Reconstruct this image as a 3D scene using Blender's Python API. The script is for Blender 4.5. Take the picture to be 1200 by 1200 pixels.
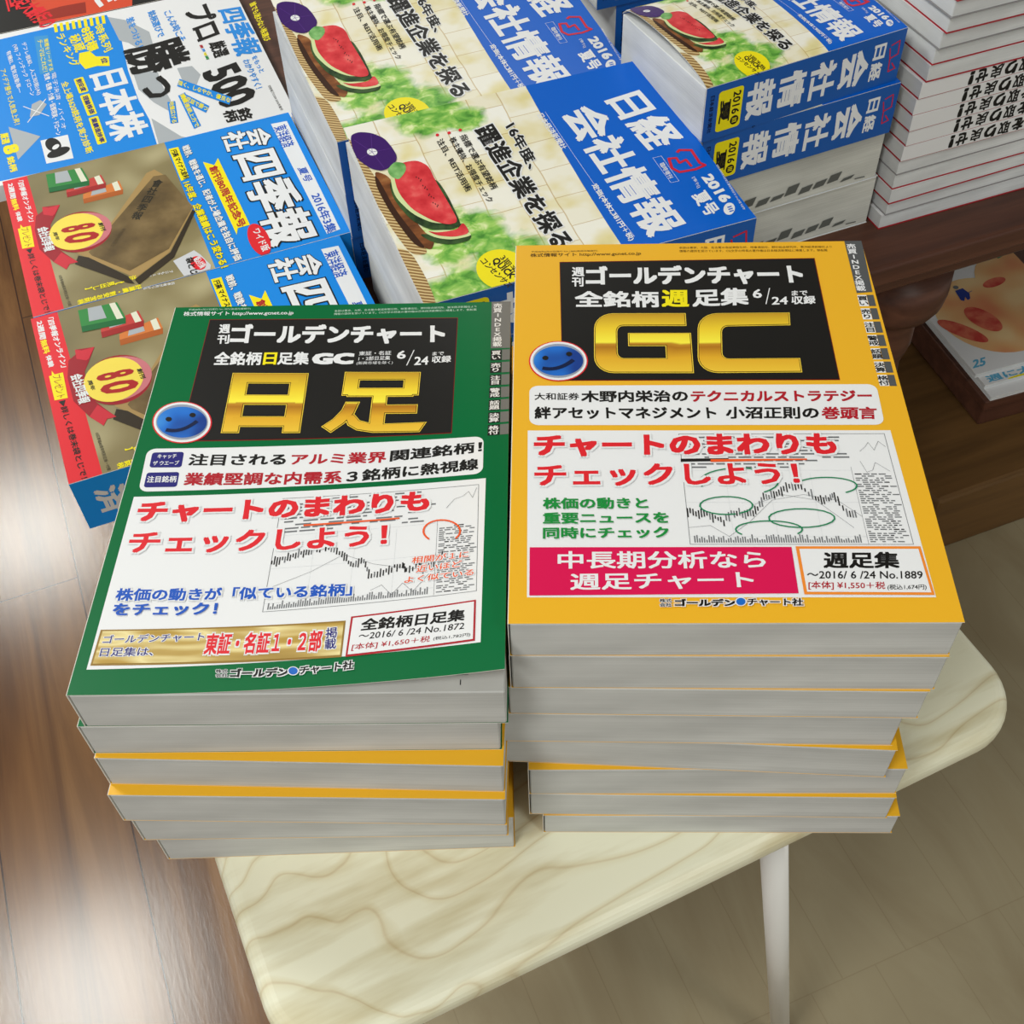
import bpy, bmesh, random
import numpy as np
from math import *
from mathutils import Matrix, Vector

sc = bpy.context.scene
for o in list(bpy.data.objects): bpy.data.objects.remove(o)
COL = sc.collection
FZ = 0.85                       # height of the yellow cover plane above the floor (m)

# ------------------------------------------------------------------ camera
cd = bpy.data.cameras.new('camera'); cam = bpy.data.objects.new('camera', cd); COL.objects.link(cam)
cd.sensor_width = 36; cd.sensor_height = 36; cd.lens = 1400 / 1200 * 36; cd.clip_start = .02
Rm = Matrix(((0.99943023, 0.00499146, 0.03338111), (0.01741003, 0.77103946, -0.63654933), (-0.02891546, 0.63676781, 0.77051324)))
cam.matrix_world = Matrix.Translation((0.01827968, -0.28382989, 0.41743975 + FZ)) @ Rm.to_4x4()
sc.camera = cam
# ------------------------------------------------------------------ world, lights, exposure
w = bpy.data.worlds.new('world'); sc.world = w; w.use_nodes = True
w.node_tree.nodes['Background'].inputs[0].default_value = (.98, 1, .965, 1)
w.node_tree.nodes['Background'].inputs[1].default_value = .78
sc.view_settings.view_transform = 'Standard'; sc.view_settings.look = 'None'
sc.view_settings.exposure = -.42; sc.view_settings.gamma = 1; sc.view_settings.use_curve_mapping = False
LIGHTS = [(-1.42, .88), (-2.12, 2.72), (-.18, 3.75), (-.72, -1.0), (1.25, -1.15)]
POWER = [38, 42, 24, 33, 20]
for (x, y), p in zip(LIGHTS, POWER):
    ld = bpy.data.lights.new('ceiling_panel_light', 'AREA'); ld.shape = 'SQUARE'; ld.size = .55; ld.energy = p
    ld.color = (.985, 1, .95)
    lo = bpy.data.objects.new('ceiling_panel_light', ld); COL.objects.link(lo); lo.location = (x, y, 2.5); lo.rotation_euler = (0, 0, radians(21.5))

# ------------------------------------------------------------------ materials
def lin(c):
    return tuple((x / 12.92 if x <= .04045 else ((x + .055) / 1.055) ** 2.4) for x in (v / 255 for v in c)) + (1,)
MATS = {}
def mat(k, rgb=None, rough=.4, spec=.5, build=None, coat=0):
    if k in MATS: return MATS[k]
    m = bpy.data.materials.new(k); m.use_nodes = True; nt = m.node_tree; b = nt.nodes['Principled BSDF']
    b.inputs['Roughness'].default_value = rough; b.inputs['Specular IOR Level'].default_value = spec
    if coat: b.inputs['Coat Weight'].default_value = coat; b.inputs['Coat Roughness'].default_value = .12
    if rgb: b.inputs['Base Color'].default_value = lin(rgb)
    if build: build(nt, b)
    MATS[k] = m; return m
def ramp(nt, fac, stops, const=False):
    r = nt.nodes.new('ShaderNodeValToRGB'); e = r.color_ramp.elements
    if const: r.color_ramp.interpolation = 'CONSTANT'
    while len(e) < len(stops): e.new(.5)
    for i, (p, c) in enumerate(stops): e[i].position = p; e[i].color = lin(c)
    nt.links.new(fac, r.inputs[0]); return r.outputs[0]
def coords(nt, kind, scale=(1, 1, 1), rot=0):
    t = nt.nodes.new('ShaderNodeTexCoord'); mp = nt.nodes.new('ShaderNodeMapping')
    mp.inputs['Scale'].default_value = scale; mp.inputs['Rotation'].default_value = (0, 0, rot)
    nt.links.new(t.outputs[kind], mp.inputs[0]); return mp.outputs[0]
def noise(nt, vec, scale, detail=4, rough=.5, dist=0):
    n = nt.nodes.new('ShaderNodeTexNoise'); n.inputs['Scale'].default_value = scale; n.inputs['Detail'].default_value = detail
    n.inputs['Roughness'].default_value = rough; n.inputs['Distortion'].default_value = dist
    nt.links.new(vec, n.inputs['Vector']); return n.outputs[0]
def mix(nt, fac, a, b, mode='MIX'):
    m = nt.nodes.new('ShaderNodeMix'); m.data_type = 'RGBA'; m.blend_type = mode
    for s, v in ((0, fac), (6, a), (7, b)):
        if hasattr(v, 'links'): nt.links.new(v, m.inputs[s])
        else: m.inputs[s].default_value = v
    return m.outputs[2]
def bump(nt, b, h, strength, dist=.001):
    n = nt.nodes.new('ShaderNodeBump'); n.inputs['Strength'].default_value = strength; n.inputs['Distance'].default_value = dist
    nt.links.new(h, n.inputs['Height']); nt.links.new(n.outputs[0], b.inputs['Normal'])
def C(nt, b, s): nt.links.new(s, b.inputs['Base Color'])

INK = dict(white=(232, 233, 236), black=(26, 25, 24), ink=(92, 66, 20), ink2=(40, 38, 30), red=(222, 38, 48), dred=(176, 30, 44), maroon=(120, 20, 22),
    yellow=(244, 228, 24), grey=(112, 114, 118), lgrey=(205, 208, 212), ltgrey=(172, 178, 184), dgrey=(84, 86, 88), mgrey=(112, 113, 112), green=(30, 140, 62), dgreen=(24, 128, 84),
    magenta=(216, 22, 82), orange=(236, 92, 40), orange2=(240, 140, 50), navy=(36, 34, 118), blue=(28, 86, 190), mint=(196, 224, 206), steel=(150, 158, 176),
    darkblue=(10, 26, 66), goldedge=(150, 118, 52), sky=(20, 136, 228), sky2=(40, 140, 226), lblue=(60, 150, 214), sred=(226, 36, 48), red2=(176, 32, 34),
    rib=(158, 26, 40), rib2=(206, 44, 60), pinkish=(206, 120, 128), yel2=(246, 222, 88), cream=(226, 226, 206), silver=(206, 208, 214),
    bx_g=(52, 136, 66), bx_g2=(20, 104, 52), bx_r=(196, 66, 60), bx_r2=(160, 36, 36), bx_o=(214, 124, 60), bx_o2=(176, 92, 36),
    slab_e=(170, 140, 88), slab_s=(50, 40, 26), slab_t=(84, 70, 48), nblue=(0, 96, 204), lred=(206, 34, 56), rindw=(214, 226, 166), purple=(60, 22, 104), purple2=(92, 52, 142),
    dbrown=(58, 32, 18), omag=(214, 76, 46), odark=(150, 44, 30), gedge=(250, 214, 70), gline=(60, 40, 10), cyan=(92, 170, 206), leafg=(40, 128, 92), figure=(34, 56, 140), pale=(226, 230, 236))
def ink(k):
    if k in MATS: return MATS[k]
    if k in SPECIAL: return mat(k, None, .38, .2, SPECIAL[k])
    return mat(k, INK[k], .38, .2)
def _gold(nt, b):
    t = coords(nt, 'UV'); s = nt.nodes.new('ShaderNodeSeparateXYZ'); nt.links.new(t, s.inputs[0])
    C(nt, b, ramp(nt, s.outputs[1], [(0, (238, 196, 60)), (.25, (226, 172, 44)), (.42, (178, 118, 28)), (.47, (196, 140, 40)), (.50, (252, 238, 70)), (.72, (240, 206, 50)), (1, (196, 150, 38))]))
def _plate(nt, b):
    t = coords(nt, 'UV', (14, 90, 1), .06); n = noise(nt, t, 1.0, 2)
    C(nt, b, ramp(nt, n, [(.25, (156, 124, 56)), (.42, (190, 160, 88)), (.5, (236, 220, 160)), (.6, (186, 152, 70)), (.75, (150, 116, 44))]))
def _ball(nt, b):
    t = coords(nt, 'UV', (60, 60, 1)); n = noise(nt, t, .8, 1)
    C(nt, b, ramp(nt, n, [(.3, (22, 60, 140)), (.55, (32, 110, 206)), (.75, (60, 140, 220))]))
def _olive(nt, b):
    t = coords(nt, 'UV', (9, 9, 1)); n = noise(nt, t, 1.2, 2)
    C(nt, b, ramp(nt, n, [(.3, (112, 102, 70)), (.5, (140, 128, 90)), (.68, (186, 176, 138))]))
def _slab(nt, b):
    t = coords(nt, 'UV', (20, 20, 1)); n = noise(nt, t, 1.6, 5)
    C(nt, b, ramp(nt, n, [(.3, (84, 68, 42)), (.5, (110, 90, 56)), (.7, (134, 112, 74))]))
def _fence(nt, b):      # pale brick wall with out of focus leaves, laid out over the whole cover (0-1)
    t = coords(nt, 'UV', (1, 1, 1), .0)
    br = nt.nodes.new('ShaderNodeTexBrick'); br.inputs['Scale'].default_value = 1; br.inputs['Mortar Size'].default_value = .0026; br.inputs['Mortar Smooth'].default_value = .8
    br.inputs['Color1'].default_value = lin((244, 243, 236)); br.inputs['Color2'].default_value = lin((236, 230, 206)); br.inputs['Mortar'].default_value = lin((204, 182, 140))
    br.inputs['Brick Width'].default_value = .16; br.inputs['Row Height'].default_value = .10
    w_ = nt.nodes.new('ShaderNodeVectorMath'); w_.operation = 'ADD'; n0 = nt.nodes.new('ShaderNodeTexNoise'); n0.inputs['Scale'].default_value = 7; nt.links.new(t, n0.inputs['Vector'])
    sc_ = nt.nodes.new('ShaderNodeVectorMath'); sc_.operation = 'SCALE'; sc_.inputs['Scale'].default_value = .012; nt.links.new(n0.outputs['Color'], sc_.inputs[0])
    nt.links.new(t, w_.inputs[0]); nt.links.new(sc_.outputs[0], w_.inputs[1]); nt.links.new(w_.outputs[0], br.inputs['Vector'])
    n = noise(nt, coords(nt, 'UV', (5, 5, 1)), 1, 3)
    k = mix(nt, .8, br.outputs[0], ramp(nt, n, [(.45, (255, 255, 255)), (.62, (238, 226, 160)), (.74, (216, 206, 110))]), 'MULTIPLY')
    m = None
    for cx, cy, r in ((.03, .26, .17), (.10, .36, .10), (.70, .18, .20), (.88, .28, .19), (.97, .12, .16)):
        d = nt.nodes.new('ShaderNodeVectorMath'); d.operation = 'DISTANCE'; d.inputs[1].default_value = (cx, cy, 0); nt.links.new(t, d.inputs[0])
        r_ = nt.nodes.new('ShaderNodeMapRange'); r_.inputs['From Min'].default_value = r; r_.inputs['From Max'].default_value = r * .45; nt.links.new(d.outputs['Value'], r_.inputs[0])
        if m is None: m = r_.outputs[0]
        else:
            x = nt.nodes.new('ShaderNodeMath'); x.operation = 'MAXIMUM'; nt.links.new(m, x.inputs[0]); nt.links.new(r_.outputs[0], x.inputs[1]); m = x.outputs[0]
    g = noise(nt, coords(nt, 'UV', (13, 13, 1)), 1, 3, .55, .4)
    x = nt.nodes.new('ShaderNodeMath'); x.operation = 'MULTIPLY_ADD'; x.inputs[1].default_value = .75; nt.links.new(m, x.inputs[0]); nt.links.new(g, x.inputs[2])
    f = nt.nodes.new('ShaderNodeMapRange'); f.inputs['From Min'].default_value = .78; f.inputs['From Max'].default_value = 1.12; nt.links.new(x.outputs[0], f.inputs[0])
    leaf = ramp(nt, noise(nt, coords(nt, 'UV', (17, 17, 1)), 1, 3, .6, .5), [(.3, (70, 136, 48)), (.44, (112, 178, 72)), (.56, (160, 206, 100)), (.68, (230, 240, 180))])
    C(nt, b, mix(nt, f.outputs[0], k, leaf))
def _grass(nt, b):
    n = noise(nt, coords(nt, 'UV', (70, 70, 1)), 1.2, 3, .6, .6)
    C(nt, b, ramp(nt, n, [(.28, (58, 120, 40)), (.45, (104, 170, 66)), (.56, (150, 198, 96)), (.66, (226, 234, 170)), (.75, (244, 246, 226))]))
def _straw(nt, b):
    wv = nt.nodes.new('ShaderNodeTexWave'); wv.inputs['Scale'].default_value = 110; wv.inputs['Distortion'].default_value = 1.0
    nt.links.new(coords(nt, 'UV', (1, 1, 1), .55), wv.inputs['Vector'])
    C(nt, b, ramp(nt, wv.outputs[1], [(.1, (128, 92, 50)), (.5, (186, 154, 100)), (.9, (216, 192, 140))]))
def _basket(nt, b):
    n = noise(nt, coords(nt, 'UV', (60, 30, 1)), 1.4, 4); C(nt, b, ramp(nt, n, [(.3, (70, 36, 18)), (.55, (138, 82, 42)), (.75, (176, 124, 74))]))
def _melon(nt, b):
    n = noise(nt, coords(nt, 'UV', (60, 60, 1)), 1.4, 3); C(nt, b, ramp(nt, n, [(.3, (200, 38, 48)), (.55, (224, 64, 70)), (.75, (236, 108, 104))]))
def _rind(nt, b):
    n = noise(nt, coords(nt, 'UV', (90, 90, 1)), 1.2, 3); C(nt, b, ramp(nt, n, [(.35, (26, 46, 24)), (.65, (62, 92, 48))]))
def _leaf(nt, b):
    n = noise(nt, coords(nt, 'UV', (90, 90, 1)), 1.2, 3); C(nt, b, ramp(nt, n, [(.35, (84, 150, 72)), (.65, (140, 194, 120))]))
def _peach(nt, b):
    n = noise(nt, coords(nt, 'UV', (14, 14, 1)), 1.0, 1); C(nt, b, ramp(nt, n, [(.3, (222, 138, 96)), (.46, (230, 176, 120)), (.62, (236, 202, 148))]))
def _blush(nt, b):
    n = noise(nt, coords(nt, 'UV', (60, 60, 1)), 1.0, 2); C(nt, b, ramp(nt, n, [(.34, (196, 66, 58)), (.6, (216, 112, 86))]))
SPECIAL = dict(gold=_gold, goldplate=_plate, ball=_ball, olive=_olive, slab=_slab, fence=_fence, grass=_grass, straw=_straw, basket=_basket, melon=_melon, rind=_rind, leaf=_leaf, peach=_peach, blush=_blush)

def _paper(a, b_, c_):
    def f(nt, b):   # fine horizontal page lines
        n = noise(nt, coords(nt, 'Object', (3, 3, 2600)), 1, 3, .7); n2 = noise(nt, coords(nt, 'Object', (14, 14, 60)), 1, 3)
        k = ramp(nt, n, [(.3, a), (.55, b_), (.75, c_)]); k2 = ramp(nt, n2, [(.3, (226, 226, 226)), (.7, (255, 255, 255))])
        C(nt, b, mix(nt, 1, k, k2, 'MULTIPLY'))
    return f
mat('pages_grey', None, .75, .2, _paper((194, 194, 190), (209, 209, 206), (218, 218, 216)))
mat('pages_white', None, .75, .2, _paper((214, 216, 218), (228, 230, 231), (238, 239, 240)))
mat('pages_cream', None, .75, .2, _paper((206, 206, 198), (222, 222, 214), (232, 232, 226)))
mat('paper', (240, 240, 240), .6, .3); mat('cut', (226, 222, 214), .7, .2)
mat('cover_yellow', (236, 178, 40), .36, .3); mat('cover_green', (0, 104, 56), .34, .14)
# ------------------------------------------------------------------ object helpers
def link(name, me, parent=None, loc=(0, 0, 0), rz=0):
    o = bpy.data.objects.new(name, me); COL.objects.link(o)
    o.location = loc; o.rotation_euler = (0, 0, rz)
    if parent: o.parent = parent
    return o
def tag(o, label=None, cat=None, group=None, kind=None):
    for k, v in (('label', label), ('category', cat), ('group', group), ('kind', kind)):
        if v: o[k] = v
    return o
def thing(name, label, cat, loc, rz=0, group=None): return tag(link(name, None, None, loc, rz), label, cat, group)
def bm_obj(name, bm, mats, parent=None, loc=(0, 0, 0), rz=0, smooth=False):
    me = bpy.data.meshes.new(name); bmesh.ops.recalc_face_normals(bm, faces=bm.faces); bm.to_mesh(me); bm.free()
    for m in (mats if isinstance(mats, (list, tuple)) else [mats]): me.materials.append((MATS[m] if m in MATS else ink(m)) if isinstance(m, str) else m)
    if smooth:
        for p in me.polygons: p.use_smooth = True
    return link(name, me, parent, loc, rz)
def box(bm, x0, x1, y0, y1, z0, z1, bev=0, mi=0, seg=2):
    r = bmesh.ops.create_cube(bm, size=1); vs = r['verts']
    for v in vs: v.co = ((x0 + x1) / 2 + v.co.x * (x1 - x0), (y0 + y1) / 2 + v.co.y * (y1 - y0), (z0 + z1) / 2 + v.co.z * (z1 - z0))
    fs = {f for v in vs for f in v.link_faces}
    for f in fs: f.material_index = mi
    if bev:
        es = {e for v in vs for e in v.link_edges}
        bmesh.ops.bevel(bm, geom=list(es), offset=bev, segments=seg, affect='EDGES', profile=.5)
def rounded_slab(pts, z0, z1, edge=.004, n=4):
    """closed slab from a 2-D outline with rounded rim"""
    bm = bmesh.new(); P = np.array(pts); rings = []
    prof = [(edge * (1 - sin(pi / 2 * i / n)), z1 - edge * (1 - cos(pi / 2 * i / n))) for i in range(n + 1)][::-1]
    prof = [(edge * (1 - cos(a)), z0 + edge * (1 - sin(a))) for a in [pi / 2 * i / n for i in range(n, -1, -1)]][0:0]
    prof = []
    for i in range(n + 1): a = pi / 2 * i / n; prof.append((edge * (1 - sin(a)), z0 + edge * (1 - cos(a))))
    for i in range(n + 1): a = pi / 2 * i / n; prof.append((edge * (1 - cos(a)), z1 - edge * (1 - sin(a))))
    nrm = []
    N = len(P)
    for i in range(N):
        t = P[(i + 1) % N] - P[i - 1]; t = t / np.linalg.norm(t); nrm.append((t[1], -t[0]))
    nrm = np.array(nrm)
    for ins, z in prof: rings.append([bm.verts.new((*(P[i] - nrm[i] * ins), z)) for i in range(N)])
    for a, b in zip(rings[:-1], rings[1:]):
        for i in range(N): bm.faces.new((a[i], a[(i + 1) % N], b[(i + 1) % N], b[i]))
    bm.faces.new(rings[0][::-1]); bm.faces.new(rings[-1]); return bm
def round_rect(x0, x1, y0, y1, r, n=8):
    out = []
    rs = r if isinstance(r, (list, tuple)) else [r] * 4
    for (cx, cy, a0), rr in zip(((x1, y0, -90), (x1, y1, 0), (x0, y1, 90), (x0, y0, 180)), rs):
        sx = -1 if cx == x1 else 1; sy = -1 if cy == y1 else 1
        for i in range(n + 1):
            a = radians(a0 + 90 * i / n); out.append((cx + sx * rr + rr * cos(a), cy + sy * rr + rr * sin(a)))
    return out
def tube(bm, pts, r, n=14):
    rings = []
    for i, p in enumerate(pts):
        p = Vector(p); d = (Vector(pts[min(i + 1, len(pts) - 1)]) - Vector(pts[max(i - 1, 0)])).normalized()
        a = d.orthogonal().normalized(); b = d.cross(a); rings.append([bm.verts.new(p + r * (a * cos(2 * pi * k / n) + b * sin(2 * pi * k / n))) for k in range(n)])
    for A, B in zip(rings[:-1], rings[1:]):
        for k in range(n): bm.faces.new((A[k], A[(k + 1) % n], B[(k + 1) % n], B[k]))
    bm.faces.new(rings[0][::-1]); bm.faces.new(rings[-1])

# ------------------------------------------------------------------ printing
_tc = bpy.data.curves.new('type', 'FONT'); _tc.size = 1; _tc.resolution_u = 2
_to = bpy.data.objects.new('type', _tc); COL.objects.link(_to)
GL = {}
def glyphs(s):
    if s not in GL:
        _tc.body = s; bpy.context.view_layer.update()
        dg = bpy.context.evaluated_depsgraph_get(); me = bpy.data.meshes.new_from_object(_to.evaluated_get(dg))
        me.calc_loop_triangles(); n = len(me.vertices); co = np.zeros(n * 3); me.vertices.foreach_get('co', co); co = co.reshape(-1, 3)[:, :2]
        t = np.zeros(len(me.loop_triangles) * 3, dtype=np.int32); me.loop_triangles.foreach_get('vertices', t)
        GL[s] = (co, t.reshape(-1, 3)); bpy.data.meshes.remove(me)
    return GL[s]
def poly_offset(P, d):
    P = np.array(P, float); N = len(P); out = []
    ar = sum(P[i][0] * P[(i + 1) % N][1] - P[(i + 1) % N][0] * P[i][1] for i in range(N)); sg = 1 if ar > 0 else -1
    for i in range(N):
        a = P[i] - P[i - 1]; b = P[(i + 1) % N] - P[i]; a = a / (np.linalg.norm(a) + 1e-9); b = b / (np.linalg.norm(b) + 1e-9)
        na = np.array([a[1], -a[0]]) * sg; nb = np.array([b[1], -b[0]]) * sg; m = na + nb; k = max(.35, 1 + na @ nb); out.append(P[i] + m / k * d)
    return np.array(out)
def arc(cx, cy, rx, ry, a0, a1, n=6): return [(cx + rx * cos(radians(a0 + (a1 - a0) * i / n)), cy + ry * sin(radians(a0 + (a1 - a0) * i / n))) for i in range(n + 1)]
_L = arc(.2, .74, .2, .26, 90, 180) + arc(.2, .26, .2, .26, 180, 270)
LET = {'G': [[(.96, 1)] + _L + [(1, 0), (1, .66), (.35, .66), (.35, .44), (.73, .44), (.73, .24)] + arc(.3, .34, .06, .1, 270, 180, 4) + arc(.3, .68, .06, .1, 180, 90, 4) + [(.96, .78)]],
  'C': [[(.92, 1)] + _L + [(1, 0), (.99, .23)] + arc(.3, .33, .06, .1, 270, 180, 4) + arc(.3, .67, .06, .1, 180, 90, 4) + [(.92, .78)]],
  '日': [[(0, 0), (.23, 0), (.23, 1), (0, 1)], [(.77, 0), (1, 0), (1, 1), (.77, 1)], [(.1, .82), (.9, .82), (.9, 1), (.1, 1)], [(.1, .46), (.9, .46), (.9, .63), (.1, .63)], [(.1, .1), (.9, .1), (.9, .27), (.1, .27)]],
  '足': [[(.15, .6), (.31, .6), (.31, 1), (.15, 1)], [(.74, .6), (.9, .6), (.9, 1), (.74, 1)], [(.2, .86), (.85, .86), (.85, 1), (.2, 1)], [(.2, .58), (.85, .58), (.85, .73), (.2, .73)],
     [(.45, .1), (.6, .1), (.6, .62), (.45, .62)], [(.55, .3), (.9, .3), (.9, .45), (.55, .45)], [(.2, .5), (.34, .5), (.3, .3), (.22, .15), (.1, 0), (0, .1), (.1, .22), (.17, .36)],
     [(.2, .28), (.3, .3), (.36, .2), (.5, .14), (1, .16), (.94, 0), (.5, 0), (.34, .04), (.25, .12)]]}
ROUND = {'melon', 'rind', 'rindw', 'purple', 'leaf', 'basket', 'dbrown', 'straw', 'leafg'}
class Sheet:
    """printed sheet: everything is laid out flat in millimetres, one mesh with one material per ink"""
    def __init__(s, W, L, th, base, lift=None, side='cut', nx=1):
        s.W, s.L, s.lift = W, L, lift; s.V = []; s.F = []; s.M = []; s.UV = []; s.n = 0; s.mats = []; s.cnt = 0
        s.bm = bmesh.new(); s.uvl = s.bm.loops.layers.uv.new('UVMap'); s.zl = s.bm.verts.layers.float.new('z')
        k = nx
        s.cuts = [W * 1000 * i / k for i in range(1, k)]; s.cutv = [L * 1000 * i / k for i in range(1, k)] if nx > 1 else []
        s.th = th; s.poly([(0, 0), (W * 1000, 0), (W * 1000, L * 1000), (0, L * 1000)], base, 0); s.base = base; s.side = side
    def mi(s, k):
        if k not in s.mats: s.mats.append(k)
        return s.mats.index(k)
    def poly(s, pts, m, z, uv=None):
        bm = s.bm; vs = []
        for p in pts: v = bm.verts.new((p[0] / 1000, p[1] / 1000, 0)); v[s.zl] = z + .02 * (s.cnt % 12); vs.append(v)
        s.cnt += 1 if z else 0
        f = bm.faces.new(vs); f.material_index = s.mi(m)
        for l, p in zip(f.loops, uv if uv is not None else [(p[0] / 1000, p[1] / 1000) for p in pts]): l[s.uvl].uv = p
    def glyph(s, t, BL, BR, TL, m, b, z, em, grow=0):
        co, tr = glyphs(t)
        if len(co) == 0: return
        if b > .03 and any(ord(ch) > 0x4e00 for ch in t): b = min(b, .03)
        BL, BR, TL = map(np.array, (BL, BR, TL))
        if em: lo = np.array([0., -.13]); hi = np.array([1., .87])
        else: lo = co.min(0) - b; hi = co.max(0) + b
        if em and ord(t) < 0x2000: wd = co[:, 0].max(); lo = np.array([wd / 2 - .5, -.13]); hi = lo + 1
        span = hi - lo; g = b + grow
        offs = [(0, 0)] if g == 0 else ([(-g, -g), (g, -g), (-g, g), (g, g)] + ([(0, g), (0, -g), (g, 0), (-g, 0), (0, 0)] if g > .034 else []))
        k = s.mi(m)
        for io_, (ox, oy) in enumerate(offs):
            q = (co + (ox, oy) - lo) / span
            p = BL + q[:, :1] * (BR - BL) + q[:, 1:] * (TL - BL)
            s.V.append(np.c_[p / 1000, np.full(len(p), z - .05 * io_ + .005 * (s.cnt % 7))]); s.cnt += 0; s.F.append(tr + s.n); s.n += len(p); s.M.append(np.full(len(tr), k))
    def draw(s, items, sx=1, sy=1, sub=None):
        S = lambda p: (p[0] * sx, p[1] * sy)
        for it in items:
            k = it[0]
            if k in 'TC':
                t = it[1]
                if sub: t = sub.get(t, t)
                a = [S(p) for p in it[2:5]]
                if len(it) > 8: s.glyph(t, *a, it[8][0], it[6], it[7] - .5, k == 'C', it[8][1])
                s.glyph(t, *a, it[5], it[6], it[7], k == 'C')
            elif k == 'P':
                q = [S(p) for p in it[1]]
                if it[2] in ROUND:
                    for _ in range(3):
                        a = np.array(q); n_ = np.roll(a, -1, 0); q = np.stack([a * .8 + n_ * .2, a * .2 + n_ * .8], 1).reshape(-1, 2).tolist()
                s.poly(q, it[2], it[3], [(p[0] / s.W / 1000, p[1] / s.L / 1000) for p in q] if len(it) > 4 else None)
            elif k == 'E':
                c, a, b = map(np.array, it[1:4]); s.poly([S(c + a * cos(2 * pi * i / 36) + b * sin(2 * pi * i / 36)) for i in range(36)], it[4], it[5])
            elif k == 'L':
                pts = [np.array(S(p)) for p in it[1]]; w = it[2] / 2
                for a, b in zip(pts[:-1], pts[1:]):
                    d = b - a; l = np.linalg.norm(d)
                    if l < 1e-6: continue
                    d = d / l; n = np.array([-d[1], d[0]]) * w; e = d * w * .5
                    s.poly([a - n - e, b - n + e, b + n + e, a + n - e], it[3], it[4])
            elif k == 'R':
                q = [np.array(S(p)) for p in it[1]]; r = it[2]; out = []
                for i in range(4):
                    c, p0, p1 = q[i], q[i - 1], q[(i + 1) % 4]; a = (p0 - c) / np.linalg.norm(p0 - c); b = (p1 - c) / np.linalg.norm(p1 - c)
                    for j in range(6): th = pi / 2 * j / 5; out.append(c + a * r * (1 - sin(th)) + b * r * (1 - cos(th)))
                s.poly(out, it[3], it[4])
            elif k == 'GOLD':
                BL, BR, TL = map(np.array, it[2:5])
                for i, (m, d) in enumerate((('gedge', 0), ('gline', -.45), ('gold', -.75))):
                    for pl in LET[it[1]]:
                        u = np.array(pl); p = BL + u[:, :1] * (BR - BL) + u[:, 1:] * (TL - BL); p = poly_offset(p, d)
                        s.poly(p, m, 3 + i, u)
    def build(s, name, parent, fn=None):
        """fn maps (u, v, height) arrays to xyz"""
        bm = s.bm
        bm.normal_update()
        bmesh.ops.triangulate(bm, faces=[f for f in bm.faces if len(f.verts) > 4])
        for pc, pn in (((0, 0, 0), (-1, 0, 0)), ((s.W, 0, 0), (1, 0, 0)), ((0, 0, 0), (0, -1, 0)), ((0, s.L, 0), (0, 1, 0))):   # trim to the sheet
            bmesh.ops.bisect_plane(bm, geom=bm.verts[:] + bm.edges[:] + bm.faces[:], dist=1e-7, plane_co=pc, plane_no=pn, clear_outer=True)
        for c in s.cuts: bmesh.ops.bisect_plane(bm, geom=bm.verts[:] + bm.edges[:] + bm.faces[:], plane_co=(c / 1000, 0, 0), plane_no=(1, 0, 0))
        for c in s.cutv: bmesh.ops.bisect_plane(bm, geom=bm.faces[:] + bm.edges[:] + bm.verts[:], plane_co=(0, c / 1000, 0), plane_no=(0, 1, 0))
        bm.verts.index_update(); nb = len(bm.verts)
        V0 = np.array([(v.co.x, v.co.y, v[s.zl]) for v in bm.verts]); F0 = [[v.index for v in f.verts] for f in bm.faces]; M0 = [f.material_index for f in bm.faces]
        # new verts made by the cuts keep the layer height of their face
        for f in bm.faces:
            zmax = max(v[s.zl] for v in f.verts)
            for v in f.verts: V0[v.index, 2] = max(V0[v.index, 2], zmax)
        U0 = [tuple(l[s.uvl].uv) for f in bm.faces for l in f.loops]
        # closed rim: underside and sides of the sheet
        n = 24; W, L = s.W, s.L
        edge = [(W * i / n, 0) for i in range(n)] + [(W, L * i / n) for i in range(n)] + [(W - W * i / n, L) for i in range(n)] + [(0, L - L * i / n) for i in range(n)]
        gs = self_grid = [(W * i / n, L * j / n) for j in range(n + 1) for i in range(n + 1)]
        E = np.array([(a, b, 0) for a, b in edge] + [(a, b, -9) for a, b in edge]); ne = len(edge)
        F1 = [(nb + i, nb + ne + i, nb + ne + (i + 1) % ne, nb + (i + 1) % ne) for i in range(ne)]
        G = np.array([(a, b, -9) for a, b in gs]); g0 = nb + 2 * ne
        F2 = [(g0 + j * (n + 1) + i, g0 + (j + 1) * (n + 1) + i, g0 + (j + 1) * (n + 1) + i + 1, g0 + j * (n + 1) + i + 1) for j in range(n) for i in range(n)]
        ks = s.mi(s.side)
        T0 = g0 + len(G)
        TV = np.concatenate(s.V) if s.V else np.zeros((0, 3)); TF = np.concatenate(s.F) + T0 if s.F else np.zeros((0, 3), int); TM = np.concatenate(s.M) if s.M else np.zeros(0, int)
        V = np.concatenate([V0, E, G, TV]); h = np.where(V[:, 2] < -1, -s.th, V[:, 2] * .0001)
        lf = np.array([s.lift(a / W, b / L) for a, b in V[:, :2]]) if s.lift else 0
        X = np.c_[V[:, 0], V[:, 1], h + lf]
        if fn: X = fn(X)
        F = F0 + F1 + F2 + TF.tolist(); M = np.concatenate([M0, [ks] * len(F1), [ks] * len(F2), TM]).astype(np.int32)
        me = bpy.data.meshes.new(name); me.from_pydata(X.tolist(), [], F)
        me.polygons.foreach_set('material_index', M)
        uv = me.uv_layers.new(name='UVMap'); UA = np.zeros(len(me.loops) * 2)
        lv = np.zeros(len(me.loops), dtype=np.int32); me.loops.foreach_get('vertex_index', lv)
        UA[0::2] = V[lv, 0]; UA[1::2] = V[lv, 1]; UA[:len(U0) * 2] = np.array(U0).ravel(); uv.data.foreach_set('uv', UA)
        for m in s.mats: me.materials.append(MATS[m] if m in MATS else ink(m))
        me.update(); bm.free()
        return link(name, me, parent)
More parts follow.
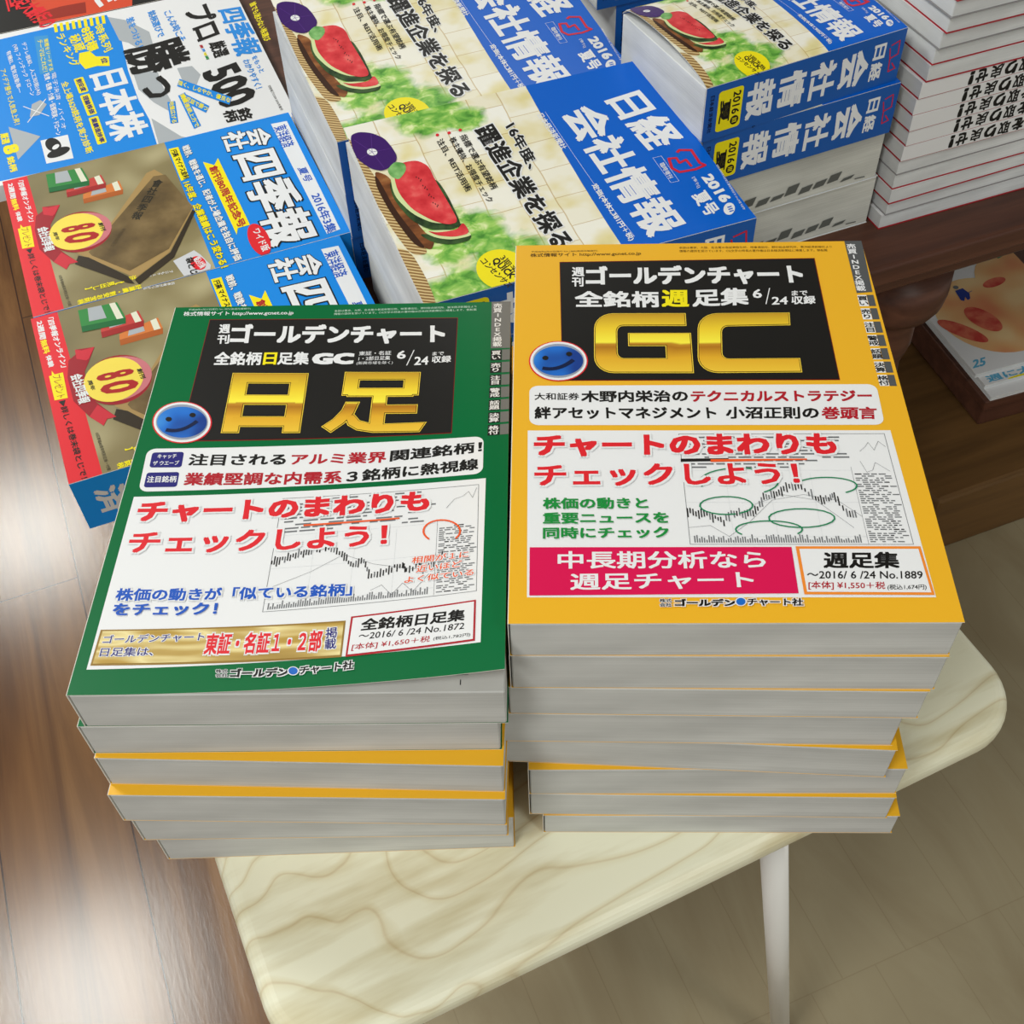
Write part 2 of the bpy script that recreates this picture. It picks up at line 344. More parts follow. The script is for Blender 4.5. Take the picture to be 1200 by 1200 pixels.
# ------------------------------------------------------------------ books
CT = .00035
def book(name, label, cat, group, bl, yaw, W, L, T, base, pages='pages_grey', side='left', art=None, lift=None, plift=None, spine=None, meshes=None, first=None, spine_base=None, marks=None, scale=None, flip=False, back=None):
    """bl: world xy of the lower left corner and z of the underside"""
    root = thing(name, label, cat, bl, yaw, group)
    key = (base, round(W, 4), round(L, 4), round(T, 4), pages, side, bool(art), marks is not None, flip)
    src = BOOKS.get(key)
    if src and not first:
        for c in src.children:
            o = c.copy(); COL.objects.link(o); o.parent = root
        return root
    bm = bmesh.new(); nx = 20 if plift else 1; e = .0006
    if plift:
        g = [[bm.verts.new((e + (W - 2 * e) * i / nx, L * j / 8 - .0001, T - CT - .0004 + plift(i / nx, j / 8))) for i in range(nx + 1)] for j in range(9)]
        gb = [[bm.verts.new((e + (W - 2 * e) * i / nx, L * j / 8 - .0001, CT)) for i in range(nx + 1)] for j in range(9)]
        for j in range(8):
            for i in range(nx):
                bm.faces.new((g[j][i], g[j][i + 1], g[j + 1][i + 1], g[j + 1][i])); bm.faces.new((gb[j][i], gb[j + 1][i], gb[j + 1][i + 1], gb[j][i + 1]))
            bm.faces.new((g[j][0], g[j + 1][0], gb[j + 1][0], gb[j][0])); bm.faces.new((g[j][nx], gb[j][nx], gb[j + 1][nx], g[j + 1][nx]))
        for i in range(nx):
            bm.faces.new((g[0][i], gb[0][i], gb[0][i + 1], g[0][i + 1])); bm.faces.new((g[8][i], g[8][i + 1], gb[8][i + 1], gb[8][i]))
    else: box(bm, e, W - e, -.0001, L - .0002, CT, T - CT, .0006, 0, 1)
    pm = [pages]
    if first:
        pm += ['ink_k']; mat('ink_k', (40, 40, 40), .6, .2)
        for x0, y0, x1, y1 in first: f = bm.faces.new([bm.verts.new((x, y, T - CT + .0002)) for x, y in ((x0, y0), (x1, y0), (x1, y1), (x0, y1))]); f.material_index = 1
    if marks:
        pm += ['thumb']; mat('thumb', (96, 98, 94), .7, .2)
        for q in marks: f = bm.faces.new([bm.verts.new(p) for p in q]); f.material_index = 1
    bm_obj('pages', bm, pm, root)
    bm = bmesh.new(); box(bm, 0, W, 0, L, 0, CT)
    for f in bm.faces: f.material_index = 0 if abs(f.normal.z) > .5 else 1
    bm_obj('back_cover', bm, [back or base, 'cut'], root)
    s = Sheet(W, L, CT, base, lift, 'cut', 24 if lift else 1)
    if art: s.draw(*art)
    up = (lambda X: X + np.array([0, 0, T]))
    s.build('front_cover', root, up)
    sp = Sheet(T - 2e-4, L, CT, spine_base or base, None, 'cut', 1)
    if spine: spine(sp, T * 1000, L * 1000)
    if side == 'right': sp.build('spine', root, lambda X: np.c_[W + CT + X[:, 2], X[:, 1], T - 1e-4 - X[:, 0]])
    else: sp.build('spine', root, lambda X: np.c_[-CT - X[:, 2], X[:, 1], 1e-4 + X[:, 0]])
    BOOKS[key] = root
    return root
BOOKS = {}
R_ = radians

# ------------------------------------------------------------------ print layouts (millimetres on the flat cover)
ART={
'gc_week':[['T','平成28年6月27日発行 No.1889(毎週月曜発行)',[8.3,246.43],[44.99,246.62],[8.29,248.04],'ink',0,1],
['T','株式情報サイト http://www.gcnet.co.jp',[7.82,242.26],[68.67,242.91],[7.79,245.96],'ink',0.015,1],
['T','本誌は東京、大阪、名古屋の各証券取引所、時事通信社、野村総合研究所、東洋経済新報社より',[89.77,248.25],[173.04,247.31],[89.91,250.19],'ink',0,1],
['T','情報の提供を受けています。CG文字の特長の著作権は日本経済新聞社に帰属します。禁転載',[89.75,245.19],[170.28,244.32],[89.9,247.28],'ink',0,1],
['P',[[23.83,238.27],[162.45,238.76],[161.27,144.08],[24.31,145.47]],'maroon',1],
['P',[[24.12,237.63],[161.96,238.14],[160.9,144.61],[24.6,145.99]],'black',2],
['T','週',[30.4,225.76],[37.18,225.62],[30.52,233.4],'white',0.03,3],
['T','刊',[30.26,217.17],[36.49,217.05],[30.38,224.98],'white',0.03,3],
['T','ゴールデンチャート',[37.69,217.79],[153.97,217.25],[38.08,234.03],'white',0.045,3],
['T','全銘柄',[31.45,200.39],[75.86,199.59],[31.68,213.5],'white',0.035,3],
['T','週',[77.04,199.86],[91.53,199.6],[77.91,213.54],'yellow',0.035,3],
['T','足集',[93.17,199.57],[122.78,200.68],[94.3,213.68],'white',0.035,3],
['T','6',[125.31,206.09],[130.15,206],[126.12,213.25],'white',0.02,3],
['L',[[131.72,201.25],[135.07,213.83]],0.5,'white',3],
['T','24',[134.63,200.61],[143.02,200.75],[135.38,206.8],'white',0.02,3],
['T','まで',[145.86,207.64],[154.2,207.79],[146.39,211.67],'white',0.02,3],
['T','収録',[144.94,200.72],[157.45,200.79],[145.82,207.35],'white',0.025,3],
['GOLD','G',[40.26,150.52],[89.92,149.8],[41.52,195.38]],
['GOLD','C',[91.75,149.77],[143.46,149.57],[95.45,194.43]],
['E',[22.53,159.64],[14.94,-0.22],[0.14,14.71],'red',3,0],
['E',[22.53,159.64],[14.27,-0.21],[0.13,14.04],'white',4,0],
['E',[22.53,159.64],[13,-0.2],[0.11,12.47],'steel',5,0],
['E',[22.53,159.45],[12.47,-0.18],[0.1,10.84],'ball',6,0],
['E',[15.95,161.48],[1.58,-0.02],[0.01,1.61],'black',7,0],
['E',[27.98,164.22],[1.58,-0.03],[0.03,1.61],'black',7,0],
['L',[[15.04,153.99],[16.5,153.64],[17.96,153.49],[19.41,153.54],[20.87,153.79],[22.33,154.24],[23.8,154.89],[25.27,155.75],[26.74,156.8],[28.22,158.07],[29.71,159.53]],2.35,'darkblue',7],
['R',[[7.95,142.16],[178.35,140.99],[177.58,113.42],[8.12,115.18]],4.5,'white',1],
['T','大和証券',[10.56,132.19],[32.5,131.9],[10.54,137.07],'black',0.015,2],
['T','木野内栄治の',[33.37,130.24],[85.61,129.94],[33.54,138.31],'black',0.03,2],
['T','テクニカルストラテジー',[86.69,129.92],[174.48,129.17],[87.3,137.58],'dred',0.035,2],
['T','絆アセットマネジメント',[10.6,119.23],[98.43,118.15],[10.57,127.62],'black',0.03,2],
['T','小沼正則の',[102.66,118.24],[147.17,117.7],[103.45,126.32],'black',0.03,2],
['T','巻頭言',[148.18,117.44],[174.48,117.12],[149.41,125.73],'dred',0.035,2],
['P',[[7.38,111.65],[179.5,109.81],[180.79,12.7],[7.75,13.51]],'white',1],
['L',[[79.35,108.46],[176.18,107.56],[176.86,41.05],[79.56,41.77],[79.35,108.46]],0.25,'grey',2],
['L',[[79.42,85.29],[157.12,84.62]],0.12,'lgrey',2],
['L',[[79.48,65.9],[157.29,65.27]],0.12,'lgrey',2],
['L',[[79.55,46.11],[157.47,45.52]],0.12,'lgrey',2],
['L',[[98.93,83.76],[99.13,41.62]],0.08,'lgrey',2],
['L',[[118.38,83.59],[118.64,41.48]],0.08,'lgrey',2],
['L',[[137.78,83.42],[138.1,41.33]],0.08,'lgrey',2],
['L',[[157.1,86.67],[157.51,41.19]],0.15,'grey',2],
['P',[[82.28,106.63],[85.85,106.6],[85.85,105.67],[82.28,105.7]],'grey',2],
['P',[[87.02,106.59],[91.49,106.55],[91.49,105.62],[87.02,105.66]],'grey',2],
['P',[[92.65,106.54],[98.86,106.48],[98.86,105.55],[92.66,105.61]],'grey',2],
['P',[[103.23,106.44],[106.93,106.41],[106.94,105.48],[103.23,105.51]],'grey',2],
['P',[[108.1,106.4],[116.8,106.32],[116.81,105.39],[108.1,105.46]],'grey',2],
['P',[[117.97,106.31],[125.58,106.24],[125.59,105.3],[117.97,105.37]],'grey',2],
['P',[[126.74,106.22],[133.01,106.17],[133.02,105.24],[126.75,105.29]],'grey',2],
['P',[[148.2,106.03],[154.66,105.97],[154.67,105.04],[148.2,105.1]],'grey',2],
['P',[[82.28,104.49],[89.4,104.42],[89.41,103.49],[82.29,103.56]],'grey',2],
['P',[[90.57,104.41],[94.57,104.37],[94.57,103.45],[90.58,103.48]],'grey',2],
['P',[[95.74,104.36],[103.57,104.29],[103.58,103.36],[95.74,103.44]],'grey',2],
['P',[[132.58,104.03],[140.47,103.95],[140.48,103.03],[132.59,103.1]],'grey',2],
['P',[[141.63,103.94],[144.48,103.92],[144.49,102.99],[141.64,103.02]],'grey',2],
['P',[[145.64,103.91],[154.1,103.83],[154.11,102.9],[145.65,102.98]],'grey',2],
['P',[[82.29,102.35],[88.51,102.29],[88.52,101.37],[82.29,101.42]],'grey',2],
['P',[[89.68,102.28],[95.09,102.23],[95.09,101.31],[89.69,101.36]],'grey',2],
['P',[[96.25,102.22],[100.59,102.18],[100.59,101.26],[96.26,101.3]],'grey',2],
['P',[[125.5,101.96],[131.99,101.9],[131.99,100.97],[125.5,101.03]],'grey',2],
['P',[[142.07,101.8],[150.12,101.73],[150.13,100.81],[142.08,100.88]],'grey',2],
['P',[[82.3,100.22],[89.12,100.16],[89.12,99.24],[82.3,99.3]],'grey',2],
['P',[[90.29,100.15],[97.9,100.08],[97.9,99.16],[90.29,99.23]],'grey',2],
['P',[[99.07,100.07],[102.95,100.03],[102.96,99.12],[99.07,99.15]],'grey',2],
['P',[[116.74,99.91],[121.47,99.87],[121.47,98.95],[116.75,98.99]],'grey',2],
['P',[[127.73,99.81],[135.58,99.74],[135.59,98.82],[127.73,98.89]],'grey',2],
['P',[[136.74,99.73],[142.84,99.67],[142.85,98.76],[136.75,98.81]],'grey',2],
['P',[[144,99.66],[150.79,99.6],[150.8,98.68],[144.01,98.75]],'grey',2],
['P',[[97.99,97.96],[102.05,97.93],[102.05,97.01],[98,97.05]],'grey',2],
['P',[[103.21,97.92],[109.24,97.86],[109.24,96.95],[103.22,97]],'grey',2],
['P',[[110.4,97.85],[113.69,97.82],[113.69,96.91],[110.41,96.94]],'grey',2],
['P',[[114.85,97.81],[120.94,97.76],[120.95,96.84],[114.86,96.9]],'grey',2],
['P',[[130.73,97.67],[138.74,97.6],[138.75,96.68],[130.73,96.76]],'grey',2],
['P',[[139.9,97.59],[144.95,97.54],[144.96,96.63],[139.91,96.67]],'grey',2],
['P',[[146.11,97.53],[152.4,97.47],[152.41,96.56],[146.12,96.62]],'grey',2],
['P',[[82.31,96],[88.08,95.94],[88.08,95.03],[82.32,95.09]],'grey',2],
['P',[[89.25,95.93],[97.61,95.86],[97.61,94.95],[89.25,95.02]],'grey',2],
['P',[[104.82,95.8],[108.39,95.76],[108.39,94.85],[104.83,94.89]],'grey',2],
['P',[[109.55,95.75],[118.14,95.68],[118.15,94.77],[109.56,94.84]],'grey',2],
['P',[[119.3,95.67],[124.97,95.62],[124.97,94.71],[119.31,94.76]],'grey',2],
['P',[[126.13,95.61],[130.89,95.56],[130.89,94.65],[126.14,94.7]],'grey',2],
['P',[[132.05,95.55],[134.12,95.53],[134.13,94.62],[132.06,94.64]],'grey',2],
['P',[[135.28,95.52],[141.5,95.47],[141.51,94.56],[135.29,94.61]],'grey',2],
['P',[[142.66,95.46],[148.84,95.4],[148.85,94.49],[142.67,94.55]],'grey',2],
['P',[[150,95.39],[156.53,95.33],[156.54,94.43],[150.01,94.48]],'grey',2],
['P',[[90.26,93.83],[92.36,93.81],[92.37,92.9],[90.27,92.92]],'grey',2],
['P',[[101.25,93.73],[104.91,93.7],[104.91,92.79],[101.26,92.83]],'grey',2],
['P',[[106.08,93.69],[112.05,93.64],[112.06,92.73],[106.08,92.78]],'grey',2],
['P',[[113.22,93.62],[117.63,93.59],[117.64,92.68],[113.22,92.72]],'grey',2],
['P',[[118.8,93.58],[123.25,93.54],[123.25,92.63],[118.8,92.67]],'grey',2],
['P',[[124.41,93.53],[128.39,93.49],[128.39,92.59],[124.42,92.62]],'grey',2],
['P',[[129.55,93.48],[136.72,93.42],[136.73,92.51],[129.56,92.58]],'grey',2],
['P',[[144.84,93.34],[148.87,93.31],[148.88,92.4],[144.85,92.44]],'grey',2],
['P',[[150.03,93.3],[157.4,93.23],[157.41,92.33],[150.04,92.39]],'grey',2],
['P',[[82.33,91.81],[85.56,91.78],[85.56,90.88],[82.33,90.91]],'grey',2],
['P',[[86.73,91.77],[93.44,91.71],[93.44,90.81],[86.73,90.87]],'grey',2],
['P',[[94.61,91.7],[98.75,91.67],[98.75,90.77],[94.61,90.8]],'grey',2],
['P',[[99.92,91.66],[107.54,91.59],[107.54,90.69],[99.92,90.76]],'grey',2],
['P',[[108.7,91.58],[116.47,91.51],[116.47,90.61],[108.71,90.68]],'grey',2],
['P',[[117.63,91.5],[121.86,91.46],[121.87,90.56],[117.64,90.6]],'grey',2],
['P',[[123.02,91.45],[130.97,91.38],[130.98,90.48],[123.03,90.55]],'grey',2],
['P',[[132.13,91.37],[135.6,91.34],[135.6,90.44],[132.14,90.47]],'grey',2],
['P',[[136.76,91.33],[142.28,91.28],[142.29,90.38],[136.77,90.43]],'grey',2],
['P',[[82.34,89.73],[85.54,89.71],[85.54,88.81],[82.34,88.84]],'grey',2],
['P',[[86.71,89.7],[94.17,89.63],[94.17,88.73],[86.71,88.8]],'grey',2],
['P',[[95.34,89.62],[102.78,89.56],[102.78,88.66],[95.34,88.72]],'grey',2],
['P',[[103.94,89.55],[106.77,89.52],[106.78,88.62],[103.95,88.65]],'grey',2],
['P',[[107.94,89.51],[115.28,89.45],[115.29,88.55],[107.94,88.61]],'grey',2],
['P',[[116.45,89.44],[120.74,89.4],[120.75,88.5],[116.45,88.54]],'grey',2],
['P',[[121.91,89.39],[126.7,89.35],[126.71,88.45],[121.91,88.49]],'grey',2],
['P',[[127.86,89.34],[136.05,89.26],[136.05,88.37],[127.87,88.44]],'grey',2],
['P',[[82.34,87.67],[90.62,87.6],[90.63,86.7],[82.35,86.77]],'grey',2],
['P',[[99.99,87.51],[106.46,87.46],[106.46,86.56],[100,86.62]],'grey',2],
['P',[[107.62,87.45],[111.53,87.41],[111.54,86.52],[107.63,86.55]],'grey',2],
['P',[[112.7,87.4],[116.19,87.37],[116.2,86.48],[112.71,86.51]],'grey',2],
['P',[[117.36,87.36],[123.3,87.31],[123.3,86.42],[117.36,86.47]],'grey',2],
['P',[[124.46,87.3],[131.9,87.24],[131.91,86.34],[124.47,86.41]],'grey',2],
['P',[[158.11,82.57],[161.26,82.54],[161.27,81.9],[158.11,81.93]],'black',2],
['P',[[162.04,82.54],[164.85,82.51],[164.86,81.87],[162.04,81.89]],'grey',2],
['P',[[165.62,82.51],[168.25,82.48],[168.26,81.84],[165.63,81.86]],'grey',2],
['P',[[169.02,82.48],[172.26,82.45],[172.27,81.8],[169.03,81.83]],'grey',2],
['P',[[161.11,81.29],[163.05,81.27],[163.06,80.63],[161.12,80.65]],'grey',2],
['P',[[163.82,81.27],[166.79,81.24],[166.8,80.6],[163.83,80.62]],'grey',2],
['P',[[171.54,81.2],[174.52,81.17],[174.53,80.53],[171.55,80.56]],'grey',2],
['P',[[158.13,80.06],[161.2,80.04],[161.21,79.4],[158.13,79.42]],'grey',2],
['P',[[161.98,80.03],[163.73,80.02],[163.74,79.38],[161.98,79.39]],'grey',2],
['P',[[167.48,79.98],[168.65,79.97],[168.65,79.33],[167.49,79.34]],'grey',2],
['P',[[169.42,79.97],[170.85,79.96],[170.86,79.31],[169.42,79.33]],'grey',2],
['P',[[171.62,79.95],[174.68,79.92],[174.68,79.28],[171.63,79.31]],'grey',2],
['P',[[158.14,78.82],[160,78.8],[160.01,78.16],[158.15,78.18]],'grey',2],
['P',[[160.77,78.79],[163.37,78.77],[163.38,78.13],[160.78,78.16]],'grey',2],
['P',[[164.14,78.77],[165.73,78.75],[165.73,78.11],[164.15,78.13]],'grey',2],
['P',[[166.5,78.75],[168.89,78.73],[168.89,78.09],[166.5,78.11]],'grey',2],
['P',[[169.66,78.72],[171,78.71],[171,78.07],[169.67,78.08]],'grey',2],
['P',[[160.93,77.55],[163.47,77.53],[163.48,76.89],[160.93,76.91]],'grey',2],
['P',[[164.24,77.52],[166.5,77.5],[166.51,76.86],[164.25,76.88]],'grey',2],
['P',[[167.28,77.5],[169.97,77.47],[169.98,76.84],[167.28,76.86]],'grey',2],
['P',[[170.75,77.47],[173.09,77.45],[173.1,76.81],[170.75,76.83]],'black',2],
['P',[[158.16,76.33],[160.27,76.31],[160.27,75.68],[158.17,75.7]],'grey',2],
['P',[[161.04,76.31],[164.28,76.28],[164.28,75.65],[161.04,75.67]],'grey',2],
['P',[[165.05,76.27],[167.97,76.25],[167.97,75.61],[165.06,75.64]],'grey',2],
['P',[[158.17,75.1],[161.09,75.07],[161.1,74.44],[158.18,74.46]],'grey',2],
['P',[[161.87,75.06],[164.28,75.04],[164.28,74.41],[161.87,74.43]],'grey',2],
['P',[[165.05,75.04],[166.22,75.03],[166.23,74.39],[165.06,74.4]],'grey',2],
['P',[[166.99,75.02],[168.25,75.01],[168.26,74.38],[167,74.39]],'grey',2],
['P',[[169.02,75],[172.13,74.98],[172.14,74.35],[169.03,74.37]],'black',2],
['P',[[172.91,74.97],[175.93,74.95],[175.94,74.31],[172.91,74.34]],'grey',2],
['P',[[161.61,73.83],[164.89,73.81],[164.89,73.17],[161.62,73.2]],'grey',2],
['P',[[167.67,73.78],[169.97,73.76],[169.97,73.13],[167.68,73.15]],'grey',2],
['P',[[158.19,72.63],[159.49,72.62],[159.5,71.99],[158.2,72]],'grey',2],
['P',[[160.26,72.62],[163.26,72.59],[163.27,71.96],[160.27,71.99]],'grey',2],
['P',[[164.04,72.58],[165.75,72.57],[165.76,71.94],[164.04,71.95]],'grey',2],
['P',[[166.52,72.56],[168.56,72.55],[168.56,71.92],[166.53,71.93]],'grey',2],
['P',[[169.33,72.54],[171.26,72.52],[171.27,71.89],[169.33,71.91]],'grey',2],
['P',[[158.21,71.41],[160.28,71.39],[160.29,70.76],[158.21,70.78]],'grey',2],
['P',[[164.52,71.35],[167.18,71.33],[167.19,70.7],[164.53,70.73]],'grey',2],
['P',[[171.31,71.3],[172.8,71.29],[172.81,70.66],[171.32,70.67]],'grey',2],
['P',[[158.22,70.18],[161.41,70.16],[161.42,69.53],[158.22,69.56]],'grey',2],
['P',[[162.19,70.15],[164.94,70.13],[164.95,69.5],[162.19,69.53]],'grey',2],
['P',[[165.72,70.12],[167.32,70.11],[167.32,69.48],[165.72,69.5]],'grey',2],
['P',[[168.09,70.1],[169.77,70.09],[169.77,69.46],[168.1,69.48]],'grey',2],
['P',[[170.54,70.08],[172.35,70.07],[172.36,69.44],[170.54,69.46]],'grey',2],
['P',[[173.12,70.06],[176.18,70.04],[176.18,69.41],[173.13,69.44]],'grey',2],
['P',[[158.23,68.97],[159.87,68.95],[159.88,68.33],[158.23,68.34]],'grey',2],
['P',[[160.64,68.95],[162.66,68.93],[162.66,68.3],[160.65,68.32]],'grey',2],
['P',[[168.33,68.88],[170.55,68.86],[170.56,68.24],[168.33,68.26]],'grey',2],
['P',[[158.24,67.75],[160.64,67.73],[160.64,67.11],[158.24,67.13]],'grey',2],
['P',[[161.41,67.72],[164.47,67.7],[164.48,67.08],[161.42,67.1]],'grey',2],
['P',[[165.25,67.69],[168.54,67.67],[168.55,67.04],[165.25,67.07]],'grey',2],
['P',[[169.31,67.66],[170.99,67.65],[171,67.02],[169.32,67.04]],'grey',2],
['P',[[158.25,66.54],[159.95,66.52],[159.95,65.9],[158.25,65.92]],'grey',2],
['P',[[160.72,66.52],[162.3,66.5],[162.3,65.88],[160.73,65.9]],'grey',2],
['P',[[163.07,66.5],[166.23,66.47],[166.24,65.85],[163.08,65.88]],'grey',2],
['P',[[167,66.47],[168.86,66.45],[168.86,65.83],[167.01,65.85]],'grey',2],
['P',[[169.63,66.44],[170.98,66.43],[170.99,65.81],[169.64,65.82]],'grey',2],
['P',[[171.75,66.43],[173.56,66.41],[173.56,65.79],[171.76,65.81]],'grey',2],
['P',[[158.26,65.33],[160.92,65.31],[160.93,64.69],[158.26,64.71]],'grey',2],
['P',[[161.7,65.3],[163.83,65.28],[163.83,64.66],[161.7,64.68]],'grey',2],
['P',[[167.83,65.25],[169.86,65.23],[169.86,64.62],[167.84,64.63]],'grey',2],
['P',[[170.63,65.23],[172.4,65.21],[172.41,64.6],[170.64,64.61]],'grey',2],
['P',[[163.19,64.08],[166.03,64.06],[166.03,63.44],[163.19,63.47]],'grey',2],
['P',[[172.71,64.01],[176,63.98],[176.01,63.36],[172.71,63.39]],'grey',2],
['P',[[158.28,62.92],[159.69,62.91],[159.7,62.3],[158.29,62.31]],'grey',2],
['P',[[160.47,62.9],[163.22,62.88],[163.23,62.27],[160.47,62.29]],'grey',2],
['P',[[164,62.88],[165.56,62.86],[165.57,62.25],[164,62.26]],'grey',2],
['P',[[168.67,62.84],[171.28,62.82],[171.29,62.2],[168.67,62.22]],'grey',2],
['P',[[172.05,62.81],[173.53,62.8],[173.53,62.18],[172.06,62.2]],'grey',2],
['P',[[158.29,61.72],[160.78,61.7],[160.79,61.09],[158.3,61.11]],'grey',2],
['P',[[161.56,61.7],[163.73,61.68],[163.74,61.07],[161.56,61.08]],'grey',2],
['P',[[164.51,61.67],[165.82,61.66],[165.82,61.05],[164.51,61.06]],'grey',2],
['P',[[166.59,61.66],[168.96,61.64],[168.96,61.02],[166.6,61.04]],'grey',2],
['P',[[169.73,61.63],[171.48,61.62],[171.49,61],[169.74,61.02]],'grey',2],
['P',[[172.25,61.61],[173.51,61.6],[173.51,60.99],[172.26,61]],'grey',2],
['P',[[158.3,60.53],[161.17,60.51],[161.18,59.89],[158.31,59.92]],'grey',2],
['P',[[161.95,60.5],[164,60.48],[164.01,59.87],[161.95,59.89]],'grey',2],
['P',[[167.5,60.46],[168.9,60.44],[168.91,59.83],[167.5,59.84]],'grey',2],
['P',[[171.86,60.42],[174.63,60.4],[174.64,59.79],[171.87,59.81]],'grey',2],
['P',[[158.31,59.34],[160.4,59.32],[160.41,58.71],[158.32,58.73]],'grey',2],
['P',[[161.17,59.31],[164,59.29],[164.01,58.68],[161.18,58.7]],'grey',2],
['P',[[164.77,59.29],[166.82,59.27],[166.83,58.66],[164.78,58.68]],'grey',2],
['P',[[167.59,59.26],[170.02,59.24],[170.02,58.63],[167.6,58.65]],'grey',2],
['P',[[170.79,59.24],[173.68,59.21],[173.69,58.6],[170.79,58.63]],'grey',2],
['P',[[162.24,58.12],[164.25,58.1],[164.26,57.49],[162.25,57.51]],'grey',2],
['P',[[168.37,58.07],[171.05,58.05],[171.06,57.44],[168.37,57.46]],'grey',2],
['P',[[171.83,58.04],[174.06,58.02],[174.07,57.42],[171.83,57.43]],'grey',2],
['P',[[160.27,56.95],[162.91,56.93],[162.91,56.32],[160.28,56.34]],'grey',2],
['P',[[163.68,56.92],[165.87,56.9],[165.87,56.3],[163.69,56.32]],'grey',2],
['P',[[166.64,56.9],[167.88,56.89],[167.89,56.28],[166.65,56.29]],'grey',2],
['P',[[168.65,56.88],[170.8,56.87],[170.81,56.26],[168.66,56.28]],'grey',2],
['P',[[171.57,56.86],[174.72,56.83],[174.72,56.23],[171.58,56.25]],'grey',2],
['P',[[158.34,55.78],[160.89,55.76],[160.9,55.16],[158.35,55.18]],'grey',2],
['P',[[161.67,55.76],[163.35,55.74],[163.35,55.14],[161.67,55.15]],'grey',2],
['P',[[164.12,55.74],[167.35,55.71],[167.35,55.11],[164.13,55.13]],'grey',2],
['P',[[168.12,55.71],[170.83,55.68],[170.83,55.08],[168.13,55.1]],'grey',2],
['P',[[158.35,54.6],[161.11,54.58],[161.12,53.98],[158.36,54]],'grey',2],
['P',[[165.61,54.55],[168.69,54.52],[168.69,53.92],[165.62,53.94]],'grey',2],
['P',[[169.46,54.52],[171.7,54.5],[171.7,53.9],[169.47,53.91]],'black',2],
['P',[[172.47,54.49],[173.8,54.48],[173.81,53.88],[172.48,53.89]],'grey',2],
['P',[[158.37,53.43],[160.63,53.41],[160.64,52.81],[158.37,52.83]],'grey',2],
['P',[[161.41,53.41],[163.51,53.39],[163.51,52.79],[161.41,52.8]],'grey',2],
['P',[[167.25,53.36],[169.3,53.34],[169.31,52.74],[167.25,52.76]],'grey',2],
['P',[[170.07,53.34],[172.83,53.32],[172.84,52.72],[170.08,52.74]],'grey',2],
['P',[[158.38,52.26],[160.72,52.24],[160.72,51.64],[158.38,51.66]],'grey',2],
['P',[[161.49,52.23],[162.66,52.22],[162.66,51.62],[161.5,51.63]],'grey',2],
['P',[[163.43,52.22],[164.91,52.21],[164.92,51.61],[163.44,51.62]],'grey',2],
['P',[[165.68,52.2],[167.31,52.19],[167.32,51.59],[165.69,51.6]],'grey',2],
['P',[[168.08,52.18],[169.62,52.17],[169.62,51.57],[168.09,51.58]],'grey',2],
['P',[[170.39,52.16],[171.92,52.15],[171.93,51.55],[170.4,51.56]],'black',2],
['P',[[172.7,52.15],[173.91,52.14],[173.91,51.54],[172.7,51.55]],'grey',2],
['P',[[158.39,51.09],[161.11,51.07],[161.12,50.47],[158.39,50.49]],'grey',2],
['P',[[161.89,51.06],[163.93,51.05],[163.94,50.45],[161.89,50.46]],'grey',2],
['P',[[164.71,51.04],[166.35,51.03],[166.36,50.43],[164.71,50.44]],'grey',2],
['P',[[167.13,51.02],[168.65,51.01],[168.66,50.41],[167.13,50.42]],'grey',2],
['P',[[169.43,51],[170.86,50.99],[170.87,50.4],[169.43,50.41]],'grey',2],
['P',[[161.37,49.9],[163.2,49.89],[163.2,49.29],[161.37,49.3]],'grey',2],
['P',[[163.97,49.88],[166.95,49.86],[166.95,49.26],[163.98,49.28]],'grey',2],
['P',[[167.72,49.85],[169.09,49.84],[169.09,49.25],[167.73,49.26]],'grey',2],
['P',[[169.86,49.84],[172.34,49.82],[172.34,49.22],[169.87,49.24]],'black',2],
['P',[[173.11,49.81],[174.47,49.8],[174.48,49.2],[173.12,49.21]],'black',2],
['P',[[158.41,48.76],[159.69,48.75],[159.69,48.16],[158.41,48.17]],'grey',2],
['P',[[169.82,48.68],[171.05,48.67],[171.06,48.07],[169.82,48.08]],'grey',2],
['P',[[171.83,48.66],[175.09,48.64],[175.1,48.04],[171.83,48.07]],'grey',2],
['P',[[158.42,47.6],[161.47,47.58],[161.48,46.99],[158.42,47.01]],'grey',2],
['P',[[162.25,47.58],[164.15,47.56],[164.16,46.97],[162.25,46.98]],'grey',2],
['P',[[164.93,47.55],[166.47,47.54],[166.48,46.95],[164.93,46.96]],'grey',2],
['P',[[167.25,47.54],[170.27,47.51],[170.27,46.92],[167.25,46.94]],'grey',2],
['P',[[171.04,47.51],[173.01,47.49],[173.01,46.9],[171.05,46.91]],'grey',2],
['P',[[158.43,46.45],[161.33,46.43],[161.33,45.84],[158.43,45.86]],'grey',2],
['P',[[162.1,46.42],[163.64,46.41],[163.64,45.82],[162.1,45.83]],'grey',2],
['P',[[164.41,46.4],[167.16,46.38],[167.16,45.79],[164.42,45.81]],'grey',2],
['P',[[167.93,46.38],[169.43,46.37],[169.44,45.77],[167.93,45.79]],'black',2],
['P',[[173.18,46.34],[175.84,46.32],[175.85,45.73],[173.18,45.75]],'grey',2],
['P',[[158.44,45.3],[161.48,45.27],[161.48,44.68],[158.44,44.71]],'grey',2],
['P',[[162.25,45.27],[165.36,45.24],[165.36,44.65],[162.26,44.68]],'grey',2],
['P',[[166.13,45.24],[168.92,45.22],[168.93,44.63],[166.14,44.65]],'grey',2],
['P',[[169.7,45.21],[171.02,45.2],[171.02,44.61],[169.7,44.62]],'grey',2],
['P',[[171.79,45.2],[173.18,45.19],[173.19,44.6],[171.79,44.61]],'grey',2],
['P',[[158.45,44.15],[159.79,44.14],[159.8,43.55],[158.45,43.56]],'grey',2],
['P',[[160.56,44.13],[161.84,44.12],[161.84,43.53],[160.57,43.54]],'grey',2],
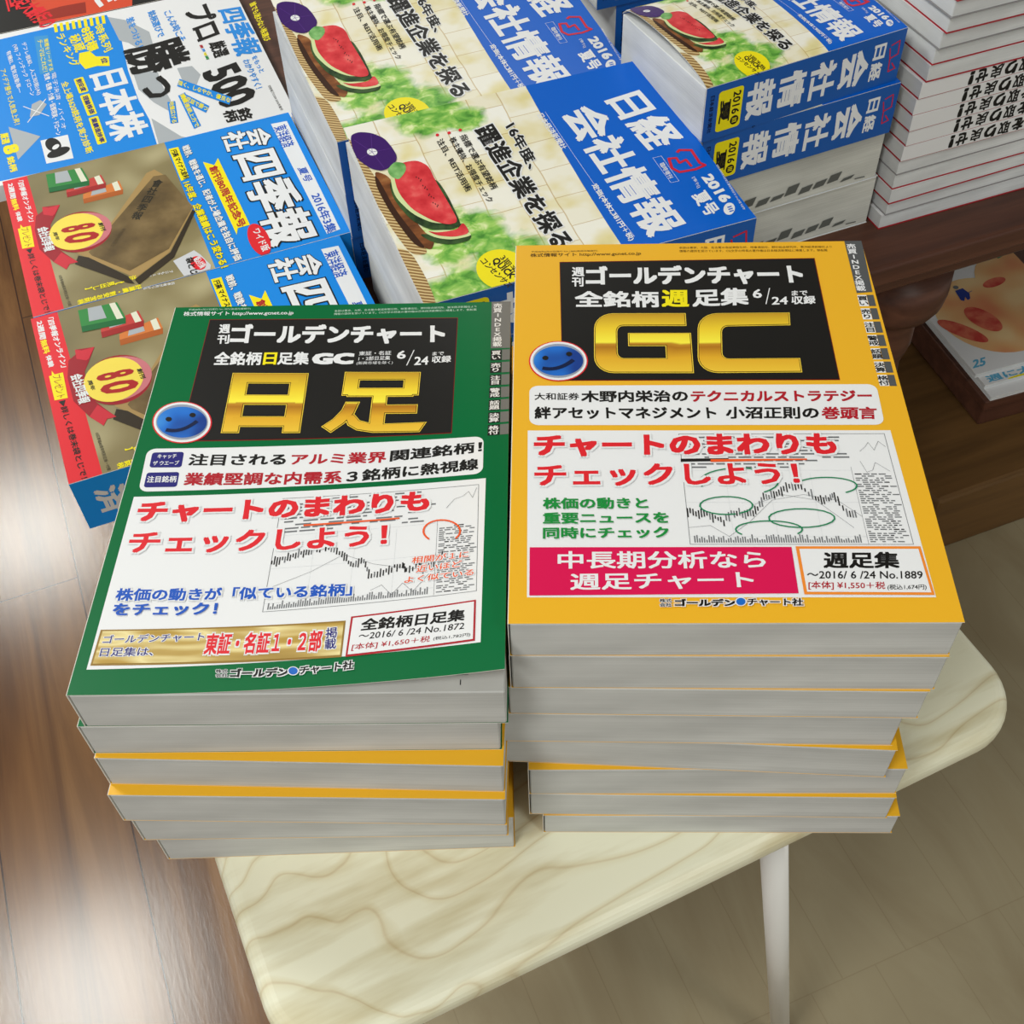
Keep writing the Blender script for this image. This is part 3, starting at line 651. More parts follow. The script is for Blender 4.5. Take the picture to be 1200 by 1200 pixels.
['P',[[162.61,44.12],[165.08,44.1],[165.08,43.51],[162.62,43.53]],'grey',2],
['P',[[165.85,44.09],[169.16,44.07],[169.17,43.48],[165.85,43.5]],'grey',2],
['P',[[158.46,43],[160.81,42.98],[160.82,42.4],[158.46,42.42]],'grey',2],
['P',[[163.7,42.96],[165.11,42.95],[165.12,42.37],[163.71,42.38]],'grey',2],
['P',[[168.26,42.93],[169.62,42.92],[169.62,42.33],[168.27,42.34]],'grey',2],
['P',[[170.39,42.91],[173.39,42.89],[173.4,42.3],[170.4,42.33]],'grey',2],
['P',[[81.52,42.68],[82.11,42.68],[82.09,46.52],[81.5,46.52]],'grey',2],
['P',[[82.58,42.67],[83.16,42.67],[83.15,46.89],[82.56,46.9]],'grey',2],
['P',[[83.63,42.66],[84.22,42.66],[84.21,45.08],[83.62,45.09]],'grey',2],
['P',[[84.69,42.66],[85.28,42.65],[85.27,45.95],[84.68,45.96]],'grey',2],
['P',[[85.75,42.65],[86.33,42.64],[86.32,45.41],[85.74,45.41]],'grey',2],
['P',[[86.8,42.64],[87.39,42.64],[87.38,44.25],[86.8,44.26]],'grey',2],
['P',[[87.86,42.63],[88.45,42.63],[88.43,46.73],[87.84,46.73]],'grey',2],
['P',[[88.92,42.62],[89.5,42.62],[89.49,45.89],[88.9,45.9]],'grey',2],
['P',[[89.97,42.62],[90.56,42.61],[90.54,46.64],[89.96,46.64]],'grey',2],
['P',[[91.03,42.61],[91.62,42.6],[91.61,44.55],[91.02,44.55]],'grey',2],
['P',[[92.09,42.6],[92.67,42.6],[92.66,45.68],[92.07,45.68]],'grey',2],
['P',[[93.14,42.59],[93.73,42.59],[93.72,45.41],[93.13,45.42]],'grey',2],
['P',[[94.2,42.59],[94.78,42.58],[94.77,46.31],[94.18,46.31]],'grey',2],
['P',[[95.25,42.58],[95.84,42.57],[95.83,44.08],[95.25,44.08]],'grey',2],
['P',[[96.31,42.57],[96.9,42.57],[96.88,44.99],[96.3,44.99]],'grey',2],
['P',[[97.36,42.56],[97.95,42.56],[97.94,45.45],[97.35,45.46]],'grey',2],
['P',[[98.42,42.55],[99.01,42.55],[99,44.03],[98.41,44.04]],'grey',2],
['P',[[99.48,42.55],[100.06,42.54],[100.05,45.67],[99.46,45.67]],'grey',2],
['P',[[100.53,42.54],[101.12,42.53],[101.1,46.29],[100.51,46.29]],'grey',2],
['P',[[101.58,42.53],[102.17,42.53],[102.16,45.21],[101.57,45.21]],'grey',2],
['P',[[102.64,42.52],[103.23,42.52],[103.21,45.97],[102.62,45.98]],'grey',2],
['P',[[103.69,42.51],[104.28,42.51],[104.26,45.82],[103.68,45.82]],'grey',2],
['P',[[104.75,42.51],[105.33,42.5],[105.32,44.47],[104.74,44.48]],'grey',2],
['P',[[105.8,42.5],[106.39,42.49],[106.38,44.93],[105.79,44.93]],'grey',2],
['P',[[106.86,42.49],[107.44,42.49],[107.42,47.13],[106.83,47.14]],'grey',2],
['P',[[107.91,42.48],[108.5,42.48],[108.48,44.86],[107.9,44.87]],'grey',2],
['P',[[108.96,42.48],[109.55,42.47],[109.53,45.18],[108.95,45.18]],'grey',2],
['P',[[110.02,42.47],[110.6,42.46],[110.59,43.99],[110.01,43.99]],'grey',2],
['P',[[111.07,42.46],[111.66,42.46],[111.64,44.44],[111.06,44.44]],'grey',2],
['P',[[112.12,42.45],[112.71,42.45],[112.7,44.25],[112.11,44.25]],'grey',2],
['P',[[113.18,42.44],[113.76,42.44],[113.74,46.86],[113.15,46.87]],'grey',2],
['P',[[114.23,42.44],[114.81,42.43],[114.79,46.15],[114.21,46.16]],'grey',2],
['P',[[115.28,42.43],[115.87,42.42],[115.84,46.65],[115.26,46.66]],'grey',2],
['P',[[116.34,42.42],[116.92,42.42],[116.89,47.03],[116.31,47.03]],'grey',2],
['P',[[117.39,42.41],[117.97,42.41],[117.95,45.74],[117.37,45.74]],'grey',2],
['P',[[118.44,42.4],[119.02,42.4],[119,46.82],[118.41,46.83]],'grey',2],
['P',[[119.49,42.4],[120.08,42.39],[120.06,45.46],[119.47,45.46]],'grey',2],
['P',[[120.54,42.39],[121.13,42.38],[121.11,45.05],[120.53,45.06]],'grey',2],
['P',[[121.6,42.38],[122.18,42.38],[122.15,46.86],[121.57,46.86]],'grey',2],
['P',[[122.65,42.37],[123.23,42.37],[123.2,46.7],[122.62,46.7]],'grey',2],
['P',[[123.7,42.37],[124.28,42.36],[124.25,46.85],[123.67,46.85]],'grey',2],
['P',[[124.75,42.36],[125.33,42.35],[125.32,45.24],[124.73,45.25]],'grey',2],
['P',[[125.8,42.35],[126.39,42.35],[126.36,46.23],[125.78,46.23]],'grey',2],
['P',[[126.85,42.34],[127.44,42.34],[127.42,44.96],[126.83,44.97]],'grey',2],
['P',[[127.9,42.33],[128.49,42.33],[128.46,46.98],[127.87,46.98]],'grey',2],
['P',[[128.95,42.33],[129.54,42.32],[129.51,46.71],[128.92,46.71]],'grey',2],
['P',[[130,42.32],[130.59,42.31],[130.57,44.55],[129.99,44.55]],'grey',2],
['P',[[131.05,42.31],[131.64,42.31],[131.61,46.74],[131.02,46.74]],'grey',2],
['P',[[132.11,42.3],[132.69,42.3],[132.68,44.17],[132.09,44.17]],'grey',2],
['P',[[133.16,42.3],[133.74,42.29],[133.73,43.85],[133.14,43.86]],'grey',2],
['P',[[134.21,42.29],[134.79,42.28],[134.76,45.99],[134.18,45.99]],'grey',2],
['P',[[135.25,42.28],[135.84,42.28],[135.82,44.52],[135.24,44.52]],'grey',2],
['P',[[136.3,42.27],[136.89,42.27],[136.87,45.28],[136.28,45.28]],'grey',2],
['P',[[137.35,42.26],[137.94,42.26],[137.91,45.68],[137.33,45.68]],'grey',2],
['P',[[138.4,42.26],[138.99,42.25],[138.98,43.63],[138.39,43.63]],'grey',2],
['P',[[139.45,42.25],[140.04,42.24],[140.01,46.03],[139.42,46.03]],'grey',2],
['P',[[140.5,42.24],[141.08,42.24],[141.07,44.41],[140.48,44.42]],'grey',2],
['P',[[141.55,42.23],[142.13,42.23],[142.11,44.94],[141.53,44.94]],'grey',2],
['P',[[142.6,42.22],[143.18,42.22],[143.16,44.63],[142.58,44.64]],'grey',2],
['P',[[143.65,42.22],[144.23,42.21],[144.2,45.98],[143.62,45.99]],'grey',2],
['P',[[144.7,42.21],[145.28,42.2],[145.25,45.99],[144.67,46]],'grey',2],
['P',[[145.74,42.2],[146.33,42.2],[146.31,44.41],[145.73,44.42]],'grey',2],
['P',[[146.79,42.19],[147.37,42.19],[147.36,43.78],[146.78,43.78]],'grey',2],
['P',[[147.84,42.19],[148.42,42.18],[148.4,44.44],[147.82,44.44]],'grey',2],
['P',[[148.89,42.18],[149.47,42.17],[149.45,44.81],[148.87,44.82]],'grey',2],
['P',[[149.94,42.17],[150.52,42.17],[150.5,43.67],[149.92,43.67]],'grey',2],
['P',[[150.98,42.16],[151.56,42.16],[151.55,43.92],[150.97,43.92]],'grey',2],
['P',[[152.03,42.15],[152.61,42.15],[152.58,45.99],[152,46]],'grey',2],
['P',[[153.08,42.15],[153.66,42.14],[153.63,45.77],[153.05,45.77]],'grey',2],
['P',[[154.12,42.14],[154.71,42.13],[154.67,46.71],[154.09,46.71]],'grey',2],
['P',[[79.5,62.45],[80.08,62.44],[80.1,57.12],[79.51,57.13]],'black',3],
['P',[[80.72,62.61],[81.3,62.6],[81.31,59.45],[80.73,59.46]],'black',3],
['P',[[81.94,62.01],[82.53,62.01],[82.54,57.98],[81.96,57.98]],'black',3],
['P',[[83.17,60.55],[83.76,60.54],[83.77,57.51],[83.18,57.52]],'black',3],
['P',[[84.39,61.16],[84.98,61.15],[84.99,56.12],[84.41,56.12]],'black',3],
['P',[[85.61,62.08],[86.19,62.07],[86.21,57.02],[85.63,57.03]],'black',3],
['P',[[86.83,61.42],[87.42,61.42],[87.43,57.44],[86.85,57.44]],'black',3],
['P',[[88.06,60.09],[88.64,60.09],[88.65,57.96],[88.07,57.97]],'black',3],
['P',[[89.28,59.4],[89.87,59.39],[89.88,55.68],[89.3,55.68]],'grey',3],
['P',[[90.45,59.58],[91.04,59.57],[91.06,53.89],[90.48,53.9]],'black',3],
['P',[[91.63,58.09],[92.22,58.09],[92.23,56.11],[91.64,56.12]],'black',3],
['P',[[92.81,57.09],[93.39,57.09],[93.4,54.97],[92.82,54.98]],'black',3],
['P',[[93.98,57.28],[94.56,57.28],[94.58,54.17],[93.99,54.17]],'black',3],
['P',[[95.16,55.35],[95.74,55.35],[95.76,51.85],[95.17,51.86]],'black',3],
['P',[[96.45,58.53],[97.03,58.52],[97.05,54.95],[96.46,54.96]],'grey',3],
['P',[[97.74,59.95],[98.33,59.94],[98.35,54.51],[97.77,54.52]],'grey',3],
['P',[[99.04,60.98],[99.62,60.98],[99.63,58.52],[99.05,58.52]],'grey',3],
['P',[[100.26,60.64],[100.84,60.64],[100.86,56.75],[100.28,56.75]],'grey',3],
['P',[[101.48,60.65],[102.06,60.64],[102.08,57.64],[101.49,57.64]],'black',3],
['P',[[102.69,62.38],[103.27,62.38],[103.29,57.96],[102.71,57.96]],'grey',3],
['P',[[103.92,60.31],[104.5,60.3],[104.52,56.58],[103.94,56.58]],'grey',3],
['P',[[105.13,60.93],[105.72,60.92],[105.74,55.86],[105.16,55.86]],'grey',3],
['P',[[106.35,61.34],[106.93,61.34],[106.95,57.4],[106.37,57.41]],'black',3],
['P',[[107.56,62.1],[108.15,62.1],[108.17,57.52],[107.59,57.52]],'grey',3],
['P',[[108.79,60.85],[109.37,60.84],[109.39,57.34],[108.81,57.35]],'black',3],
['P',[[109.94,63.6],[110.52,63.6],[110.55,58.54],[109.97,58.55]],'black',3],
['P',[[111.11,63.16],[111.7,63.16],[111.71,60.61],[111.13,60.62]],'black',3],
['P',[[112.26,66.34],[112.85,66.33],[112.87,62.77],[112.28,62.77]],'grey',3],
['P',[[113.42,68.58],[114,68.58],[114.03,62.97],[113.45,62.97]],'grey',3],
['P',[[114.57,71.29],[115.15,71.29],[115.18,67.04],[114.59,67.05]],'black',3],
['P',[[115.79,70.45],[116.37,70.45],[116.39,67.37],[115.81,67.37]],'grey',3],
['P',[[117.01,69.91],[117.59,69.91],[117.61,67.53],[117.02,67.53]],'grey',3],
['P',[[118.21,72.46],[118.79,72.45],[118.82,68.43],[118.23,68.43]],'grey',3],
['P',[[119.42,72.19],[120.01,72.19],[120.04,67.66],[119.45,67.67]],'black',3],
['P',[[120.64,72],[121.22,72],[121.24,69.3],[120.66,69.3]],'black',3],
['P',[[121.85,73.11],[122.43,73.11],[122.45,69.86],[121.87,69.87]],'black',3],
['P',[[123.05,74.78],[123.63,74.77],[123.67,69.03],[123.09,69.04]],'black',3],
['P',[[124.26,75.23],[124.85,75.22],[124.87,72.1],[124.28,72.1]],'black',3],
['P',[[125.61,77.44],[126.19,77.43],[126.23,71.51],[125.65,71.52]],'black',3],
['P',[[126.97,76.44],[127.56,76.43],[127.57,73.63],[126.99,73.63]],'black',3],
['P',[[128.33,77.46],[128.91,77.45],[128.94,72.47],[128.36,72.48]],'grey',3],
['P',[[129.68,77.92],[130.26,77.92],[130.3,72.64],[129.72,72.64]],'black',3],
['P',[[131.03,79.44],[131.61,79.44],[131.65,73.57],[131.07,73.57]],'black',3],
['P',[[132.4,76.88],[132.99,76.88],[133.01,72.94],[132.43,72.95]],'black',3],
['P',[[133.78,73.84],[134.37,73.83],[134.38,71.65],[133.8,71.66]],'black',3],
['P',[[135.16,71.6],[135.74,71.6],[135.76,69.05],[135.18,69.05]],'grey',3],
['P',[[136.5,73.24],[137.08,73.24],[137.13,67.32],[136.55,67.33]],'grey',3],
['P',[[137.89,69.02],[138.47,69.02],[138.49,66.49],[137.91,66.5]],'black',3],
['P',[[139.06,68.6],[139.64,68.59],[139.66,65.93],[139.08,65.94]],'black',3],
['P',[[140.21,69.58],[140.8,69.57],[140.84,64.17],[140.26,64.18]],'black',3],
['P',[[141.39,68.36],[141.97,68.36],[142,64.3],[141.42,64.3]],'black',3],
['P',[[142.54,69.49],[143.12,69.48],[143.15,65.98],[142.57,65.99]],'grey',3],
['P',[[143.71,68.36],[144.29,68.36],[144.31,65.88],[143.73,65.88]],'black',3],
['P',[[144.67,69.97],[145.25,69.97],[145.28,66.61],[144.7,66.61]],'grey',3],
['P',[[145.63,70.63],[146.21,70.62],[146.24,67.89],[145.65,67.89]],'grey',3],
['P',[[146.6,71.24],[147.18,71.23],[147.22,65.4],[146.64,65.4]],'black',3],
['P',[[147.91,68.92],[148.49,68.92],[148.53,63.23],[147.95,63.23]],'black',3],
['P',[[149.24,63.49],[149.82,63.49],[149.85,60.33],[149.27,60.33]],'black',3],
['P',[[150.55,61.57],[151.13,61.56],[151.17,56.75],[150.59,56.75]],'grey',3],
['P',[[151.77,60.25],[152.35,60.24],[152.38,56.53],[151.8,56.54]],'black',3],
['P',[[152.98,60.3],[153.56,60.29],[153.6,56.31],[153.01,56.32]],'grey',3],
['P',[[154.19,60.55],[154.77,60.55],[154.81,56.33],[154.23,56.34]],'grey',3],
['L',[[79.53,51.13],[89.31,52.32],[97.15,45.98],[106.87,54.08],[118.49,66.9],[133.03,70.06],[147.6,66.66],[157.37,56.88]],0.16,'grey',3],
['L',[[108.77,63.71],[123.32,70.14],[137.91,66.74],[152.58,50.57]],0.16,'grey',3],
['L',[[162.81,96.33],[165.67,99.11],[167.58,101.93],[169.55,96.97],[172.38,102.59],[175.31,99.03]],0.16,'grey',3],
['L',[[161.9,90.07],[163.89,83.2],[166.78,84.54],[168.66,89.32],[171.58,86.55],[174.5,83.79]],0.16,'grey',3],
['P',[[79.11,92.49],[101.38,92.63],[101.21,90.88],[78.97,90.61]],'black',3],
['P',[[92.98,91.97],[137.64,91.93],[137.51,91.02],[92.82,90.22]],'orange',4],
['L',[[136.96,51.43],[140.66,52.46],[143.36,53.85],[144.79,55.47],[144.81,57.17],[143.41,58.77],[140.72,60.12],[137,61.08],[132.61,61.56],[127.99,61.51],[123.6,60.93],[119.88,59.88],[117.19,58.47],[115.8,56.84],[115.84,55.14],[117.29,53.55],[120,52.22],[123.72,51.28],[128.06,50.81],[132.62,50.87],[136.96,51.43]],0.7,'dgreen',4],
['L',[[127.36,47.25],[128.75,48.18],[129.52,49.19],[129.63,50.22],[129.07,51.24],[127.87,52.19],[126.07,53.03],[123.77,53.73],[121.06,54.24],[118.06,54.55],[114.93,54.65],[111.79,54.51],[108.8,54.16],[106.1,53.61],[103.81,52.88],[102.03,52.02],[100.85,51.05],[100.31,50.02],[100.44,48.99],[101.24,47.99],[102.65,47.08]],0.7,'dgreen',4],
['L',[[102.96,59.15],[105.87,60.12],[108.02,61.43],[109.2,62.95],[109.3,64.56],[108.3,66.09],[106.3,67.41],[103.47,68.39],[100.08,68.95],[96.44,69.01],[92.91,68.59],[89.8,67.72],[87.41,66.47],[85.97,64.98],[85.6,63.38],[86.32,61.82],[88.08,60.44],[90.7,59.37],[93.93,58.7],[97.49,58.5],[101.05,58.78]],0.7,'dgreen',4],
['L',[[115.51,71.56],[118.34,72.83],[120.54,74.34],[122,76.03],[122.64,77.81],[122.45,79.62],[121.4,81.35],[119.56,82.93],[117.01,84.28],[113.86,85.33],[110.27,86.03],[106.41,86.35],[102.46,86.27],[98.63,85.79],[95.09,84.94],[92.02,83.76],[89.56,82.31],[87.84,80.65],[86.92,78.88],[86.85,77.07],[87.63,75.31]],0.7,'dgreen',4],
['L',[[152.3,71.03],[154.11,71.64],[155.61,72.36],[156.76,73.15],[157.53,74.01],[157.89,74.9],[157.83,75.79],[157.35,76.67],[156.45,77.49],[155.18,78.25],[153.57,78.9],[151.65,79.44],[149.51,79.84],[147.19,80.1],[144.77,80.2],[142.33,80.15],[139.94,79.93],[137.67,79.57],[135.6,79.07],[133.79,78.45],[132.29,77.72]],0.7,'dgreen',4],
['T','チャートのまわりも',[10.13,94.22],[152.22,93.72],[10.55,108.34],'red',0.045,6,['white',0.06]],
['T','チェックしよう！',[10.67,75.66],[132.55,75.72],[10.62,89.44],'red',0.045,6,['white',0.06]],
['T','株価の動きと',[14.61,62.27],[62.33,62.11],[14.61,69.02],'green',0.035,5],
['T','重要ニュースを',[14.6,53.56],[71.09,53.58],[14.6,60.28],'green',0.035,5],
['T','同時にチェック',[14.59,45.14],[70.52,45.19],[14.6,51.72],'green',0.035,5],
['P',[[8.78,40.47],[123.6,39.92],[123.34,14.92],[8.77,14.34]],'magenta',3],
['T','中長期分析なら',[21,28.53],[111.4,28.14],[21.08,38.17],'white',0.02,4],
['T','週足チャート',[26.28,16.88],[105.08,17.72],[26.41,25.7],'white',0.02,4],
['P',[[125.44,40.25],[179.58,39.88],[180.41,13.77],[125.71,14.37]],'orange2',3],
['P',[[126.86,38.76],[178.39,38.41],[179.21,15.07],[127.02,15.66]],'white',4],
['T','週足集',[135.74,27.99],[168.36,27.79],[137.08,36.98],'black',0.04,5],
['T','〜2016/ 6 /24 No.1889',[127.89,22.51],[177.1,22.23],[128.47,26.59],'black',0.012,5],
['T','[本体] ¥1,550＋税',[127.69,16.73],[160.1,16.24],[128.32,21.19],'dred',0.012,5],
['T','(税込1,674円)',[160.95,16.13],[177.44,16.15],[161.52,19.27],'black',0.008,5],
['T','株式',[64.14,10.39],[69.19,10.37],[64.26,12.3],'black',0.02,5,['white',0.08]],
['T','会社',[64,8.14],[69.04,8.12],[64.12,10.04],'black',0.02,5,['white',0.08]],
['T','ゴールデン',[70.37,8.35],[95.94,8.23],[70.64,12.17],'black',0.05,5,['white',0.1]],
['T','チャート社',[100.84,8.61],[124.43,8.29],[101.27,12.56],'black',0.05,5,['white',0.1]],
['E',[98.4,10.58],[2.45,-0.01],[0.25,2.31],'white',5,0],
['E',[98.4,10.58],[1.94,-0.01],[0.2,1.91],'ball',6,0],
['P',[[180.73,253.28],[190.19,253.08],[188.63,210.12],[180.26,209.24]],'dgrey',1],
['C','売',[181.03,246.13],[186.23,246.03],[181.11,250.54],'white',0.02,2],
['C','買',[180.94,241.71],[186.14,241.62],[181.03,246.13],'white',0.02,2],
['C','I',[180.86,237.3],[186.06,237.2],[180.94,241.71],'white',0.02,2],
['C','N',[180.78,232.89],[185.98,232.79],[180.86,237.3],'white',0.02,2],
['C','D',[180.69,228.48],[185.89,228.38],[180.78,232.89],'white',0.02,2],
['C','E',[180.61,224.07],[185.81,223.97],[180.69,228.48],'white',0.02,2],
['C','X',[180.53,219.65],[185.73,219.56],[180.61,224.07],'white',0.02,2],
['C','掲',[180.44,215.24],[185.64,215.14],[180.53,219.65],'white',0.02,2],
['C','載',[180.36,210.83],[185.56,210.73],[180.44,215.24],'white',0.02,2],
['P',[[180.14,207.6],[184.91,207.67],[184.86,198.85],[180.11,198.79]],'white',1],
['P',[[185.08,207.67],[188.66,207.73],[188.6,198.89],[185.03,198.85]],'dgrey',1],
['C','買',[179.81,203.06],[185.2,203.03],[179.82,206.93],'black',0.02,2],
['C','い',[179.79,199.18],[185.19,199.16],[179.81,203.06],'black',0.02,2],
['P',[[180.11,197.04],[184.85,197.09],[184.81,188.45],[180.08,188.42]],'white',1],
['P',[[185.02,197.09],[188.58,197.13],[188.53,188.48],[184.98,188.46]],'dgrey',1],
['C','売',[179.77,192.59],[185.16,192.56],[179.78,196.38],'black',0.02,2],
['C','り',[179.75,188.79],[185.15,188.77],[179.77,192.59],'black',0.02,2],
['P',[[180.08,186.7],[184.8,186.73],[184.76,178.28],[180.06,178.26]],'white',1],
['P',[[184.97,186.73],[188.51,186.75],[188.46,178.29],[184.93,178.28]],'dgrey',1],
['C','注',[179.73,182.33],[185.12,182.3],[179.74,186.04],'black',0.02,2],
['C','目',[179.71,178.61],[185.11,178.59],[179.73,182.33],'black',0.02,2],
['P',[[180.05,176.58],[184.75,176.59],[184.71,168.31],[180.03,168.32]],'white',1],
['P',[[184.92,176.59],[188.44,176.6],[188.39,168.3],[184.88,168.31]],'dgrey',1],
['C','警',[179.69,172.29],[185.08,172.27],[179.7,175.93],'black',0.02,2],
['C','戒',[179.67,168.65],[185.07,168.63],[179.69,172.29],'black',0.02,2],
['P',[[180.03,166.67],[184.7,166.66],[184.66,158.55],[180.01,158.57]],'white',1],
['P',[[184.87,166.66],[188.38,166.65],[188.32,158.53],[184.83,158.55]],'dgrey',1],
['C','話',[179.65,162.45],[185.05,162.44],[179.66,166.02],'black',0.02,2],
['C','題',[179.64,158.89],[185.04,158.87],[179.65,162.45],'black',0.02,2],
['P',[[180,156.96],[184.66,156.93],[184.62,148.99],[179.98,149.03]],'white',1],
['P',[[184.82,156.93],[188.31,156.91],[188.26,148.95],[184.78,148.98]],'dgrey',1],
['C','決',[179.62,152.82],[185.01,152.8],[179.63,156.31],'black',0.02,2],
['C','算',[179.6,149.33],[185,149.31],[179.62,152.82],'black',0.02,2],
['P',[[179.98,147.45],[184.61,147.4],[184.57,139.62],[179.96,139.68]],'white',1],
['P',[[184.77,147.4],[188.25,147.36],[188.19,139.57],[184.74,139.61]],'dgrey',1],
['C','格',[179.58,143.39],[184.98,143.37],[179.59,146.81],'black',0.02,2],
['C','付',[179.57,139.97],[184.97,139.95],[179.58,143.39],'black',0.02,2]],
'gc_day':[['T','平成28年6月27日発行 No.1872(毎週月曜発行)',[7.84,249.95],[43.22,249.91],[7.64,251.62],'mint',0,1],
['T','株式情報サイト http://www.gcnet.co.jp',[5.7,245.03],[68.1,244.52],[5.43,249.26],'white',0.015,1],
['T','本誌は東京、大阪、名古屋の各証券取引所、時事通信社、野村総合研究所、東洋経済新報社より',[91.02,246.58],[170.91,248.14],[90.83,248.42],'mint',0,1],
['T','情報の提供を受けています。CG文字の特長の著作権は日本経済新聞社に帰属します。禁転載',[90.99,244],[170.99,245.41],[90.9,245.83],'mint',0,1],
['P',[[21.26,242.38],[160.78,239.46],[161.25,146.94],[21.26,148.97]],'maroon',1],
['P',[[21.66,241.77],[160.4,238.84],[160.86,147.49],[21.68,149.55]],'black',2],
['T','週',[28.28,230.24],[34.51,230.36],[27.64,237.75],'white',0.03,3],
['T','刊',[28.7,221.69],[35.38,221.79],[28.08,229.08],'white',0.03,3],
['T','ゴールデンチャート',[35.62,221.5],[154.65,217.56],[34.82,237.85],'white',0.045,3],
['T','全銘柄',[29.39,204.74],[55.32,204.08],[28.99,215.27],'white',0.03,3],
['T','日',[56.44,204.32],[63.71,204.21],[56.14,214.02],'yellow',0.03,3],
['T','足集',[64.31,204.05],[81.45,203.54],[63.92,214.19],'white',0.03,3],
['T','GC',[82.88,203.62],[105.69,202.78],[83,212.65],'white',0.06,3],
['T','東証・名証',[108.23,209.62],[125.84,209.36],[108.12,212.92],'white',0.01,3],
['T','1・2部日足集',[108.32,205.48],[125.46,205.36],[108.31,208.75],'white',0.01,3],
['T','(新興市場を除く)',[107.49,201.99],[127.09,201.58],[107.62,204.81],'white',0,3],
['T','6',[128.98,205.9],[133.8,205.79],[128.99,212.53],'white',0.02,3],
['L',[[134.82,200.45],[137.98,212.52]],0.5,'white',3],
['T','24',[138.75,200.37],[146.39,200.35],[138.71,207.11],'white',0.02,3],
['T','まで',[148.1,207.61],[154.34,207.69],[148.23,210.52],'white',0.015,3],
['T','収録',[148.14,201.53],[158.45,201.47],[148.22,207.16],'white',0.02,3],
['GOLD','日',[41.96,154.09],[83.2,152.4],[41.22,198.45]],
['GOLD','足',[93.61,151.85],[148.06,148.87],[93.77,197.32]],
['E',[20.41,162.44],[15.68,-0.45],[-2.79,15.09],'red',3,0],
['E',[20.41,162.44],[14.97,-0.42],[-2.66,14.41],'white',4,0],
['E',[20.41,162.44],[13.64,-0.38],[-2.37,12.8],'steel',5,0],
['E',[20.44,162.25],[13.09,-0.36],[-2.05,11.13],'ball',6,0],
['E',[13.16,164.4],[1.65,-0.04],[-0.31,1.64],'black',7,0],
['E',[25.2,167.07],[1.65,-0.05],[-0.3,1.65],'black',7,0],
['L',[[13.7,156.72],[15.29,156.34],[16.85,156.18],[18.36,156.21],[19.84,156.45],[21.27,156.9],[22.68,157.55],[24.04,158.41],[25.37,159.47],[26.67,160.75],[27.94,162.23]],2.37,'darkblue',7],
['R',[[5.99,144.27],[177.52,143.27],[177.74,116.96],[7.24,115.46]],4.5,'white',1],
['R',[[9.09,141.51],[25.27,141.61],[25.85,131.1],[9.51,131.37]],1.5,'navy',2],
['R',[[9.04,127.93],[25.44,128.02],[25.94,118.15],[9.33,118.19]],1.5,'navy',2],
['T','キャッチ',[12.41,137.19],[22.1,137.2],[12.26,140.23],'white',0.015,3],
['T','ザ ウエーブ',[10.87,132.66],[24.14,132.58],[10.79,135.78],'white',0.015,3],
['T','注目銘柄',[10.23,121.2],[24.95,121.09],[9.97,125.55],'white',0.02,3],
['T','注目される',[28.71,132.21],[78.43,130.64],[28.62,140.18],'black',0.03,2],
['T','アルミ業界',[80.88,130.39],[129.21,128.94],[80.96,138.25],'dred',0.035,2],
['T','関連銘柄！',[130.95,129.41],[176.92,131.88],[130.97,137.39],'black',0.03,2],
['T','業績堅調な内需系',[28.89,119],[108.17,116.65],[28.68,127.45],'dred',0.035,2],
['T','３銘柄に熱視線',[110.19,116.74],[175.49,119.9],[110.1,124.81],'black',0.03,2],
['P',[[5.74,112.22],[179.29,113.63],[179.38,15.31],[5.65,12.87]],'white',1],
['L',[[79.87,108.4],[175.93,109.66],[176.72,43.82],[79.81,41],[79.87,108.4]],0.25,'grey',2],
['L',[[79.85,84.99],[157.08,86.89]],0.12,'lgrey',2],
['L',[[79.83,65.39],[157.27,67.69]],0.12,'lgrey',2],
['L',[[79.81,45.39],[157.46,48.11]],0.12,'lgrey',2],
['L',[[99.19,84.45],[99.26,42.11]],0.08,'lgrey',2],
['L',[[118.54,85.06],[118.73,42.95]],0.08,'lgrey',2],
['L',[[137.85,85.42],[138.16,43.53]],0.08,'lgrey',2],
['L',[[157.06,88.93],[157.51,43.82]],0.15,'grey',2],
['P',[[91.32,107.03],[93.82,107.11],[93.82,106.17],[91.32,106.09]],'grey',2],
['P',[[94.98,107.15],[103.65,107.42],[103.65,106.48],[94.98,106.21]],'grey',2],
['P',[[104.81,107.45],[111.07,107.62],[111.07,106.68],[104.81,106.52]],'grey',2],
['P',[[112.23,107.64],[117.21,107.75],[117.21,106.82],[112.23,106.71]],'grey',2],
['P',[[122.75,107.86],[125.27,107.9],[125.28,106.97],[122.75,106.93]],'grey',2],
['P',[[126.43,107.92],[128.49,107.95],[128.5,107.02],[126.44,106.99]],'grey',2],
['P',[[135.47,108.03],[139.94,108.06],[139.95,107.14],[135.47,107.1]],'grey',2],
['P',[[145.9,108.09],[148.24,108.1],[148.25,107.17],[145.91,107.17]],'grey',2],
['P',[[88.13,104.74],[93.42,104.94],[93.42,104],[88.13,103.81]],'grey',2],
['P',[[94.58,104.98],[102.6,105.23],[102.6,104.3],[94.58,104.04]],'grey',2],
['P',[[103.75,105.27],[106.64,105.35],[106.64,104.42],[103.76,104.34]],'grey',2],
['P',[[107.8,105.38],[116.11,105.58],[116.12,104.65],[107.8,104.45]],'grey',2],
['P',[[128.65,105.81],[136.5,105.9],[136.51,104.97],[128.65,104.88]],'grey',2],
['P',[[82.76,102.37],[90.39,102.67],[90.39,101.74],[82.76,101.44]],'grey',2],
['P',[[91.54,102.72],[94.81,102.83],[94.81,101.91],[91.55,101.79]],'grey',2],
['P',[[95.97,102.87],[101.47,103.05],[101.47,102.13],[95.97,101.95]],'grey',2],
['P',[[112.71,103.36],[116.12,103.44],[116.13,102.52],[112.71,102.44]],'grey',2],
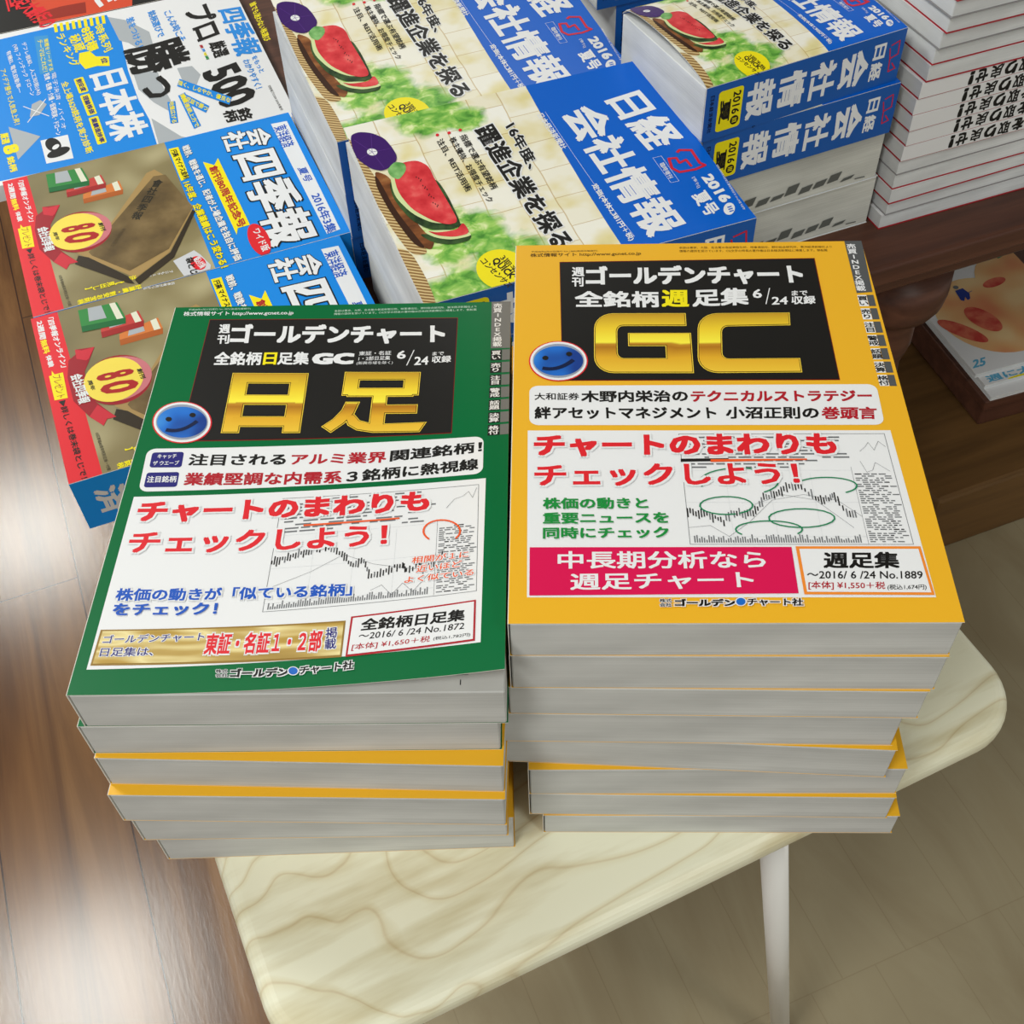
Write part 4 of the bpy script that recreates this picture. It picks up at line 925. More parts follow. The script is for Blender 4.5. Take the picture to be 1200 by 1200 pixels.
['P',[[117.28,103.47],[119.29,103.51],[119.29,102.59],[117.28,102.54]],'grey',2],
['P',[[120.45,103.53],[124.17,103.6],[124.18,102.68],[120.45,102.61]],'grey',2],
['P',[[130.95,103.71],[138.88,103.79],[138.89,102.87],[130.96,102.79]],'grey',2],
['P',[[140.03,103.8],[144.62,103.83],[144.63,102.91],[140.04,102.88]],'grey',2],
['P',[[87.21,100.41],[91.17,100.56],[91.17,99.64],[87.21,99.48]],'grey',2],
['P',[[92.33,100.6],[99.42,100.85],[99.42,99.93],[92.33,99.68]],'grey',2],
['P',[[100.58,100.89],[103.66,100.98],[103.66,100.06],[100.58,99.97]],'grey',2],
['P',[[104.82,101.02],[108.31,101.12],[108.32,100.2],[104.82,100.1]],'grey',2],
['P',[[109.47,101.15],[114.41,101.27],[114.42,100.36],[109.47,100.23]],'grey',2],
['P',[[115.57,101.3],[121.47,101.43],[121.48,100.51],[115.57,100.38]],'grey',2],
['P',[[122.63,101.45],[125.2,101.5],[125.2,100.58],[122.63,100.53]],'grey',2],
['P',[[126.36,101.52],[129,101.56],[129.01,100.64],[126.36,100.6]],'grey',2],
['P',[[142.14,101.7],[150.65,101.73],[150.66,100.82],[142.15,100.78]],'grey',2],
['P',[[82.76,98.09],[84.8,98.17],[84.8,97.25],[82.76,97.16]],'grey',2],
['P',[[85.96,98.22],[90.5,98.4],[90.5,97.48],[85.96,97.3]],'grey',2],
['P',[[91.66,98.45],[98.62,98.7],[98.62,97.78],[91.66,97.53]],'grey',2],
['P',[[99.78,98.74],[108.23,98.99],[108.23,98.08],[99.78,97.82]],'grey',2],
['P',[[109.39,99.03],[116.96,99.22],[116.97,98.3],[109.39,98.11]],'grey',2],
['P',[[118.12,99.24],[125.96,99.4],[125.96,98.48],[118.13,98.33]],'grey',2],
['P',[[136.7,99.54],[145.29,99.61],[145.3,98.7],[136.71,98.63]],'grey',2],
['P',[[150.71,99.63],[155.6,99.62],[155.61,98.72],[150.72,98.72]],'grey',2],
['P',[[82.76,95.96],[88.78,96.21],[88.78,95.29],[82.76,95.04]],'grey',2],
['P',[[89.94,96.26],[95.07,96.45],[95.07,95.54],[89.94,95.34]],'grey',2],
['P',[[96.23,96.49],[98.99,96.59],[98.99,95.68],[96.23,95.58]],'grey',2],
['P',[[100.14,96.63],[105.14,96.79],[105.14,95.88],[100.15,95.72]],'grey',2],
['P',[[112.36,96.99],[119.12,97.16],[119.12,96.25],[112.36,96.08]],'grey',2],
['P',[[120.28,97.18],[124.87,97.27],[124.87,96.37],[120.28,96.27]],'grey',2],
['P',[[126.02,97.29],[129.47,97.35],[129.48,96.44],[126.03,96.39]],'grey',2],
['P',[[130.63,97.37],[135.56,97.43],[135.57,96.53],[130.63,96.46]],'grey',2],
['P',[[144.68,97.51],[150.71,97.53],[150.72,96.63],[144.69,96.61]],'grey',2],
['P',[[82.76,93.84],[87.15,94.03],[87.15,93.12],[82.76,92.93]],'grey',2],
['P',[[92.03,94.23],[99.07,94.49],[99.07,93.58],[92.03,93.32]],'grey',2],
['P',[[100.23,94.53],[106.93,94.74],[106.94,93.83],[100.23,93.62]],'grey',2],
['P',[[108.09,94.78],[111.57,94.87],[111.58,93.97],[108.09,93.87]],'grey',2],
['P',[[112.73,94.91],[119.69,95.07],[119.7,94.17],[112.74,94]],'grey',2],
['P',[[120.85,95.1],[122.83,95.14],[122.83,94.24],[120.86,94.19]],'grey',2],
['P',[[142.54,95.41],[145.96,95.43],[145.97,94.53],[142.54,94.51]],'grey',2],
['P',[[88.34,91.98],[96.03,92.28],[96.03,91.37],[88.34,91.07]],'grey',2],
['P',[[104.51,92.57],[111.74,92.79],[111.74,91.89],[104.51,91.67]],'grey',2],
['P',[[112.9,92.82],[120.55,93.01],[120.55,92.11],[112.9,91.92]],'grey',2],
['P',[[127.29,93.14],[134.94,93.26],[134.94,92.36],[127.3,92.24]],'grey',2],
['P',[[136.09,93.27],[139.98,93.32],[139.99,92.42],[136.1,92.38]],'grey',2],
['P',[[82.75,89.64],[90.24,89.96],[90.24,89.06],[82.75,88.73]],'grey',2],
['P',[[91.4,90.01],[95.78,90.18],[95.78,89.28],[91.4,89.11]],'grey',2],
['P',[[96.94,90.22],[102.19,90.41],[102.19,89.51],[96.94,89.32]],'grey',2],
['P',[[103.35,90.45],[110.96,90.69],[110.96,89.79],[103.35,89.55]],'grey',2],
['P',[[115.67,90.81],[119.44,90.91],[119.44,90.01],[115.68,89.92]],'grey',2],
['P',[[124.48,91.02],[128.26,91.09],[128.26,90.19],[124.48,90.12]],'grey',2],
['P',[[129.41,91.11],[136.77,91.21],[136.78,90.32],[129.42,90.21]],'grey',2],
['P',[[142.88,91.28],[147.57,91.31],[147.58,90.41],[142.88,90.38]],'grey',2],
['P',[[82.75,87.55],[89.74,87.86],[89.74,86.96],[82.75,86.65]],'grey',2],
['P',[[90.9,87.91],[98.34,88.2],[98.34,87.3],[90.9,87.01]],'grey',2],
['P',[[99.5,88.24],[107.05,88.5],[107.05,87.6],[99.5,87.34]],'grey',2],
['P',[[116.59,88.77],[121.14,88.88],[121.15,87.99],[116.59,87.88]],'grey',2],
['P',[[139.96,89.19],[142.81,89.22],[142.82,88.33],[139.97,88.31]],'grey',2],
['P',[[143.96,89.23],[150.5,89.26],[150.51,88.38],[143.97,88.34]],'grey',2],
['P',[[164.91,84.84],[166.26,84.83],[166.27,84.19],[164.91,84.2]],'grey',2],
['P',[[167.03,84.82],[169.61,84.8],[169.62,84.16],[167.03,84.18]],'black',2],
['P',[[158.07,83.62],[160.66,83.61],[160.67,82.97],[158.08,82.98]],'grey',2],
['P',[[161.43,83.61],[164.38,83.59],[164.38,82.96],[161.44,82.97]],'grey',2],
['P',[[165.14,83.59],[166.99,83.58],[167,82.94],[165.15,82.95]],'grey',2],
['P',[[167.76,83.57],[169.62,83.55],[169.63,82.92],[167.77,82.93]],'grey',2],
['P',[[170.39,83.55],[173.12,83.52],[173.13,82.88],[170.4,82.91]],'grey',2],
['P',[[158.08,82.37],[159.8,82.37],[159.8,81.74],[158.09,81.74]],'grey',2],
['P',[[160.56,82.37],[163.44,82.36],[163.45,81.72],[160.57,81.73]],'grey',2],
['P',[[164.21,82.35],[166,82.34],[166.01,81.71],[164.21,81.72]],'grey',2],
['P',[[166.77,82.34],[168.15,82.33],[168.16,81.69],[166.77,81.7]],'grey',2],
['P',[[172.45,82.28],[174.82,82.25],[174.83,81.62],[172.46,81.65]],'grey',2],
['P',[[158.1,81.14],[160.87,81.13],[160.88,80.5],[158.1,80.5]],'grey',2],
['P',[[165.62,81.11],[168.82,81.09],[168.82,80.45],[165.62,80.48]],'grey',2],
['P',[[169.58,81.08],[171.62,81.06],[171.63,80.42],[169.59,80.45]],'grey',2],
['P',[[158.11,79.9],[160.55,79.9],[160.56,79.27],[158.11,79.27]],'grey',2],
['P',[[161.32,79.9],[164.53,79.88],[164.54,79.25],[161.33,79.26]],'grey',2],
['P',[[165.3,79.88],[168.48,79.86],[168.49,79.22],[165.31,79.25]],'grey',2],
['P',[[169.25,79.85],[171.47,79.83],[171.48,79.2],[169.25,79.22]],'grey',2],
['P',[[172.23,79.82],[174.54,79.79],[174.55,79.16],[172.24,79.19]],'grey',2],
['P',[[158.12,78.67],[160.32,78.67],[160.33,78.04],[158.13,78.04]],'grey',2],
['P',[[167.2,78.64],[168.99,78.62],[168.99,77.99],[167.21,78.01]],'grey',2],
['P',[[158.13,77.44],[160.71,77.44],[160.72,76.81],[158.14,76.81]],'grey',2],
['P',[[161.48,77.44],[162.71,77.43],[162.72,76.81],[161.49,76.81]],'grey',2],
['P',[[163.48,77.43],[165.39,77.42],[165.4,76.79],[163.48,76.8]],'grey',2],
['P',[[166.16,77.42],[167.62,77.41],[167.63,76.78],[166.16,76.79]],'black',2],
['P',[[168.39,77.4],[169.94,77.39],[169.95,76.76],[168.4,76.78]],'grey',2],
['P',[[170.71,77.38],[173.97,77.35],[173.98,76.72],[170.71,76.76]],'grey',2],
['P',[[158.15,76.22],[161.43,76.22],[161.43,75.59],[158.15,75.59]],'grey',2],
['P',[[162.2,76.21],[163.43,76.21],[163.44,75.58],[162.2,75.59]],'grey',2],
['P',[[164.2,76.21],[167.52,76.19],[167.53,75.56],[164.21,75.58]],'grey',2],
['P',[[168.29,76.18],[170.87,76.16],[170.87,75.53],[168.3,75.56]],'grey',2],
['P',[[171.63,76.15],[173.3,76.14],[173.3,75.51],[171.64,75.53]],'grey',2],
['P',[[160.9,75],[162.88,74.99],[162.88,74.37],[160.91,74.37]],'black',2],
['P',[[163.64,74.99],[165.11,74.98],[165.11,74.36],[163.65,74.37]],'grey',2],
['P',[[165.87,74.98],[167.71,74.97],[167.72,74.34],[165.88,74.36]],'grey',2],
['P',[[168.48,74.96],[170.42,74.95],[170.43,74.32],[168.48,74.34]],'grey',2],
['P',[[171.18,74.94],[172.99,74.92],[173,74.3],[171.19,74.32]],'grey',2],
['P',[[158.17,73.78],[161.05,73.78],[161.06,73.16],[158.18,73.16]],'grey',2],
['P',[[166.87,73.76],[169,73.75],[169.01,73.12],[166.88,73.14]],'grey',2],
['P',[[169.77,73.74],[172.35,73.72],[172.36,73.09],[169.77,73.12]],'grey',2],
['P',[[158.18,72.57],[160.96,72.57],[160.97,71.95],[158.19,71.95]],'grey',2],
['P',[[161.73,72.57],[163.89,72.56],[163.89,71.94],[161.74,71.95]],'grey',2],
['P',[[164.66,72.56],[167.01,72.55],[167.02,71.93],[164.66,71.94]],'grey',2],
['P',[[172.12,72.51],[174.93,72.48],[174.94,71.86],[172.13,71.89]],'grey',2],
['P',[[160.68,71.36],[162.26,71.36],[162.27,70.74],[160.68,70.74]],'black',2],
['P',[[163.03,71.36],[165.77,71.35],[165.77,70.73],[163.04,70.74]],'grey',2],
['P',[[166.53,71.34],[169.83,71.32],[169.84,70.7],[166.54,70.72]],'grey',2],
['P',[[170.6,71.32],[173.01,71.29],[173.02,70.68],[170.61,70.7]],'black',2],
['P',[[158.21,70.16],[161.15,70.16],[161.16,69.54],[158.21,69.54]],'grey',2],
['P',[[166.67,70.14],[168.04,70.13],[168.04,69.51],[166.68,69.52]],'grey',2],
['P',[[168.8,70.13],[172.12,70.1],[172.13,69.48],[168.81,69.51]],'grey',2],
['P',[[172.89,70.09],[176.02,70.06],[176.03,69.44],[172.89,69.48]],'grey',2],
['P',[[158.22,68.95],[159.69,68.95],[159.7,68.34],[158.22,68.34]],'grey',2],
['P',[[160.46,68.95],[163.08,68.95],[163.09,68.34],[160.47,68.34]],'grey',2],
['P',[[163.85,68.95],[166.45,68.94],[166.46,68.32],[163.86,68.33]],'grey',2],
['P',[[167.22,68.94],[168.81,68.93],[168.81,68.31],[167.22,68.32]],'black',2],
['P',[[169.57,68.92],[171.79,68.9],[171.8,68.29],[169.58,68.31]],'grey',2],
['P',[[172.56,68.9],[174.58,68.88],[174.59,68.26],[172.57,68.28]],'grey',2],
['P',[[158.23,67.75],[160.54,67.76],[160.54,67.14],[158.24,67.14]],'grey',2],
['P',[[161.31,67.76],[162.92,67.75],[162.93,67.14],[161.31,67.14]],'grey',2],
['P',[[169.38,67.73],[172.25,67.7],[172.26,67.09],[169.39,67.11]],'grey',2],
['P',[[173.01,67.7],[174.85,67.68],[174.86,67.07],[173.02,67.08]],'grey',2],
['P',[[158.24,66.56],[160.16,66.56],[160.17,65.95],[158.25,65.95]],'grey',2],
['P',[[168.19,66.54],[170.7,66.52],[170.71,65.91],[168.2,65.93]],'grey',2],
['P',[[158.25,65.37],[160.76,65.37],[160.76,64.76],[158.26,64.76]],'grey',2],
['P',[[161.53,65.37],[163.17,65.37],[163.17,64.76],[161.53,64.76]],'grey',2],
['P',[[163.93,65.37],[165.53,65.36],[165.54,64.75],[163.94,64.76]],'grey',2],
['P',[[166.3,65.36],[168.03,65.35],[168.04,64.74],[166.3,64.75]],'grey',2],
['P',[[168.8,65.35],[170.26,65.34],[170.27,64.73],[168.81,64.74]],'grey',2],
['P',[[161.07,64.18],[162.49,64.18],[162.49,63.58],[161.08,63.58]],'grey',2],
['P',[[163.25,64.18],[165.87,64.18],[165.88,63.57],[163.26,63.57]],'grey',2],
['P',[[166.64,64.17],[168.87,64.16],[168.87,63.56],[166.65,63.57]],'grey',2],
['P',[[169.63,64.16],[172.93,64.13],[172.94,63.53],[169.64,63.55]],'grey',2],
['P',[[158.28,63],[161.52,63],[161.53,62.39],[158.28,62.39]],'grey',2],
['P',[[162.29,63],[164.27,63],[164.27,62.39],[162.3,62.39]],'grey',2],
['P',[[165.03,63],[167.53,62.99],[167.54,62.38],[165.04,62.39]],'grey',2],
['P',[[168.3,62.98],[170.06,62.97],[170.06,62.37],[168.31,62.38]],'grey',2],
['P',[[170.82,62.97],[173.36,62.95],[173.37,62.34],[170.83,62.36]],'grey',2],
['P',[[158.29,61.81],[160.3,61.82],[160.3,61.21],[158.3,61.21]],'grey',2],
['P',[[161.06,61.82],[162.57,61.82],[162.57,61.21],[161.07,61.21]],'grey',2],
['P',[[166.64,61.81],[169.89,61.8],[169.9,61.19],[166.65,61.21]],'grey',2],
['P',[[158.3,60.64],[160.65,60.64],[160.66,60.04],[158.31,60.03]],'grey',2],
['P',[[161.42,60.64],[163.71,60.64],[163.72,60.04],[161.43,60.04]],'grey',2],
['P',[[164.48,60.64],[166.62,60.64],[166.63,60.03],[164.49,60.04]],'grey',2],
['P',[[167.39,60.63],[168.89,60.63],[168.9,60.02],[167.4,60.03]],'grey',2],
['P',[[169.66,60.62],[171.93,60.61],[171.94,60.01],[169.67,60.02]],'grey',2],
['P',[[172.7,60.6],[175.46,60.58],[175.47,59.97],[172.7,60]],'grey',2],
['P',[[158.31,59.46],[160.85,59.47],[160.86,58.87],[158.32,58.86]],'grey',2],
['P',[[163.89,59.47],[167.02,59.46],[167.03,58.86],[163.9,58.87]],'grey',2],
['P',[[167.79,59.46],[170.44,59.45],[170.44,58.85],[167.8,58.86]],'grey',2],
['P',[[171.2,59.44],[174.36,59.42],[174.36,58.82],[171.21,58.84]],'grey',2],
['P',[[158.33,58.29],[161,58.3],[161.01,57.7],[158.33,57.69]],'grey',2],
['P',[[161.77,58.3],[163.35,58.3],[163.35,57.7],[161.78,57.7]],'grey',2],
['P',[[164.11,58.3],[166.66,58.29],[166.66,57.7],[164.12,57.7]],'grey',2],
['P',[[167.42,58.29],[168.8,58.29],[168.8,57.69],[167.43,57.69]],'grey',2],
['P',[[169.56,58.28],[171.78,58.27],[171.79,57.67],[169.57,57.68]],'grey',2],
['P',[[158.34,57.12],[159.56,57.13],[159.56,56.53],[158.34,56.53]],'grey',2],
['P',[[160.33,57.13],[162.62,57.13],[162.63,56.54],[160.33,56.53]],'grey',2],
['P',[[163.39,57.13],[165.53,57.13],[165.53,56.53],[163.4,56.54]],'grey',2],
['P',[[166.29,57.13],[167.68,57.13],[167.69,56.53],[166.3,56.53]],'grey',2],
['P',[[168.45,57.12],[170.85,57.11],[170.86,56.51],[168.45,56.53]],'grey',2],
['P',[[171.61,57.11],[172.82,57.1],[172.83,56.5],[171.62,56.51]],'grey',2],
['P',[[158.35,55.96],[160.24,55.97],[160.25,55.37],[158.36,55.36]],'grey',2],
['P',[[164.25,55.97],[166.44,55.97],[166.45,55.37],[164.26,55.37]],'grey',2],
['P',[[167.21,55.97],[168.64,55.96],[168.64,55.37],[167.21,55.37]],'grey',2],
['P',[[169.4,55.96],[171.53,55.95],[171.54,55.35],[169.41,55.36]],'grey',2],
['P',[[162.54,54.81],[165.87,54.81],[165.88,54.22],[162.55,54.22]],'grey',2],
['P',[[166.64,54.81],[168.91,54.8],[168.91,54.21],[166.65,54.21]],'grey',2],
['P',[[169.68,54.8],[172.9,54.78],[172.91,54.19],[169.68,54.21]],'grey',2],
['P',[[158.37,53.64],[161.56,53.65],[161.56,53.06],[158.38,53.05]],'grey',2],
['P',[[164.74,53.65],[166.24,53.65],[166.25,53.06],[164.74,53.06]],'grey',2],
['P',[[167.01,53.65],[170.21,53.64],[170.21,53.05],[167.02,53.06]],'grey',2],
['P',[[170.97,53.64],[172.76,53.63],[172.77,53.04],[170.98,53.05]],'grey',2],
['P',[[158.38,52.49],[160.64,52.5],[160.65,51.9],[158.39,51.9]],'grey',2],
['P',[[164.02,52.5],[167.18,52.5],[167.19,51.91],[164.02,51.91]],'grey',2],
['P',[[167.95,52.5],[170.33,52.49],[170.34,51.9],[167.95,51.91]],'grey',2],
['P',[[171.1,52.49],[173.19,52.47],[173.19,51.88],[171.11,51.9]],'grey',2],
['P',[[158.4,51.34],[161.11,51.35],[161.11,50.76],[158.4,50.75]],'grey',2],
['P',[[161.88,51.35],[164.41,51.35],[164.42,50.76],[161.88,50.76]],'grey',2],
['P',[[165.18,51.35],[166.45,51.35],[166.45,50.76],[165.18,50.76]],'grey',2],
['P',[[167.21,51.35],[168.59,51.35],[168.59,50.76],[167.22,50.76]],'grey',2],
['P',[[172.07,51.33],[174.98,51.31],[174.99,50.73],[172.08,50.75]],'grey',2],
['P',[[164.37,50.21],[166.65,50.21],[166.65,49.62],[164.37,49.62]],'grey',2],
['P',[[167.41,50.21],[169.49,50.2],[169.5,49.61],[167.42,49.62]],'grey',2],
['P',[[170.26,50.2],[172.31,50.19],[172.31,49.6],[170.26,49.61]],'grey',2],
['P',[[158.42,49.04],[161.54,49.06],[161.54,48.47],[158.43,48.46]],'grey',2],
['P',[[162.31,49.06],[163.82,49.06],[163.83,48.48],[162.31,48.47]],'grey',2],
['P',[[168.26,49.06],[170.8,49.05],[170.8,48.47],[168.27,48.48]],'black',2],
['P',[[158.43,47.9],[160.76,47.92],[160.76,47.33],[158.44,47.32]],'grey',2],
['P',[[161.53,47.92],[163.34,47.92],[163.34,47.34],[161.53,47.33]],'grey',2],
['P',[[164.1,47.92],[166.59,47.93],[166.59,47.34],[164.11,47.34]],'grey',2],
['P',[[170.87,47.92],[172.31,47.91],[172.31,47.33],[170.87,47.33]],'grey',2],
['P',[[173.07,47.91],[175.69,47.89],[175.7,47.31],[173.08,47.32]],'grey',2],
['P',[[161.04,46.78],[162.49,46.78],[162.5,46.2],[161.04,46.2]],'grey',2],
['P',[[166.72,46.79],[169.83,46.79],[169.83,46.2],[166.73,46.21]],'grey',2],
['P',[[170.59,46.78],[173.56,46.77],[173.57,46.19],[170.6,46.2]],'grey',2],
['P',[[158.45,45.63],[161.3,45.65],[161.3,45.07],[158.46,45.05]],'grey',2],
['P',[[162.07,45.65],[165.18,45.66],[165.19,45.08],[162.07,45.07]],'black',2],
['P',[[165.95,45.66],[168.39,45.66],[168.39,45.08],[165.96,45.08]],'grey',2],
['P',[[169.15,45.66],[172.43,45.64],[172.44,45.07],[169.16,45.08]],'grey',2],
['P',[[81.75,42.06],[82.34,42.09],[82.34,45.74],[81.76,45.7]],'grey',2],
['P',[[82.8,42.12],[83.39,42.16],[83.39,43.85],[82.8,43.82]],'grey',2],
['P',[[83.85,42.19],[84.44,42.22],[84.44,45.63],[83.86,45.6]],'grey',2],
['P',[[84.9,42.25],[85.49,42.28],[85.49,43.71],[84.9,43.67]],'grey',2],
['P',[[85.95,42.31],[86.54,42.34],[86.54,44.75],[85.95,44.71]],'grey',2],
['P',[[87,42.37],[87.59,42.41],[87.59,44.8],[87,44.77]],'grey',2],
['P',[[88.05,42.43],[88.64,42.47],[88.64,46.89],[88.05,46.86]],'grey',2],
['P',[[89.1,42.49],[89.69,42.53],[89.69,44.53],[89.1,44.5]],'grey',2],
['P',[[90.16,42.55],[90.74,42.59],[90.74,45.13],[90.15,45.1]],'grey',2],
['P',[[91.21,42.61],[91.79,42.64],[91.79,45.83],[91.2,45.8]],'grey',2],
['P',[[92.26,42.67],[92.84,42.7],[92.84,44.65],[92.26,44.62]],'grey',2],
['P',[[93.31,42.73],[93.89,42.76],[93.89,45.56],[93.3,45.53]],'grey',2],
['P',[[94.36,42.78],[94.94,42.81],[94.94,45.08],[94.36,45.05]],'grey',2],
['P',[[95.41,42.84],[95.99,42.87],[95.99,46.6],[95.4,46.57]],'grey',2],
['P',[[96.46,42.89],[97.04,42.92],[97.04,46.9],[96.45,46.87]],'grey',2],
['P',[[97.51,42.95],[98.09,42.98],[98.09,46.22],[97.51,46.19]],'grey',2],
['P',[[98.56,43],[99.15,43.03],[99.14,47.26],[98.56,47.23]],'grey',2],
['P',[[99.61,43.05],[100.2,43.08],[100.19,46.01],[99.61,45.98]],'grey',2],
['P',[[100.66,43.11],[101.25,43.13],[101.24,46.94],[100.66,46.91]],'grey',2],
['P',[[101.72,43.16],[102.3,43.18],[102.3,44.75],[101.71,44.72]],'grey',2],
['P',[[102.77,43.21],[103.35,43.23],[103.34,45.8],[102.76,45.78]],'grey',2],
['P',[[103.82,43.26],[104.4,43.28],[104.4,45.63],[103.81,45.6]],'grey',2],
['P',[[104.87,43.31],[105.45,43.33],[105.44,47.62],[104.86,47.59]],'grey',2],
['P',[[105.92,43.35],[106.5,43.38],[106.5,46.33],[105.91,46.3]],'grey',2],
['P',[[106.97,43.4],[107.55,43.43],[107.55,45.96],[106.96,45.93]],'grey',2],
['P',[[108.02,43.45],[108.61,43.47],[108.6,47],[108.01,46.97]],'grey',2],
['P',[[109.07,43.49],[109.66,43.52],[109.64,48.03],[109.06,48.01]],'grey',2],
['P',[[110.12,43.54],[110.71,43.56],[110.69,47.65],[110.11,47.62]],'grey',2],
['P',[[111.18,43.58],[111.76,43.61],[111.75,47.6],[111.16,47.57]],'grey',2],
['P',[[112.23,43.63],[112.81,43.65],[112.8,47.17],[112.21,47.14]],'grey',2],
['P',[[113.28,43.67],[113.86,43.69],[113.85,47.68],[113.26,47.66]],'grey',2],
['P',[[114.33,43.71],[114.91,43.73],[114.9,46.89],[114.32,46.87]],'grey',2],
['P',[[115.38,43.75],[115.96,43.77],[115.95,46.34],[115.37,46.32]],'grey',2],
['P',[[116.43,43.79],[117.01,43.81],[117,46.13],[116.42,46.11]],'grey',2],
['P',[[117.48,43.83],[118.06,43.85],[118.05,45.99],[117.47,45.97]],'grey',2],
['P',[[118.53,43.87],[119.11,43.89],[119.1,46.28],[118.52,46.26]],'grey',2],
['P',[[119.58,43.91],[120.16,43.93],[120.15,46.87],[119.57,46.85]],'grey',2],
['P',[[120.63,43.95],[121.21,43.97],[121.19,48.15],[120.61,48.13]],'grey',2],
['P',[[121.68,43.98],[122.26,44],[122.25,46.04],[121.67,46.02]],'grey',2],
['P',[[122.73,44.02],[123.31,44.04],[123.3,46.61],[122.72,46.59]],'grey',2],
['P',[[123.78,44.05],[124.36,44.07],[124.35,46.2],[123.77,46.18]],'grey',2],
['P',[[124.83,44.09],[125.41,44.11],[125.4,46.98],[124.82,46.96]],'grey',2],
['P',[[125.88,44.12],[126.46,44.14],[126.46,45.58],[125.87,45.56]],'grey',2],
['P',[[126.93,44.15],[127.51,44.17],[127.49,47.53],[126.91,47.51]],'grey',2],
['P',[[127.98,44.18],[128.56,44.2],[128.54,48.36],[127.96,48.34]],'grey',2],
['P',[[129.03,44.21],[129.61,44.23],[129.59,48.57],[129,48.55]],'grey',2],
['P',[[130.08,44.24],[130.66,44.26],[130.65,46.71],[130.06,46.7]],'grey',2],
['P',[[131.13,44.27],[131.71,44.29],[131.7,46.1],[131.12,46.08]],'grey',2],
['P',[[132.18,44.3],[132.76,44.32],[132.73,48.04],[132.15,48.02]],'grey',2],
['P',[[133.22,44.33],[133.81,44.34],[133.78,48.15],[133.2,48.13]],'grey',2],
['P',[[134.27,44.36],[134.85,44.37],[134.84,46.25],[134.26,46.23]],'grey',2],
['P',[[135.32,44.38],[135.9,44.4],[135.89,45.83],[135.31,45.82]],'grey',2],
['P',[[136.37,44.41],[136.95,44.42],[136.92,47.93],[136.34,47.92]],'grey',2],
['P',[[137.42,44.43],[138,44.45],[137.98,46.96],[137.4,46.95]],'grey',2],
['P',[[138.46,44.46],[139.04,44.47],[139.02,47.47],[138.44,47.46]],'grey',2],
['P',[[139.51,44.48],[140.09,44.49],[140.07,47.64],[139.49,47.62]],'grey',2],
['P',[[140.56,44.5],[141.14,44.51],[141.11,48.74],[140.52,48.73]],'grey',2],
['P',[[141.6,44.52],[142.19,44.53],[142.17,46.19],[141.59,46.18]],'grey',2],
['P',[[142.65,44.54],[143.23,44.55],[143.21,46.66],[142.63,46.65]],'grey',2],
['P',[[143.7,44.56],[144.28,44.57],[144.27,45.92],[143.69,45.9]],'grey',2],
['P',[[144.74,44.58],[145.32,44.59],[145.29,48.15],[144.71,48.14]],'grey',2],
['P',[[145.79,44.6],[146.37,44.61],[146.36,46.1],[145.77,46.09]],'grey',2],
['P',[[146.83,44.61],[147.41,44.62],[147.38,48.74],[146.8,48.73]],'grey',2],
['P',[[147.88,44.63],[148.46,44.64],[148.43,47.93],[147.85,47.92]],'grey',2],
['P',[[148.92,44.64],[149.5,44.65],[149.48,47.61],[148.9,47.61]],'grey',2],
['P',[[149.97,44.66],[150.55,44.67],[150.53,46.8],[149.95,46.79]],'grey',2],
['P',[[151.01,44.67],[151.59,44.68],[151.55,48.85],[150.97,48.84]],'grey',2],
['P',[[152.05,44.69],[152.63,44.69],[152.62,46.3],[152.04,46.3]],'grey',2],
['P',[[153.1,44.7],[153.68,44.7],[153.65,47.89],[153.07,47.89]],'grey',2],
['P',[[154.14,44.71],[154.72,44.71],[154.68,48.75],[154.1,48.74]],'grey',2],
['P',[[79.84,70.16],[80.42,70.19],[80.42,67.99],[79.84,67.96]],'black',3],
['P',[[81.05,72.67],[81.63,72.7],[81.63,67.77],[81.05,67.74]],'black',3],
['P',[[82.26,72.03],[82.84,72.06],[82.84,66.53],[82.26,66.5]],'black',3],
['P',[[83.47,72.09],[84.05,72.12],[84.05,67.58],[83.47,67.55]],'black',3],
['P',[[84.68,72.2],[85.26,72.23],[85.26,70.13],[84.68,70.1]],'black',3],
['P',[[85.89,72.19],[86.47,72.22],[86.47,68.6],[85.89,68.57]],'grey',3],
['P',[[87.1,74.39],[87.68,74.42],[87.68,69.71],[87.1,69.68]],'black',3],
['P',[[88.31,73.14],[88.89,73.17],[88.89,69.52],[88.31,69.49]],'black',3],
['P',[[89.52,73.83],[90.1,73.86],[90.11,71.55],[89.52,71.52]],'black',3],
['P',[[90.73,74.26],[91.31,74.29],[91.32,70.66],[90.74,70.64]],'black',3],
['P',[[91.94,76.52],[92.52,76.54],[92.53,71.22],[91.95,71.19]],'grey',3],
['P',[[93.15,74.9],[93.74,74.92],[93.74,72.9],[93.16,72.88]],'black',3],
['P',[[94.37,75.66],[94.95,75.68],[94.95,71.06],[94.37,71.04]],'black',3],
['P',[[95.57,78.07],[96.15,78.1],[96.16,72.51],[95.58,72.49]],'black',3],
['P',[[96.79,76.84],[97.37,76.86],[97.37,72.46],[96.79,72.44]],'black',3],
['P',[[97.99,78.12],[98.58,78.14],[98.58,72.66],[98,72.63]],'grey',3],
['P',[[99.21,77.56],[99.79,77.59],[99.79,75.45],[99.21,75.42]],'black',3],
['P',[[100.56,79.62],[101.14,79.64],[101.15,73.88],[100.57,73.86]],'black',3],
['P',[[101.91,79.02],[102.5,79.04],[102.51,73.58],[101.93,73.55]],'black',3],
['P',[[103.27,77.87],[103.85,77.89],[103.86,75.62],[103.28,75.6]],'black',3],
['P',[[104.62,79.48],[105.21,79.5],[105.22,74.08],[104.64,74.06]],'black',3],
['P',[[105.98,77.99],[106.57,78.01],[106.57,74.95],[105.99,74.93]],'black',3],
['P',[[107.35,75.91],[107.93,75.93],[107.93,73.47],[107.35,73.45]],'grey',3],
